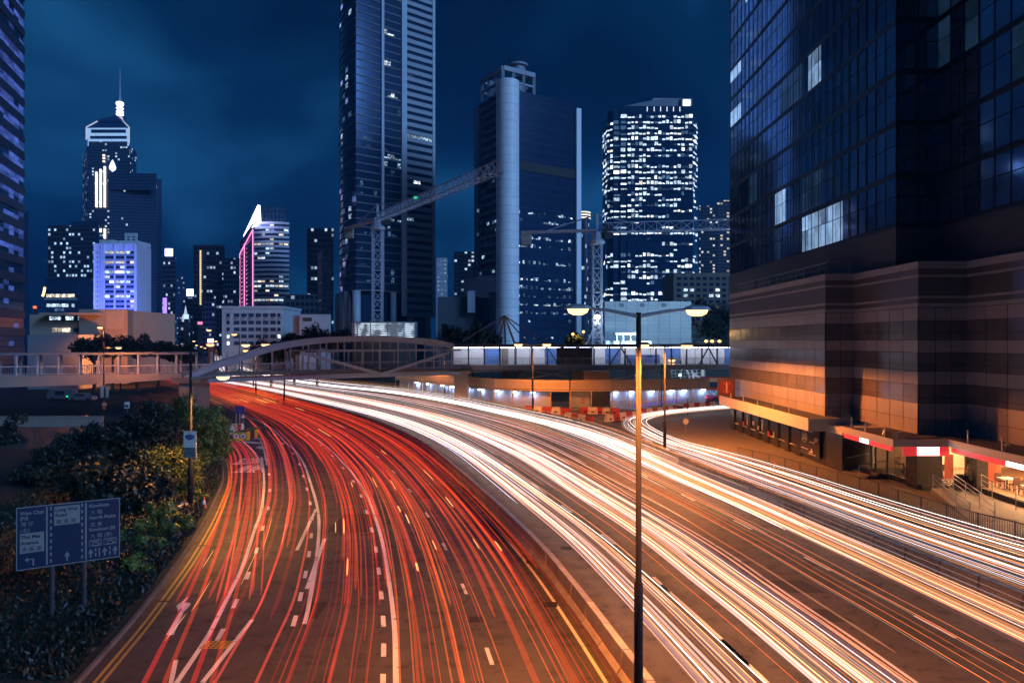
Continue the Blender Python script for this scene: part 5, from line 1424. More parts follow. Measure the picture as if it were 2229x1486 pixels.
k.obj('under_truss', M_steel, wk)
# white lit scaffold beneath the walkway
sf = thing('lit_scaffold', 'white floodlit scaffold framework under the walkway by the right tower', 'scaffold', (X(1490, 120), 120, 0))
k = MB()
for px in range(1462, 1532, 9): k.tube([P(px, 798, 122), P(px + 1, 830, 122)], 0.07, 4)
for py in (799, 806, 813, 820, 827): k.tube([P(1460, py, 122), P(1528, py - 2, 122)], 0.07, 4)
k.bar(P(1492, 797, 121.6), P(1503, 828, 121.6), 0.35, 0.2); k.bar(P(1503, 797, 121.6), P(1513, 828, 121.6), 0.35, 0.2); k.bar(P(1508, 812, 121.6), P(1528, 824, 121.6), 0.25)
k.obj('frame', M_pl, sf, kind='stuff')
MB().tube([P(1530, 796, 121), (X(1530, 121), 121, 0)], 0.45, 10).obj('column', M_pl, sf)
flood('site_floodlight', 'white floodlight aimed at the scaffold under the walkway', (X(1480, 117.5), 117.5, 4.6), (0.65, 0.8, 1.0), 2600, size=0.25, bulb=6.0)

# ================================================================ HOARDING WITH LAMPS
hd = thing('site_hoarding', 'curving construction hoarding with orange lit parapet and blue-white lamps', 'hoarding', (X(1200, 106), 106, 0))
hp = [Vector(p) for p in ((X(866, 140), 140), (X(940, 128), 128), (X(1000, 119), 119), (X(1080, 111), 111), (X(1160, 107.5), 107.5), (X(1240, 106.5), 106.5), (X(1330, 107.5), 107.5), (X(1430, 110), 110), (X(1540, 113.5), 113.5))]
M_hp = mat('hoarding_parapet', (0.42, 0.34, 0.24), 0.7, var=0.15, scale=0.5)
M_hs = mat('hoarding_sheet', (0.34, 0.38, 0.44), 0.5, var=0.12, scale=0.6)
M_dim = mat('hoarding_dark', (0.06, 0.06, 0.06), 0.7)
lamp_px = [906, 932, 963, 985, 1016, 1045, 1082, 1119, 1160, 1340, 1375, 1419, 1462, 1490, 1531]
for si, (a, b2) in enumerate(zip(hp, hp[1:])):
    u, n, L = wall_frame(a, b2)
    k = max(2, int(L / 2.6))
    for i in range(3):
        MB().obox(a, u, n, 0.0, L, 0.45 + 0.01*i, 0.57 + 0.01*i, 3.02 + i*0.5, 3.49 + i*0.5).obj('parapet_board', M_hp, hd)
    MB().obox(a, u, n, 0.0, L, 0.4, 0.62, 2.72, 2.94).obj('beam', M_hp, hd)
    MB().obox(a, u, n, 0.0, L, -0.4, 0.44, 2.64, 2.72).obj('soffit', M_dim, hd)
    for i in range(k):
        c0, c1 = L*i/k, L*(i+1)/k
        op = si == 5 and i > 0 or (si == 4 and i == k-1)
        if not op:
            MB().obox(a, u, n, c0 + 0.03, c1 - 0.03, -0.42, -0.36, 0.1, 2.63).obj('sheet', M_hs, hd)
            cr_ = MB()
            for j in range(9): cr_.obox(a, u, n, c0 + 0.12 + j*(c1-c0-0.2)/9, c0 + 0.2 + j*(c1-c0-0.2)/9, -0.36, -0.32, 0.12, 2.6)
            cr_.obj('sheet_ribs', M_hs, hd)
        MB().obox(a, u, n, c0 - 0.08, c0 + 0.08, 0.42, 0.58, 0.1, 2.7).obj('post', M_hp, hd)
for i, px in enumerate(lamp_px):
    s = (px - CX) / F
    for a, b2 in zip(hp, hp[1:]):
        ra, rb = a.x / a.y, b2.x / b2.y
        if ra <= s <= rb:
            u, n, L = wall_frame(a, b2); t = (s*a.y - a.x) / (u.x - s*u.y); q = a + u*t + n*0.0; break
    z = 2.35
    wl = thing('hoarding_lamp', 'blue-white bulkhead lamp on the hoarding, number %d from the left' % (i + 1), 'lamp', (q.x, q.y, z), 'lamps along the hoarding')
    MB().box((q.x - 0.34, q.y - 0.1, z), (q.x + 0.34, q.y + 0.1, z + 0.22)).obj('diffuser', M_bluewhite, wl)
    MB().box((q.x - 0.4, q.y - 0.14, z + 0.225), (q.x + 0.4, q.y + 0.14, z + 0.28)).obj('housing', M_steel, wl)
    ld = bpy.data.lights.new('lamp_light', 'POINT'); ld.energy = 130; ld.color = (0.45, 0.62, 1.0); ld.shadow_soft_size = 0.12
    lo_ = bpy.data.objects.new('lamp_light', ld); lo_.location = (q.x, q.y - 0.25, z - 0.1); reg(lo_, wl, Matrix.Identity(4))
# brown container on the hoarding
ct = thing('site_cabin', 'brown ribbed site cabin standing above the hoarding parapet', 'cabin', (X(1297, 112), 112, 0))
MB().box((X(1270, 111), 110, 3.6), (X(1325, 111), 112.4, Z(807, 110))).obj('shell', mat('cabin_brown', (0.42, 0.27, 0.18), 0.6), ct)
MB().box((X(1244, 111), 110.4, 3.6), (X(1270, 111), 112.2, Z(808, 110))).obj('dark_end', M_dsteel, ct)
k = MB()
for i in range(14): k.box((X(1271 + i*3.9, 110), 109.93, 3.7), (X(1272.6 + i*3.9, 110), 109.99, Z(808, 110)))
k.obj('ribs', MATS['cabin_brown'], ct)
MB().box((X(1244, 111), 110, 0.1), (X(1325, 111), 112.4, 3.58)).obj('plinth', M_dim, ct)

# ================================================================ WATER-FILLED BARRIERS
bl = MB(); bl.add([(-0.75,-0.25,0),(0.75,-0.25,0),(0.75,0.25,0),(-0.75,0.25,0),(-0.68,-0.13,0.85),(0.68,-0.13,0.85),(0.68,0.13,0.85),(-0.68,0.13,0.85)], [(3,2,1,0),(4,5,6,7),(0,1,5,4),(1,2,6,5),(2,3,7,6),(3,0,4,7)])
for i in range(5): bl.box((-0.6 + i*0.26, -0.12, 0.85), (-0.45 + i*0.26, 0.12, 0.98))
M_wb = mat('barrier_white', (0.72, 0.66, 0.58), 0.5)
BM = {'red': bl.mesh('barrier_body', M_red), 'white': bl.mesh('barrier_body', M_wb)}
SM = MB().box((-0.25, -0.27, 0.22), (0.25, -0.245, 0.42)).mesh('barrier_slot', M_black)
wbs = []
def run(pa, pb, n, start, where):
    a, b2 = Vector(G(*pa)), Vector(G(*pb))
    rz = math.atan2(b2.y - a.y, b2.x - a.x)
    for i in range(n):
        q = a + (b2 - a) * (i / max(1, n - 1)); col = ('red', 'white')[(i + start) % 2]
        r = thing('water_barrier', '%s plastic barrier, %s in the row %s' % (col, ('first','second','third','fourth','fifth','sixth','seventh','eighth','ninth','tenth')[i], where), 'barrier', (q.x, q.y, 0.005), 'red and white water barriers', rz)
        for nm, me in (('body', BM[col]), ('slot', SM)):
            o = bpy.data.objects.new(nm, me); COL.objects.link(o); o.parent = r
run((1150, 897), (1232, 902), 5, 0, 'left of the works entrance')
run((1237, 913), (1283, 921), 4, 1, 'nearest the slip road bend')
run((1275, 900), (1338, 902), 5, 0, 'behind the works entrance sign')
run((1326, 917), (1395, 908), 6, 1, 'at the tip of the slip road bend')
run((1400, 905), (1470, 897), 7, 0, 'along the outside of the bend')
run((1480, 893), (1550, 887), 7, 1, 'nearest the station sign')
# cones
def cone(px, py, label):
    x, d = G(px, py); z0 = 0.125 if x > FN(min(d, 63)) else 0.005
    r = thing('traffic_cone', label, 'cone', (x, d, z0), 'traffic cones')
    MB().box((x-0.2, d-0.2, z0), (x+0.2, d+0.2, z0 + 0.05)).obj('base', M_black, r)
    MB().lathe((x, d, z0 + 0.05), [(0.15, 0), (0.115, 0.25)], 10).obj('lower_cone', M_orange, r)
    MB().lathe((x, d, z0 + 0.30), [(0.115, 0), (0.075, 0.27)], 10).obj('white_sleeve', M_paint, r)
    MB().lathe((x, d, z0 + 0.57), [(0.075, 0), (0.035, 0.22)], 10).obj('tip', M_orange, r)
cone(1686, 1027, 'orange traffic cone by the railing left of the shop steps'); cone(1781, 1054, 'orange traffic cone by the railing before the shop steps')
cone(2157, 1180, 'orange traffic cone by the dark railing near the right edge'); cone(1563, 992, 'orange traffic cone at the railing end by the granite wall'); cone(444, 1108, 'small traffic cone on the left verge by the lamp post')
# pedestrian railing
rg = thing('pedestrian_railing', 'dark barred pedestrian railing along the pavement before the shops', 'railing', (FN(50), 50, 0.12))
d = 26.0
rpts = []
while d < 62.5:
    rpts.append(Vector((FN(d) + 0.35, d))); d += 2.0 / math.hypot(1, (FN(d+.3) - FN(d-.3)) / .6)
for a, b2 in zip(rpts, rpts[1:]):
    k = MB(); k.bar((*a, 1.12), (*b2, 1.12), 0.05); k.bar((*a, 0.25), (*b2, 0.25), 0.04); k.bar((*a, 0.12), (*a, 1.16), 0.06)
    for j in range(1, 15): q = a + (b2 - a) * j / 15; k.bar((*q, 0.25), (*q, 1.12), 0.016)
    k.obj('railing_bay', M_dsteel, rg)

# ================================================================ STREET LAMPS
def lamp_light(root, loc, power, col=(1.0, 0.27, 0.045), r=0.18, cut=0, blend=0.35, aim=None):
    """cut: full-cutoff lantern throwing its light downwards in a cone of that many degrees"""
    ld = bpy.data.lights.new('lamp_light', 'SPOT' if cut else 'POINT'); ld.energy = power; ld.color = col; ld.shadow_soft_size = r
    if cut: ld.spot_size = math.radians(cut); ld.spot_blend = blend
    o = bpy.data.objects.new('lamp_light', ld); o.location = loc
    if aim: o.rotation_euler = (Vector(aim) - Vector(loc)).to_track_quat('-Z', 'Y').to_euler()
    reg(o, root, Matrix.Identity(4))
def street_lamp(label, x, y, ztop, arms, power, r0=0.11, r1=0.07, zb=0.0, scale=1.0, base_h=2.2, near=True, aim=None, cut=150, col=(1.0, 0.27, 0.045), blend=0.35):
    """arms: (dx, dy, z of the lantern)"""
    root = thing('street_lamp', label, 'street lamp', (x, y, zb), 'sodium street lamps')
    MB().tube([(x, y, zb), (x, y, zb + base_h), (x, y, zb + base_h + 0.12), (x, y, ztop)], [r0*1.45, r0*1.45, r0, r1], 10).obj('pole', M_pole, root, smooth=True)
    for (dx, dy, z) in arms:
        L = math.hypot(dx, dy); ux, uy = dx/L, dy/L
        z_at = min(ztop - 0.05, z - 0.10 * L * 0.3)
        MB().tube([(x, y, z_at - 0.05), (x + dx*0.5, y + dy*0.5, z_at + (z - z_at) * 0.75), (x + dx - ux*0.35*scale, y + dy - uy*0.35*scale, z + 0.02)], [0.06*scale, 0.05*scale, 0.04*scale], 6).obj('arm', M_steel, root)
        s = scale
        cx_, cy_ = x + dx, y + dy
        hb = MB()
        px_, py_ = -uy, ux
        def ring(l, w, zz): return [(cx_ + ux*a*l + px_*b*w, cy_ + uy*a*l + py_*b*w, zz) for (a, b) in ((-1, -0.55), (-0.55, -1), (0.55, -1), (1, -0.55), (1, 0.55), (0.55, 1), (-0.55, 1), (-1, 0.55))]
        v = ring(0.42*s, 0.17*s, z) + ring(0.34*s, 0.13*s, z + 0.10*s) + ring(0.16*s, 0.06*s, z + 0.15*s)
        f = [tuple(range(8))[::-1]] + [(i, (i+1) % 8, 8 + (i+1) % 8, 8 + i) for i in range(8)] + [(8 + i, 8 + (i+1) % 8, 16 + (i+1) % 8, 16 + i) for i in range(8)] + [tuple(range(16, 24))]
        hb.add(v, f).obj('lantern', M_steel, root)
        bw = MB(); v = ring(0.33*s, 0.14*s, z - 0.004) + ring(0.28*s, 0.12*s, z - 0.12*s) + ring(0.14*s, 0.07*s, z - 0.19*s)
        f = [tuple(range(8))] + [(i, 8 + i, 8 + (i+1) % 8, (i+1) % 8) for i in range(8)] + [(8 + i, 16 + i, 16 + (i+1) % 8, 8 + (i+1) % 8) for i in range(8)] + [tuple(range(16, 24))]
        bw.add(v, f).obj('bowl', M_sodium if near else M_sodium_far, root)
        if power: lamp_light(root, (cx_, cy_, z - 0.32*s), power, r=0.2*s, cut=cut, col=col, blend=blend, aim=aim)
    return root
zl = Z(672, 18)
street_lamp('tall double-armed street lamp standing in the median in the foreground', X(1390, 18), 18.0, Z(680, 18), [(X(1258, 18) - X(1390, 18), 0, zl), (X(1517, 18) - X(1390, 18), 0, zl - 0.03)], 12500, r0=0.082, r1=0.065, base_h=4.1, zb=0.0, scale=0.85, cut=126)
street_lamp('double-armed street lamp on the side barrier right of the foreground pole', X(1447, 63.2), 63.2, 10.1, [(-2.0, 0, 10.2), (2.05, 0, 10.15)], 17000, r0=0.1, base_h=3.0, scale=1.6, cut=172, blend=0.12)
street_lamp('double-armed street lamp before the hoarding, its base on the side barrier', X(1160, 98.7), 98.7, 10.0, [(-2.1, 0, 10.1), (2.0, 0, 10.1)], 6500, scale=1.9)
street_lamp('street lamp in front of the right end of the arch footbridge', X(968, 122.9), 122.9, 9.6, [(-2.1, 0, 9.1)], 5000, scale=1.4)
street_lamp('double-armed street lamp rising from the median under the arch footbridge', X(557, 134.5), 134.5, 9.8, [(-2.0, 0, 9.9), (1.9, 0, 9.95)], 8000, scale=2.4)
street_lamp('street lamp with a hanging banner on the left verge', X(415, 43.7), 43.7, 10.0, [(1.95, 0.3, 8.25)], 7500, r0=0.12, base_h=2.4, scale=1.2, cut=144, col=(1.0, 0.38, 0.06))
street_lamp('double-armed street lamp with two small banners beyond the left trees', X(226, 86), 86, 12.2, [(-0.55, 0.1, 12.3), (1.75, 0.2, 9.75)], 2000, r0=0.1, scale=1.0, cut=0)
far = [(458, 749, 180, 2.0, 'bright street lamp far behind the left end of the arch'), (534, 749, 190, 0, ''), (510, 727, 210, 1.6, 'street lamp before the pale office block'), (455, 718, 240, 1.6, 'street lamp left of the pale office block, high on the flyover'),
       (351, 750, 230, 1.2, 'far street lamp below the violet block'), (387, 750, 260, 1.2, 'far street lamp right of the violet block'), (409, 752, 250, 1.2, 'far street lamp at the foot of the street gap'), (422, 742, 300, 1.2, 'far street lamp in the street gap, higher than its neighbours'),
       (428, 751, 320, 1.2, 'tiny far street lamp in the middle of the street gap'), (438, 754, 330, 1.2, 'tiny far street lamp nearest the bright far lamp'), (361, 716, 300, 1.3, 'far street lamp before the slim sign tower'), (536, 762, 150, 1.4, 'low street lamp just behind the arch rib'), (1462, 783, 118, 1.2, 'street lamp hanging before the lit walkway')]
for (px, py, dd, s, lab) in far:
    if not lab: continue
    z = Z(py, dd)
    street_lamp(lab, X(px, dd) + 1.6, dd, z + 0.05, [(-1.6, 0, z)], 3000 if dd < 200 else 0, r0=0.12, r1=0.08, scale=s * 1.5, near=False)
street_lamp('street lamp lighting the terracotta hall end wall', X(262, 148), 148, Z(757, 148) + 0.1, [(-1.2, 0, Z(757, 148))], 30000, scale=1.6, near=False, cut=110, aim=(X(240, 170), 170, 6.0))
for i, (px, py, dd, s, lab) in enumerate(((340, 757, 260, 1.3, 'leftmost tiny street lamp right of the violet block foot'), (372, 757, 280, 1.2, 'tiny street lamp below the slim sign tower'), (398, 757, 300, 1.2, 'tiny low street lamp left of the street gap'), (446, 757, 340, 1.2, 'tiny low street lamp right of the street gap'), (470, 742, 300, 1.3, 'small street lamp just right of the bright far lamp'), (577, 750, 230, 1.5, 'street lamp before the right half of the pale office block'), (628, 752, 210, 1.3, 'street lamp above the arch left haunch'))):
    z = Z(py, dd); street_lamp(lab, X(px, dd) + 1.6, dd, z + 0.05, [(-1.6, 0, z)], 0, r0=0.12, r1=0.08, scale=s * 1.5, near=False)
for (a, b2, y0, y1, dd, col, s, lab) in ((356, 362, 648, 690, 330, (0.35, 0.2, 1.0), 2.2, 'tall violet lit shop sign low on the slim sign tower'), (364, 371, 690, 742, 330, (0.6, 0.55, 1.0), 2.0, 'pale violet lit sign under the tall violet shop sign'), (452, 463, 737, 748, 190, (0.6, 0.6, 1.0), 5.0, 'bright violet-white sign board beside the bright far lamp'), (400, 410, 684, 694, 415, (0.5, 0.7, 1.0), 1.6, 'small pale blue sign above the white spire'), (430, 440, 700, 706, 400, (1.0, 0.25, 0.5), 1.5, 'small pink sign right of the white spire'), (72, 78, 666, 671, 290, (1.0, 0.12, 0.05), 3.0, 'small red sign left of the terracotta hall')):
    r = thing('lit_sign_board', lab, 'sign', P((a + b2)/2, y1, dd))
    MB().box((X(a, dd), dd, Z(y1, dd)), (X(b2, dd), dd + 0.5, Z(y0, dd))).obj('lit_face', emis('board_' + lab[:12].replace(' ', '_') + str(a), col, s), r)
    MB().box((X(a - 0.4, dd), dd + 0.5, 0), (X(b2 + 0.4, dd), dd + 0.9, Z(y0 - 0.4, dd))).obj('support', M_dsteel, r)
# small globe lamps by the lit tree and the signal gantry
for (px, py, lab) in ((1247, 727, 'round globe lamp over the lit tree, left one'), (1270, 722, 'round globe lamp over the lit tree, right one')):
    q = P(px, py, 128); r = thing('globe_lamp', lab, 'lamp', (q.x, q.y, 0)); MB().lathe((q.x, q.y, q.z - 0.25), [(0.05, 0), (0.22, 0.1), (0.26, 0.25), (0.2, 0.42), (0.05, 0.5)], 10).obj('globe', M_sodium_far, r); MB().tube([(q.x, q.y, 0), (q.x, q.y, q.z - 0.25)], 0.06, 6).obj('pole', M_dsteel, r)
    lamp_light(r, (q.x, q.y - 0.4, q.z), 350, (1.0, 0.6, 0.25))
sg = thing('lamp_gantry', 'horizontal bar with three warm lamps above the walkway roof', 'lamp', P(1550, 745, 125))
MB().bar(P(1534, 742, 125), P(1572, 742, 125), 0.25).obj('bar', M_pl, sg)
for px in (1537, 1550, 1566): q = P(px, 742, 124.8); MB().lathe((q.x, q.y, q.z - 0.3), [(0.05, 0), (0.3, 0.15), (0.3, 0.4), (0.05, 0.5)], 8).obj('lamp', M_sodium_far, sg)
MB().tube([P(1553, 742, 125), (X(1553, 125), 125, 9.0)], 0.12, 6).obj('support', M_steel, sg)
# banners on the left lamp post
bn = thing('lamp_post_banner', 'tall pale banner with blue blot hanging on the left verge lamp post', 'banner', (X(413, 43.6), 43.6, 3))
MB().box((X(399.5, 43.5), 43.5, Z(996, 43.5)), (X(427, 43.5), 43.55, Z(938, 43.5))).obj('cloth', mat('banner_cloth', (0.45, 0.42, 0.38), 0.7, var=0.3), bn)
k = MB(); c = P(413, 951, 43.48)
k.add([(c.x, c.y, c.z)] + [(c.x + 0.30*math.cos(a) * (1 + 0.12*math.sin(3*a)), c.y, c.z + 0.19*math.sin(a)) for a in [i*math.pi/8 for i in range(16)]], [(0, 1 + i, 1 + (i+1) % 16) for i in range(16)]); k.obj('blue_mark', mat('banner_blue', (0.06, 0.09, 0.2), 0.7), bn)
MB().box((X(400, 43.46), 43.46, Z(995, 43.46)), (X(425, 43.46), 43.49, Z(974, 43.46))).obj('lower_picture', mat('banner_pic', (0.12, 0.15, 0.14), 0.7, var=0.7, scale=5), bn)
for i, px in enumerate((218.5, 230)):
    r = thing('pole_banner', ('left', 'right')[i] + ' one of the two small orange lit banners on the far left lamp post', 'banner', (X(px, 85.6), 85.6, 5))
    MB().box((X(px, 85.5), 85.5, Z(865, 85.5)), (X(px + 6.4, 85.5), 85.55, Z(839, 85.5))).obj('cloth', MATS['banner_cloth'], r)
    k = MB()
    for j in range(4): k.box((X(px + 1, 85.47), 85.46, Z(862 - j*6, 85.47)), (X(px + 5.4, 85.47), 85.485, Z(859.5 - j*6, 85.47)))
    k.obj('printed_lines', M_pale2, r)
def disc(root, c, r, m, name, n=20, y=0.0):
    k = MB(); k.add([(c[0], c[1] + y, c[2])] + [(c[0] + r*math.cos(2*math.pi*i/n), c[1] + y, c[2] + r*math.sin(2*math.pi*i/n)) for i in range(n)], [(0, 1 + i, 1 + (i+1) % n) for i in range(n)])
    return k.obj(name, m, root)
ns = thing('round_traffic_sign', 'two round red-bordered traffic signs on the far left lamp post', 'sign', (X(227, 85.4), 85.4, 2))
for (py, r) in ((880, 0.32), (887, 0.24)): disc(ns, P(227, py, 85.4), r, M_orange, 'disc'); 
MB().box((X(223, 85.36), 85.36, Z(881.5, 85.36)), (X(231, 85.36), 85.38, Z(878.5, 85.36))).obj('bar', M_paint, ns)
pk = thing('parking_sign', 'small square sign board among the dark left trees', 'sign', (X(276, 70), 70, 0))
MB().box((X(270.5, 66), 66, Z(889, 66)), (X(281.5, 66), 66.05, Z(874, 66))).obj('board', M_paint, pk); MB().box((X(273, 65.97), 65.97, Z(886, 66)), (X(279, 65.97), 65.99, Z(881, 66))).obj('dark_mark', M_black, pk); MB().tube([(X(276, 66), 66.1, 0.05), (X(276, 66), 66.1, Z(889, 66))], 0.04, 6).obj('post', M_steel, pk)

# ================================================================ LARGE DIRECTION SIGN
ds_ = thing('direction_sign', 'large blue lane direction sign with white bilingual lettering on the left verge', 'sign', (-17, 26, 0.1))
sl, sr = Vector((X(35, 25.2), 25.2)), Vector((X(261, 26.9), 26.9))
us, nsn, Ls = wall_frame(sl, sr)
z0, z1 = 2.03, 4.36
rz = math.atan2(us.y, us.x)
M_sb = mat('sign_blue', (0.0025, 0.008, 0.04), 0.45, var=0.06); M_sw = mat('sign_white', (0.20, 0.18, 0.17), 0.5, var=0.03)
MB().obox(sl, us, nsn, 0, Ls, -0.06, 0.0, z0, z1).obj('panel', M_sb, ds_)
Hs = z1 - z0
def srect(u0, v0, u1, v1, m=M_sw, off=0.006, name='sign_stripe'):
    """u 0..1 along, v 0..1 down"""
    return MB().obox(sl, us, nsn, u0*Ls, u1*Ls, 0.001, off, z1 - v1*Hs, z1 - v0*Hs).obj(name, m, ds_)
for (a, b, c, d) in ((0.0, 0.0, 1.0, 0.014), (0.0, 0.986, 1.0, 1.0), (0.0, 0.0145, 0.009, 0.9855), (0.991, 0.0145, 1.0, 0.9855)): srect(a, b, c, d, name='sign_border')
srect(0.275, 0.035, 0.291, 0.965); srect(0.65, 0.035, 0.667, 0.965)
for i in range(9):
    srect(0.313, 0.035 + i*0.106, 0.33, 0.09 + i*0.106); srect(0.613, 0.035 + i*0.106, 0.63, 0.09 + i*0.106)
srect(0.035, 0.42, 0.258, 0.735, name='white_plate'); srect(0.352, 0.045, 0.6, 0.35, name='white_plate')
def stext(body, u, v, size, m=M_sw, sx=1.0, off=0.012):
    q = sl + us * (u * Ls) + nsn * off
    return text(body, ds_, m, (q.x, q.y, z1 - v*Hs), size, rot=(math.radians(90), 0, rz), sx=sx, depth=0.002, bold=0.001 if ord(body[-2 if body[-1] == ')' else 0]) > 255 or ord(body[0]) > 255 else 0.006)
K = 0.178
for (t, u, v, s, m) in (('Wan Chai', 0.035, 0.125, K, M_sw), ('(N)', 0.035, 0.205, K, M_sw), ('灣 仔', 0.04, 0.30, K, M_sw), ('(北)', 0.04, 0.40, K, M_sw),
                        ('Tim Mei', 0.042, 0.505, K, M_black), ('Avenue', 0.042, 0.60, K, M_black), ('添 美 道', 0.045, 0.705, K, M_black),
                        ('Lung Wui', 0.362, 0.125, K, M_black), ('Road', 0.362, 0.21, K, M_black), ('龍 滙 道', 0.37, 0.32, K, M_black),
                        ('Kowloon', 0.69, 0.115, K, M_sw), ('九 龍', 0.70, 0.23, K, M_sw), ('North Point', 0.69, 0.315, K, M_sw), ('北 角', 0.70, 0.43, K, M_sw), ('Kowloon (E)', 0.69, 0.51, K*0.95, M_sw), ('九 龍 (東)', 0.70, 0.62, K, M_sw)):
    stext(t, u, v, s, m, sx=1.0)
def sarrow(u, v0, v1, w=0.022):
    srect(u - 0.008, v0 + 0.04, u + 0.008, v1, name='arrow_shaft')
    q = lambda uu, vv: ((sl + us*(uu*Ls) + nsn*0.007).x, (sl + us*(uu*Ls) + nsn*0.007).y, z1 - vv*Hs)
    MB().add([q(u, v0), q(u - 0.028, v0 + 0.075), q(u - 0.02, v0 + 0.085), q(u, v0 + 0.045), q(u + 0.02, v0 + 0.085), q(u + 0.028, v0 + 0.075)], [(0, 1, 2, 3), (0, 3, 4, 5)]).obj('arrow_head', M_sw, ds_)
sarrow(0.475, 0.79, 0.94); sarrow(0.705, 0.80, 0.945); sarrow(0.845, 0.80, 0.945); sarrow(0.95, 0.80, 0.945)
srect(0.785, 0.80, 0.798, 0.945); 
for v in (0.80, 0.88): srect(0.748, v, 0.762, v + 0.055); srect(0.89, v, 0.904, v + 0.055)
srect(0.15, 0.85, 0.165, 0.95, name='arrow_shaft'); srect(0.10, 0.835, 0.165, 0.849, name='arrow_shaft')
q = lambda uu, vv: ((sl + us*(uu*Ls) + nsn*0.007).x, (sl + us*(uu*Ls) + nsn*0.007).y, z1 - vv*Hs)
MB().add([q(0.08, 0.842), q(0.108, 0.80), q(0.108, 0.885)], [(0, 2, 1)]).obj('arrow_head', M_sw, ds_)
for (a, b, lt_) in ((0.69, 0.815, 'C'), (0.835, 0.965, 'E')):
    for (c0, d0, c1, d1) in ((a, 0.655, b, 0.663), (a, 0.757, b, 0.765), (a, 0.6635, a + 0.005, 0.7565), (b - 0.005, 0.6635, b, 0.7565)): srect(c0, d0, c1, d1, name='tunnel_frame')
    mid = (a + b) / 2; k = MB()
    arc = [q(mid + 0.032*math.cos(t), 0.752 - 0.052*math.sin(t)) for t in [i*math.pi/10 for i in range(11)]]
    for c0, c1 in zip(arc, arc[1:]): k.bar(c0, c1, 0.012, 0.03)
    for vv in (0.673, 0.685):
        wv = [q(a + 0.01 + i*(b - a - 0.02)/12, vv + 0.004*math.sin(i*2.1)) for i in range(13)]
        for c0, c1 in zip(wv, wv[1:]): k.bar(c0, c1, 0.008, 0.014)
    k.bar(q(mid - 0.036, 0.751), q(mid + 0.036, 0.751), 0.012, 0.02); k.obj('tunnel_symbol', M_sw, ds_)
    stext(lt_, b - 0.028, 0.748, 0.1)
for t in (0.33, 0.64):
    q2 = sl + us * (Ls * t) - nsn * 0.12; MB().tube([(q2.x, q2.y, 0.08), (q2.x, q2.y, z1 - 0.2)], 0.09, 10).obj('post', M_dsteel, ds_)
for zz in (2.5, 3.9): MB().obox(sl, us, nsn, 0.1, Ls - 0.1, -0.12, -0.061, zz, zz + 0.07).obj('stiffener', M_steel, ds_)

# ================================================================ GORE FURNITURE
gs = thing('arrow_direction_sign', 'pair of small blue arrow direction boards on posts at the gore', 'sign', (X(523, 84), 84, 0))
for (y0, y1) in ((884, 891.5), (892.5, 899.5)):
    a, b2, c0 = P(515, (y0+y1)/2, 84), P(532, y0, 84), P(532, y1, 84)
    p1, p2 = P(512.5, (y0+y1)/2, 84), None
    pts = [P(512, (y0+y1)/2, 84), P(515, y1, 84), P(532, y1, 84), P(532, y0, 84), P(515, y0, 84)]
    MB().add([(q.x, q.y, q.z) for q in pts] + [(q.x, q.y + 0.05, q.z) for q in pts], [(0,1,2,3,4), (9,8,7,6,5)] + [(i, 5+i, 5+(i+1)%5, (i+1)%5) for i in range(5)]).obj('arrow_board', mat('board_blue', (0.02, 0.06, 0.35), 0.4), gs)
    k = MB()
    for j, (w0, w1) in enumerate(((517, 529), (518, 525))): k.box((X(w0, 83.97), 83.97, Z(y0 + 3.2 + j*2.6, 83.97)), (X(w1, 83.97), 83.985, Z(y0 + 2.0 + j*2.6, 83.97)))
    k.obj('board_lettering', M_sw, gs)
for px in (514, 522): MB().tube([(X(px, 84.1), 84.1, 0), (X(px, 84.1), 84.1, Z(886, 84.1))], 0.05, 6).obj('post', M_steel, gs)
ws = thing('warning_triangle', 'white triangular warning sign on a thin post at the gore', 'sign', (X(529, 80), 80, 0))
q1, q2, q3 = P(529, 900, 80), P(524.5, 909, 80), P(533.5, 909, 80); MB().add([q1, q2, q3, q1 + Vector((0,.04,0)), q2 + Vector((0,.04,0)), q3 + Vector((0,.04,0))], [(0,1,2),(5,4,3),(0,3,4,1),(1,4,5,2),(2,5,3,0)]).obj('triangle', M_paint, ws); MB().tube([(X(529, 80), 80.06, 0), (X(529, 80), 80.06, Z(902, 80))], 0.04, 6).obj('post', M_steel, ws)
os_ = thing('works_board', 'small orange works board leaning behind the crash cushion', 'sign', (X(521, 77), 77, 0.3))
MB().box((X(516, 77), 77, Z(931, 77)), (X(526, 77), 77.05, Z(922, 77))).obj('board', mat('board_orange', (0.75, 0.35, 0.08), 0.5), os_); MB().box((X(518, 76.97), 76.97, Z(929, 77)), (X(524, 76.97), 76.99, Z(924, 77))).obj('symbol', M_red, os_); MB().bar((X(521, 77.2), 77.2, 0), (X(521, 77.2), 77.2, Z(931, 77)), 0.06).obj('stand', M_dsteel, os_)
cc = thing('crash_cushion', 'black and yellow striped crash cushion with round reflectors at the gore nose', 'crash cushion', (X(536, 72), 72, 0))
xc = X(534, 73.5)
for i in range(4):
    MB().box((xc - 0.75 + i*0.12, 72.0 + i*1.0, 0.02), (xc + 0.75 + i*0.05, 72.95 + i*1.0, 0.95)).obj('module', M_black if i % 2 else mat('cushion_yellow', (0.4, 0.27, 0.03), 0.6), cc)
    for j in range(3): MB().box((xc - 0.7 + i*0.12 + j*0.5, 72.05 + i*1.0, 0.955), (xc - 0.45 + i*0.12 + j*0.5, 72.9 + i*1.0, 0.97)).obj('stripe', MATS.get('cushion_yellow') if i % 2 else M_black, cc)
for dx in (-0.35, 0.35): disc(cc, (xc + dx, 71.98, 0.52), 0.27, M_paint, 'reflector'); disc(cc, (xc + dx, 71.97, 0.52), 0.14, M_red, 'reflector_centre')
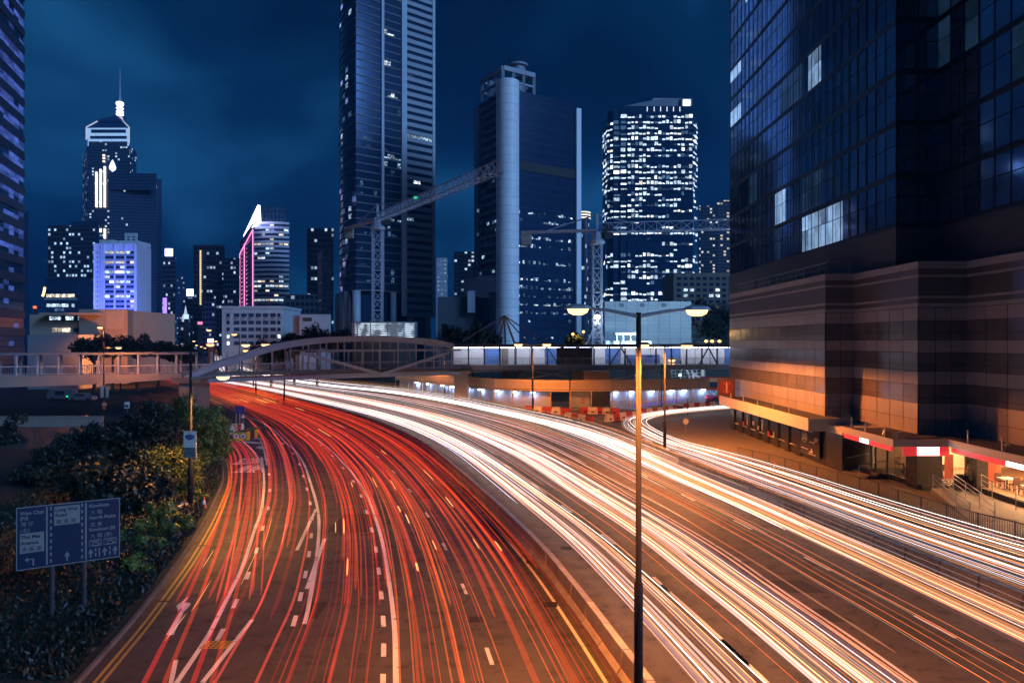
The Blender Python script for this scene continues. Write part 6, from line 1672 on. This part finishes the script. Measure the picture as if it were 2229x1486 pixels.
for i, (px, py) in enumerate(((503, 940), (510, 938), (517, 936))):
    x, d = G(px, py + 4); r = thing('water_barrier', ('white', 'red', 'white')[i] + ' small barrier behind the crash cushion, ' + ('left', 'middle', 'right')[i] + ' of three', 'barrier', (x, d, 0.005), 'barriers at the gore', 0.3)
    for nm, me in (('body', BM[('white', 'red', 'white')[i]]), ('slot', SM)):
        o = bpy.data.objects.new(nm, me); COL.objects.link(o); o.parent = r
pp = thing('pedestrian_signal', 'small dark signal head on a post at the road edge behind the tree', 'signal', (X(447, 108), 108, 0))
MB().tube([(X(447, 108), 108, 0), (X(447, 108), 108, 2.2)], 0.07, 6).obj('post', M_dsteel, pp); MB().box((X(445, 108), 107.8, 2.2), (X(449, 108), 108.1, 3.1)).obj('head', M_black, pp)
# parapet wall, verge enclosure on the left
pw = thing('low_parapet', 'low orange lit parapet wall beside the lower road on the left', 'wall', (X(110, 84), 84, 0))
MB().box((X(-60, 84), 84, 0), (X(222, 84), 84.35, 1.15)).obj('wall', M_bconc, pw); MB().box((X(-60, 84), 83.9, 1.155), (X(222, 84), 84.45, 1.3)).obj('coping', M_bconc, pw)
pl = MB().box((X(384, 42), 42.0, 0.1), (X(470, 42) - 3.0, 44.2, 0.22)); o = pl.obj('lamp_plinth', M_conc); tag(o, 'low concrete plinth around the left verge lamp post', 'plinth')
# parked vehicles in the dark lower road
def car(x, y, label, cat, van=False):
    r = thing('parked_' + cat, label, cat, (x, y, 0))
    prof = [(-2.1, 0.3), (-2.15, 0.75), (-1.5, 0.9), (-0.9, 1.42), (0.7, 1.45), (1.3, 0.98), (2.1, 0.85), (2.15, 0.3)] if not van else [(-2.3, 0.3), (-2.3, 1.2), (-1.9, 1.9), (2.2, 1.95), (2.3, 1.2), (2.3, 0.3)]
    n = len(prof); vs = [(x + a, y - 0.8, z) for a, z in prof] + [(x + a, y + 0.8, z) for a, z in prof]
    MB().add(vs, [tuple(range(n)), tuple(range(n, 2*n))[::-1]] + [(i, n + i, n + (i+1) % n, (i+1) % n) for i in range(n)]).obj('body', mat('car_paint', (0.12, 0.14, 0.17), 0.3, coat=0.5), r)
    for a in (-1.35, 1.35):
        for s in (-0.72, 0.72):
            MB().tube([(x + a, y + s - 0.11, 0.32), (x + a, y + s + 0.11, 0.32)], 0.32, 12).obj('wheel', M_black, r)
    MB().box((x - 0.85, y - 0.815, 0.98), (x + 0.75, y - 0.803, 1.36 if not van else 1.7)).obj('side_window', M_glass, r)
    MB().box((x + 2.12, y - 0.7, 0.6), (x + 2.17, y - 0.4, 0.72)).obj('headlight', M_paint, r); MB().box((x + 2.12, y + 0.4, 0.6), (x + 2.17, y + 0.7, 0.72)).obj('headlight', M_paint, r)
car(X(180, 120), 120, 'dim grey parked car under the left approach span', 'car'); car(X(136, 122), 122, 'dim parked van with a green light left of the parked car', 'van', True)
gl = thing('green_signal', 'tiny green light beside the parked van', 'lamp', P(146, 863, 121)); MB().box(P(144, 864, 121), P(148, 861, 121.2)).obj('lens', emis('green_lamp', (0.02, 1.0, 0.3), 1.5), gl)
# double decker bus at the end of the slip road
bs = thing('double_decker_bus', 'red double decker bus half hidden behind the podium corner', 'bus', (X(1580, 118), 118, 0))
x0, x1 = X(1534, 118), X(1534, 118) + 10
MB().box((x0, 118.0, 0.35), (x1, 120.4, 4.35)).obj('body', mat('bus_red', (0.35, 0.04, 0.03), 0.35), bs)
MB().box((x0 + 0.2, 117.95, 2.6), (x1 - 0.2, 117.99, 3.5)).obj('upper_windows', M_glass, bs); MB().box((x0 + 0.2, 117.95, 1.2), (x1 - 0.2, 117.99, 2.1)).obj('lower_windows', LIT[2], bs)
MB().box((x0 + 0.2, 117.94, 3.55), (x1 - 0.2, 117.985, 4.2)).obj('advert_panel', mat('bus_advert', (0.5, 0.3, 0.18), 0.5, var=0.5), bs)
for a in (1.8, 7.6): MB().tube([(x0 + a, 117.98, 0.5), (x0 + a, 118.3, 0.5)], 0.5, 14).obj('wheel', M_black, bs)
for a in (0.15, 9.7): MB().box((x0 + a, 117.93, 0.7), (x0 + a + 0.2, 117.98, 1.0)).obj('marker_lamp', emis('bus_lamp', (1.0, 0.08, 0.05), 4.0), bs)
ne = thing('no_entry_sign', 'round red no entry sign on a post among the water barriers', 'sign', (X(1269, 100), 100, 0))
disc(ne, P(1269, 872, 100), 0.33, M_red, 'disc'); MB().box((X(1265.5, 99.97), 99.97, Z(873.3, 99.97)), (X(1272.5, 99.97), 99.99, Z(871, 99.97))).obj('bar', M_paint, ne); MB().tube([(X(1269, 100), 100.05, 0), (X(1269, 100), 100.05, Z(870, 100))], 0.045, 6).obj('post', M_steel, ne)
for (px, yb, yt, lab) in ((1365, 877, 770, 'thin dark pole before the lit walkway, left of the foreground lamp post'), (1440, 888, 790, 'thin dark pole just left of the side barrier lamp post'), (1497, 903, 868, 'short dark post on the pavement inside the bend')):
    x, d = G(px, yb); o = MB().tube([(x, d, 0), (x, d, Z(yt, d) * 0.5), (x, d, Z(yt, d))], [0.1, 0.08, 0.06], 8).obj('thin_pole', M_dsteel); tag(o, lab, 'pole')
for i, (px, py) in enumerate(((1477, 918), (1483, 917))):
    pass
hs = thing('dark_notice_board', 'dark notice board on two legs by the slip road bend', 'sign', (X(1480, 98), 98, 0))
MB().box((X(1474, 98), 98, Z(893, 98)), (X(1487, 98), 98.06, Z(884, 98))).obj('board', M_black, hs)
for px in (1475.5, 1485): MB().bar((X(px, 98), 98.05, 0.05), (X(px, 98), 98.05, Z(893, 98)), 0.07).obj('leg', M_dsteel, hs)
rsg = thing('round_back_sign', 'back of a round sign on a forked post on the pavement by the bend', 'sign', (X(1491, 76), 76, 0.12))
disc(rsg, P(1493, 917, 76), 0.32, M_pale2, 'disc')
MB().tube([(X(1493, 76), 76.04, 0.12), (X(1493, 76), 76.04, Z(912, 76))], 0.04, 6).obj('post', M_steel, rsg)

# ================================================================ CRANES
M_crane = mat('crane_paint', (0.42, 0.48, 0.58), 0.5, var=0.08, scale=0.3)
def lattice(a, b, w, seg, r, tri=False, up=Vector((0, 0, 1))):
    a, b = Vector(a), Vector(b); L = (b - a).length; t = (b - a).normalized()
    upv = up if abs(t.dot(up)) < 0.9 else Vector((0, 1, 0))
    s = t.cross(upv).normalized(); v = s.cross(t).normalized()
    cs = [s*(-w/2) - v*(w/2), s*(w/2) - v*(w/2), v*(w*0.6)] if tri else [s*(-w/2) - v*(w/2), s*(w/2) - v*(w/2), s*(w/2) + v*(w/2), s*(-w/2) + v*(w/2)]
    ch, lc = MB(), MB()
    for c in cs: ch.bar(a + c, b + c, r * 2)
    n = max(2, int(L / seg)); m = len(cs)
    for i in range(n):
        p0, p1 = a + t*(L*i/n), a + t*(L*(i+1)/n)
        for k in range(m):
            c0, c1 = cs[k], cs[(k+1) % m]
            lc.bar(p0 + (c0 if i % 2 else c1), p1 + (c1 if i % 2 else c0), r * 1.1)
            lc.bar(p0 + c0, p0 + c1, r)
    return ch, lc
def crane(label, base, ztop, tip, ctr, wm, wj):
    r = thing('tower_crane', label, 'crane', base)
    x, y, _ = base
    for nm, (ch, lc) in (('mast', lattice((x, y, base[2]), (x, y, ztop - 3.5), wm, 2.6, 0.13)), ('jib', lattice((x, y, ztop), tip, wj, 2.4, 0.10, tri=True))):
        o = ch.obj(nm + '_chords', M_crane, r); lc.obj('lacing', M_crane, o)
    MB().lathe((x, y, ztop - 3.5), [(wm*0.8, 0), (wm*0.9, 0.6), (wm*0.7, 1.2), (wm*0.6, 2.6)], 10).obj('slewing_ring', M_crane, r)
    MB().box((x + wm*0.7, y - 1.6, ztop - 2.2), (x + wm*0.7 + 1.8, y + 0.4, ztop)).obj('cab', M_dsteel, r)
    cv = Vector(ctr); k = MB(); k.bar((x, y, ztop - 0.5), cv, wj * 0.9, 0.5)
    mid = Vector((x, y, ztop)) * 0.3 + cv * 0.7; k.bar((x, y, ztop + wj*1.6), mid, 0.25); k.bar((x, y, ztop), (x, y, ztop + wj*1.7), 0.5)
    k.bar((x, y, ztop + wj*1.6), Vector((x, y, ztop)) * 0.75 + Vector(tip) * 0.25 + Vector((0, 0, wj*0.6)), 0.2)
    k.obj('counter_jib', M_crane, r)
    MB().box((cv.x - 0.6, cv.y - 1.6, cv.z - 3.0), (cv.x + 1.8, cv.y + 0.6, cv.z + 0.1)).obj('counterweight', M_conc, r)
    return r
zj = Z(473, 190)
crane('pale tower crane in front of the tall tower, its jib swung towards the white shaft', (X(822, 190), 190, 8.0), zj, tuple(P(1086, 362, 134)), tuple(P(757, 497, 208)), 2.5, 2.2)
zj2 = Z(497, 150)
c2_ = crane('pale tower crane whose level jib reaches the right glass tower', (X(1300, 150), 150, 8.0), zj2, tuple(P(1592, 489, 143)), tuple(P(1140, 506, 156)), 1.9, 1.9)
fl1 = thing('crane_floodlight', 'dazzling white floodlight on the foot of the right crane', 'floodlight', P(1300, 690, 146))
q = P(1300, 690, 146); MB().lathe((q.x, q.y, q.z - 0.5), [(0.1, 0), (0.55, 0.2), (0.6, 0.5), (0.5, 0.85), (0.1, 1.0)], 12).obj('lamp', emis('floodlight_white', (0.85, 0.9, 1.0), 30.0), fl1)
lamp_light(fl1, (q.x, q.y - 1.0, q.z), 500, (0.7, 0.8, 1.0), 0.5)
k = MB()
for (a, b2) in (((1300, 695), (1278, 748)), ((1300, 695), (1318, 748)), ((1294, 700), (1292, 748)), ((1306, 700), (1308, 748))): k.bar(P(*a, 147), P(*b2, 147), 0.25)
for py in (705, 715, 725, 735): k.bar(P(1292, py, 147), P(1308, py, 147), 0.2); k.bar(P(1292, py, 147), P(1308, py + 10, 147), 0.12)
k.obj('trestle', M_crane, fl1)
# ================================================================ WHITE SHED, LOUVRED DRUM, TERRACES
sd = thing('white_site_shed', 'tall white panelled shed lit from below, behind the walkway', 'shed', (X(1410, 165), 165, 0))
D = 165.0
MB().box((X(1316, D), D, 0), (X(1505, D), D + 14, Z(656, D))).obj('core', M_pale2, sd)
M_sh = mat('shed_panel', (0.62, 0.68, 0.68), 0.55, var=0.1, scale=0.25)
for c in range(8):
    a = 1316 + c * 23.6
    for r in range(11):
        y0 = 656 + r * 8.4
        MB().box((X(a + 0.4, D), D - 0.10, Z(y0 + 8.1, D)), (X(a + 23.2, D), D - 0.01, Z(y0, D))).obj('wall_panel', M_sh, sd)
for px in (1353, 1398, 1445): MB().box((X(px - 5, D), D - 0.2, Z(668, D)), (X(px + 5, D), D - 0.11, Z(660, D))).obj('vent', M_pale2, sd)
wsx = thing('white_low_canopy', 'low white framed structure at the foot of the white shed', 'shed', (X(1365, 150), 150, 0))
MB().box((X(1340, 150), 150, Z(729, 150)), (X(1390, 150), 154, Z(724, 150))).obj('roof', M_white, wsx)
for px in (1342, 1356, 1372, 1386): MB().box((X(px, 150), 150, 7), (X(px + 2, 150), 150.3, Z(729, 150))).obj('post', M_white, wsx)
MB().box((X(1320, 150), 151, 7), (X(1420, 150), 153, Z(742, 150))).obj('low_wall', M_white, wsx)
for (px, lab) in ((1375, 'white floodlight at the foot of the white shed, left one'), (1450, 'white floodlight at the foot of the white shed, right one')):
    flood('shed_floodlight', lab, (X(px, 148), 148, 9.5), (0.55, 0.85, 1.0), 5200, size=0.35, bulb=0.0)
pl2 = thing('works_platform', 'raised works platform behind the walkway roof', 'platform', (X(1300, 140), 140, 0))
MB().box((X(1100, 140), 140, 0), (X(1640, 140), 142, Z(752, 140))).obj('platform', M_dim, pl2)
k = MB(); rail_run(k, [(X(1260, 139), 139.8), (X(1560, 139), 139.8)], Z(752, 140), 1.4, 2.2); k.obj('guard_rail', M_steel, pl2)
dr = thing('louvred_drum', 'round louvred drum lit white from inside at the foot of the crane', 'building', (X(832, 175), 175, 0))
D = 175.0; cxr = X(832, D); R = X(905, D) - cxr
arc = [(cxr + R*math.sin(a), D + R*0.5 - R*0.55*math.cos(a)) for a in [math.radians(-80 + i*10) for i in range(17)]]
MB().prism(arc, 0, Z(734, D)).obj('base_wall', M_dim, dr)
inn = [(cxr + (x - cxr)*0.93, D + R*0.5 + (y - D - R*0.5)*0.93) for x, y in arc]
k = MB(); k.prism(inn, Z(734, D), Z(703, D)); k.obj('lit_core', lit_pane('drum_core', (0.7, 0.85, 1.0), 1.3, scale=0.5, base=0.15), dr)
for r in range(8):
    z = Z(732 - r*4.1, D)
    for a, b2 in zip(arc, arc[1:]):
        u, n, L = wall_frame(a, b2); MB().obox(a, u, n, 0, L, -0.1, 0.15, z, z + 0.26).obj('louvre', M_pale, dr)
for (x, y) in arc[::3]: MB().box((x - 0.12, y - 0.3, Z(742, D)), (x + 0.12, y - 0.16, Z(699, D))).obj('rib', M_pale, dr)
MB().prism(arc, Z(703, D), Z(700, D)).obj('cap', M_pale2, dr)
for i, px in enumerate((775, 800, 830, 868)):
    place('lit_slot', upane(LIT[1]), dr, (X(px, 170), D - R*0.08 - 0.6 , Z(741, 172)), 0, (2.0, 0.1, 0.5))

# ================================================================ TREES
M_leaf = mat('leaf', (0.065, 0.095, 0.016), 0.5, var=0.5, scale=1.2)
M_leaf_shade = mat('leaf_in_shade', (0.007, 0.014, 0.008), 0.55, var=0.4, scale=1.2)  # leaf colour with the unlit darkness put in, for trees away from lamps
M_bark = mat('bark', (0.06, 0.045, 0.032), 0.9, var=0.3, bump=0.3)
def tree(label, x, y, z0, zc, rx, rz_, nleaf, leaf, m, name='verge_tree', cat='tree', group=None):
    r = thing(name, label, cat, (x, y, z0), group)
    nb = 7
    trunk_top = max(z0 + 0.4, zc - rz_ * 0.35)
    k = MB(); k.tube([(x, y, z0 - 0.1), (x + 0.1, y, (z0 + trunk_top) / 2), (x, y, trunk_top)], [rx*0.065 + 0.05, rx*0.05 + 0.04, rx*0.035 + 0.02], 8)
    cl = []
    for i in range(max(14, int(nleaf / 150))):
        v = rng.normal(size=3); v /= np.linalg.norm(v); rr = rng.random() ** 0.45
        cl.append((x + v[0]*rr*rx*0.86, y + v[1]*rr*rx*0.86, zc + v[2]*rr*rz_*0.86, (0.16 + 0.2*rng.random()) * rx))
    for c in cl[:nb]: k.tube([(x, y, trunk_top - 0.2), ((x + c[0])/2, (y + c[1])/2, (trunk_top + c[2])/2 + 0.1), c[:3]], [rx*0.03 + 0.015, rx*0.02 + 0.01, 0.01], 5)
    k.obj('trunk', M_bark, r)
    C = np.array(cl); idx = rng.integers(0, len(cl), nleaf)
    d_ = rng.normal(size=(nleaf, 3)); d_ /= np.linalg.norm(d_, axis=1)[:, None]
    pos = C[idx, :3] + d_ * (C[idx, 3:4] * (0.55 + 0.5*rng.random((nleaf, 1))))
    pos[:, 2] = np.maximum(pos[:, 2], z0 + 0.05)
    a = rng.normal(size=(nleaf, 3)); a /= np.linalg.norm(a, axis=1)[:, None]
    b_ = np.cross(a, d_ + 0.3*rng.normal(size=(nleaf, 3))); b_ /= np.linalg.norm(b_, axis=1)[:, None] + 1e-9
    s = leaf * (0.6 + 0.8*rng.random((nleaf, 1)))
    V = np.stack([pos - a*s, pos + b_*s*0.45, pos + a*s, pos - b_*s*0.45], 1).reshape(-1, 3)
    me = bpy.data.meshes.new('crown')
    me.vertices.add(nleaf*4); me.vertices.foreach_set('co', V.astype(np.float32).ravel())
    me.loops.add(nleaf*4); me.loops.foreach_set('vertex_index', np.arange(nleaf*4, dtype=np.int32))
    me.polygons.add(nleaf); me.polygons.foreach_set('loop_start', np.arange(0, nleaf*4, 4, dtype=np.int32)); me.polygons.foreach_set('loop_total', np.full(nleaf, 4, dtype=np.int32))
    me.materials.append(m); me.update(calc_edges=True); me.validate()
    o = bpy.data.objects.new('crown', me); reg(o, r, Matrix.Identity(4))
def ptree(label, px, py, d, rx, rz_, n, leaf, m=M_leaf, z0=0.08, **kw): tree(label, X(px, d), d, z0, Z(py, d), rx, rz_, n, leaf, m, **kw)
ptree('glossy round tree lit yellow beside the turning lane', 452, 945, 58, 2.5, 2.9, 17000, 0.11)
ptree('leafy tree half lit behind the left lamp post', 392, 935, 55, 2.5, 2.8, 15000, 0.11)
ptree('dark leafy tree left of the left lamp post', 330, 950, 52, 2.6, 2.7, 12000, 0.12, M_leaf_shade)
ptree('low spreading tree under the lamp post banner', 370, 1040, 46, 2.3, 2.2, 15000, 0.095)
ptree('dark tree in the middle of the left tree group', 262, 960, 52, 2.7, 2.5, 6000, 0.16, M_leaf_shade)
ptree('dark tree before the low parapet', 190, 980, 55, 2.7, 2.4, 6000, 0.16, M_leaf_shade)
ptree('dark tree nearest the left edge of the tree group', 110, 1010, 50, 2.6, 2.3, 5000, 0.16, M_leaf_shade)
ptree('dark bushy tree behind the direction sign', 230, 1060, 42, 2.6, 2.2, 6000, 0.15, M_leaf_shade)
ptree('dark bushy tree right behind the direction sign corner', 310, 1070, 43, 2.2, 2.0, 6000, 0.14, M_leaf_shade)
ptree('thin dark tree crown at the left edge by the parapet', 20, 935, 70, 2.4, 1.8, 3000, 0.16, M_leaf_shade)
for i, (px, py, d, rx) in enumerate(((395, 1140, 38, 1.0), (362, 1165, 36.5, 1.0), (335, 1185, 35, 1.1), (300, 1160, 37, 1.3), (420, 1085, 44.5, 0.9), (310, 1235, 31, 0.9), (345, 1120, 40, 1.2))):
    ptree('low verge shrub, ' + ('first', 'second', 'third', 'fourth', 'fifth', 'sixth', 'seventh')[i] + ' of the clump between the sign and the lamp post', px, py, d, rx, rx*0.75, 2200, 0.10, M_leaf, name='verge_shrub', cat='shrub', group='low verge shrubs')
for i, (px, py, d, rx, rz_, m, lab) in enumerate(((205, 752, 140, 4.5, 2.6, M_leaf_shade, 'dark round tree before the terracotta hall'), (245, 757, 140, 4.0, 2.4, M_leaf_shade, 'dark tree at the corner of the terracotta hall'), (298, 755, 145, 4.5, 2.6, M_leaf_shade, 'dark tree below the violet block'), (345, 760, 150, 4.5, 2.4, M_leaf_shade, 'dark low tree behind the approach span roof'), (395, 765, 160, 5, 2.6, M_leaf_shade, 'dark tree left of the bright far lamp'),
        (640, 750, 150, 4.5, 2.6, M_leaf_shade, 'dark tree over the arch below the pale blank block'), (690, 740, 155, 4.6, 3.0, M_leaf_shade, 'dark tree above the arch crown, left one'), (735, 742, 158, 4.5, 3.0, M_leaf_shade, 'dark tree beside the louvred drum'), (590, 765, 150, 4.4, 2.6, M_leaf_shade, 'dark tree behind the arch left haunch'),
        (985, 735, 150, 4.5, 3.4, M_leaf_shade, 'dark tree under the stays of the mast'), (1030, 738, 150, 4.2, 3.2, M_leaf_shade, 'dark tree left of the mast foot'), (1060, 742, 152, 4.0, 3.0, M_leaf_shade, 'dark tree just left of the white shaft foot'), (1252, 742, 130, 2.0, 1.6, M_leaf, 'small tree lit golden by globe lamps'), (1540, 705, 170, 7, 6.5, M_leaf_shade, 'tall dark tree right of the white shed'), (1575, 700, 175, 6.5, 7.0, M_leaf_shade, 'tall dark tree against the right glass tower'),
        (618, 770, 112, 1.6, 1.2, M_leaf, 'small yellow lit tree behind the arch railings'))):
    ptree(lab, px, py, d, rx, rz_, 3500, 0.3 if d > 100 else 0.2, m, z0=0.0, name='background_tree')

# low undergrowth over the verge
def scatter(name, label, pts, leaf, m):
    P0 = np.array(pts); nl = len(P0)
    a = rng.normal(size=(nl, 3)); a[:, 2] = np.abs(a[:, 2]) + 0.3; a /= np.linalg.norm(a, axis=1)[:, None]
    b_ = np.cross(a, rng.normal(size=(nl, 3))); b_ /= np.linalg.norm(b_, axis=1)[:, None]
    s = leaf * (0.5 + rng.random((nl, 1)))
    V = np.stack([P0 - a*s*0.2, P0 + b_*s*0.3 + a*s*0.5, P0 + a*s*1.3, P0 - b_*s*0.3 + a*s*0.5], 1).reshape(-1, 3)
    me = bpy.data.meshes.new(name); me.from_pydata(V.tolist(), [], [(4*i, 4*i+1, 4*i+2, 4*i+3) for i in range(nl)]); me.materials.append(m)
    o = bpy.data.objects.new(name, me); o['kind'] = 'stuff'; o['label'] = label; o['category'] = 'undergrowth'; reg(o, None, Matrix.Identity(4))
up_pts = []
while len(up_pts) < 26000:
    d = 21 + 40 * random.random() ** 1.4; x = L0(d) - 0.75 - 13 * random.random() ** 1.5
    hh = 0.32 * (0.5 + 0.5 * math.sin(x * 1.7 + d * 0.9) * math.sin(d * 1.3 - x))
    up_pts.append((x, d, 0.10 + hh * random.random()))
scatter('undergrowth', 'dark ground cover and long grass on the left verge', up_pts, 0.13, M_leaf_shade)

# ================================================================ NIGHT HAZE
hz = MB().box((-1510, -45, -1.2), (1510, 1660, 420)).obj('haze', bpy.data.materials.new('haze'))
hz['kind'] = 'stuff'; hz['label'] = 'thin blue night haze over the city'
hm = hz.data.materials[0]; hm.use_nodes = True
t = hm.node_tree; t.nodes.clear()
o_ = t.nodes.new('ShaderNodeOutputMaterial'); v_ = t.nodes.new('ShaderNodeVolumePrincipled')
v_.inputs['Color'].default_value = (0.12, 0.50, 1.0, 1); v_.inputs['Density'].default_value = 0.0002
t.links.new(v_.outputs[0], o_.inputs['Volume'])
cy.volume_bounces = 0
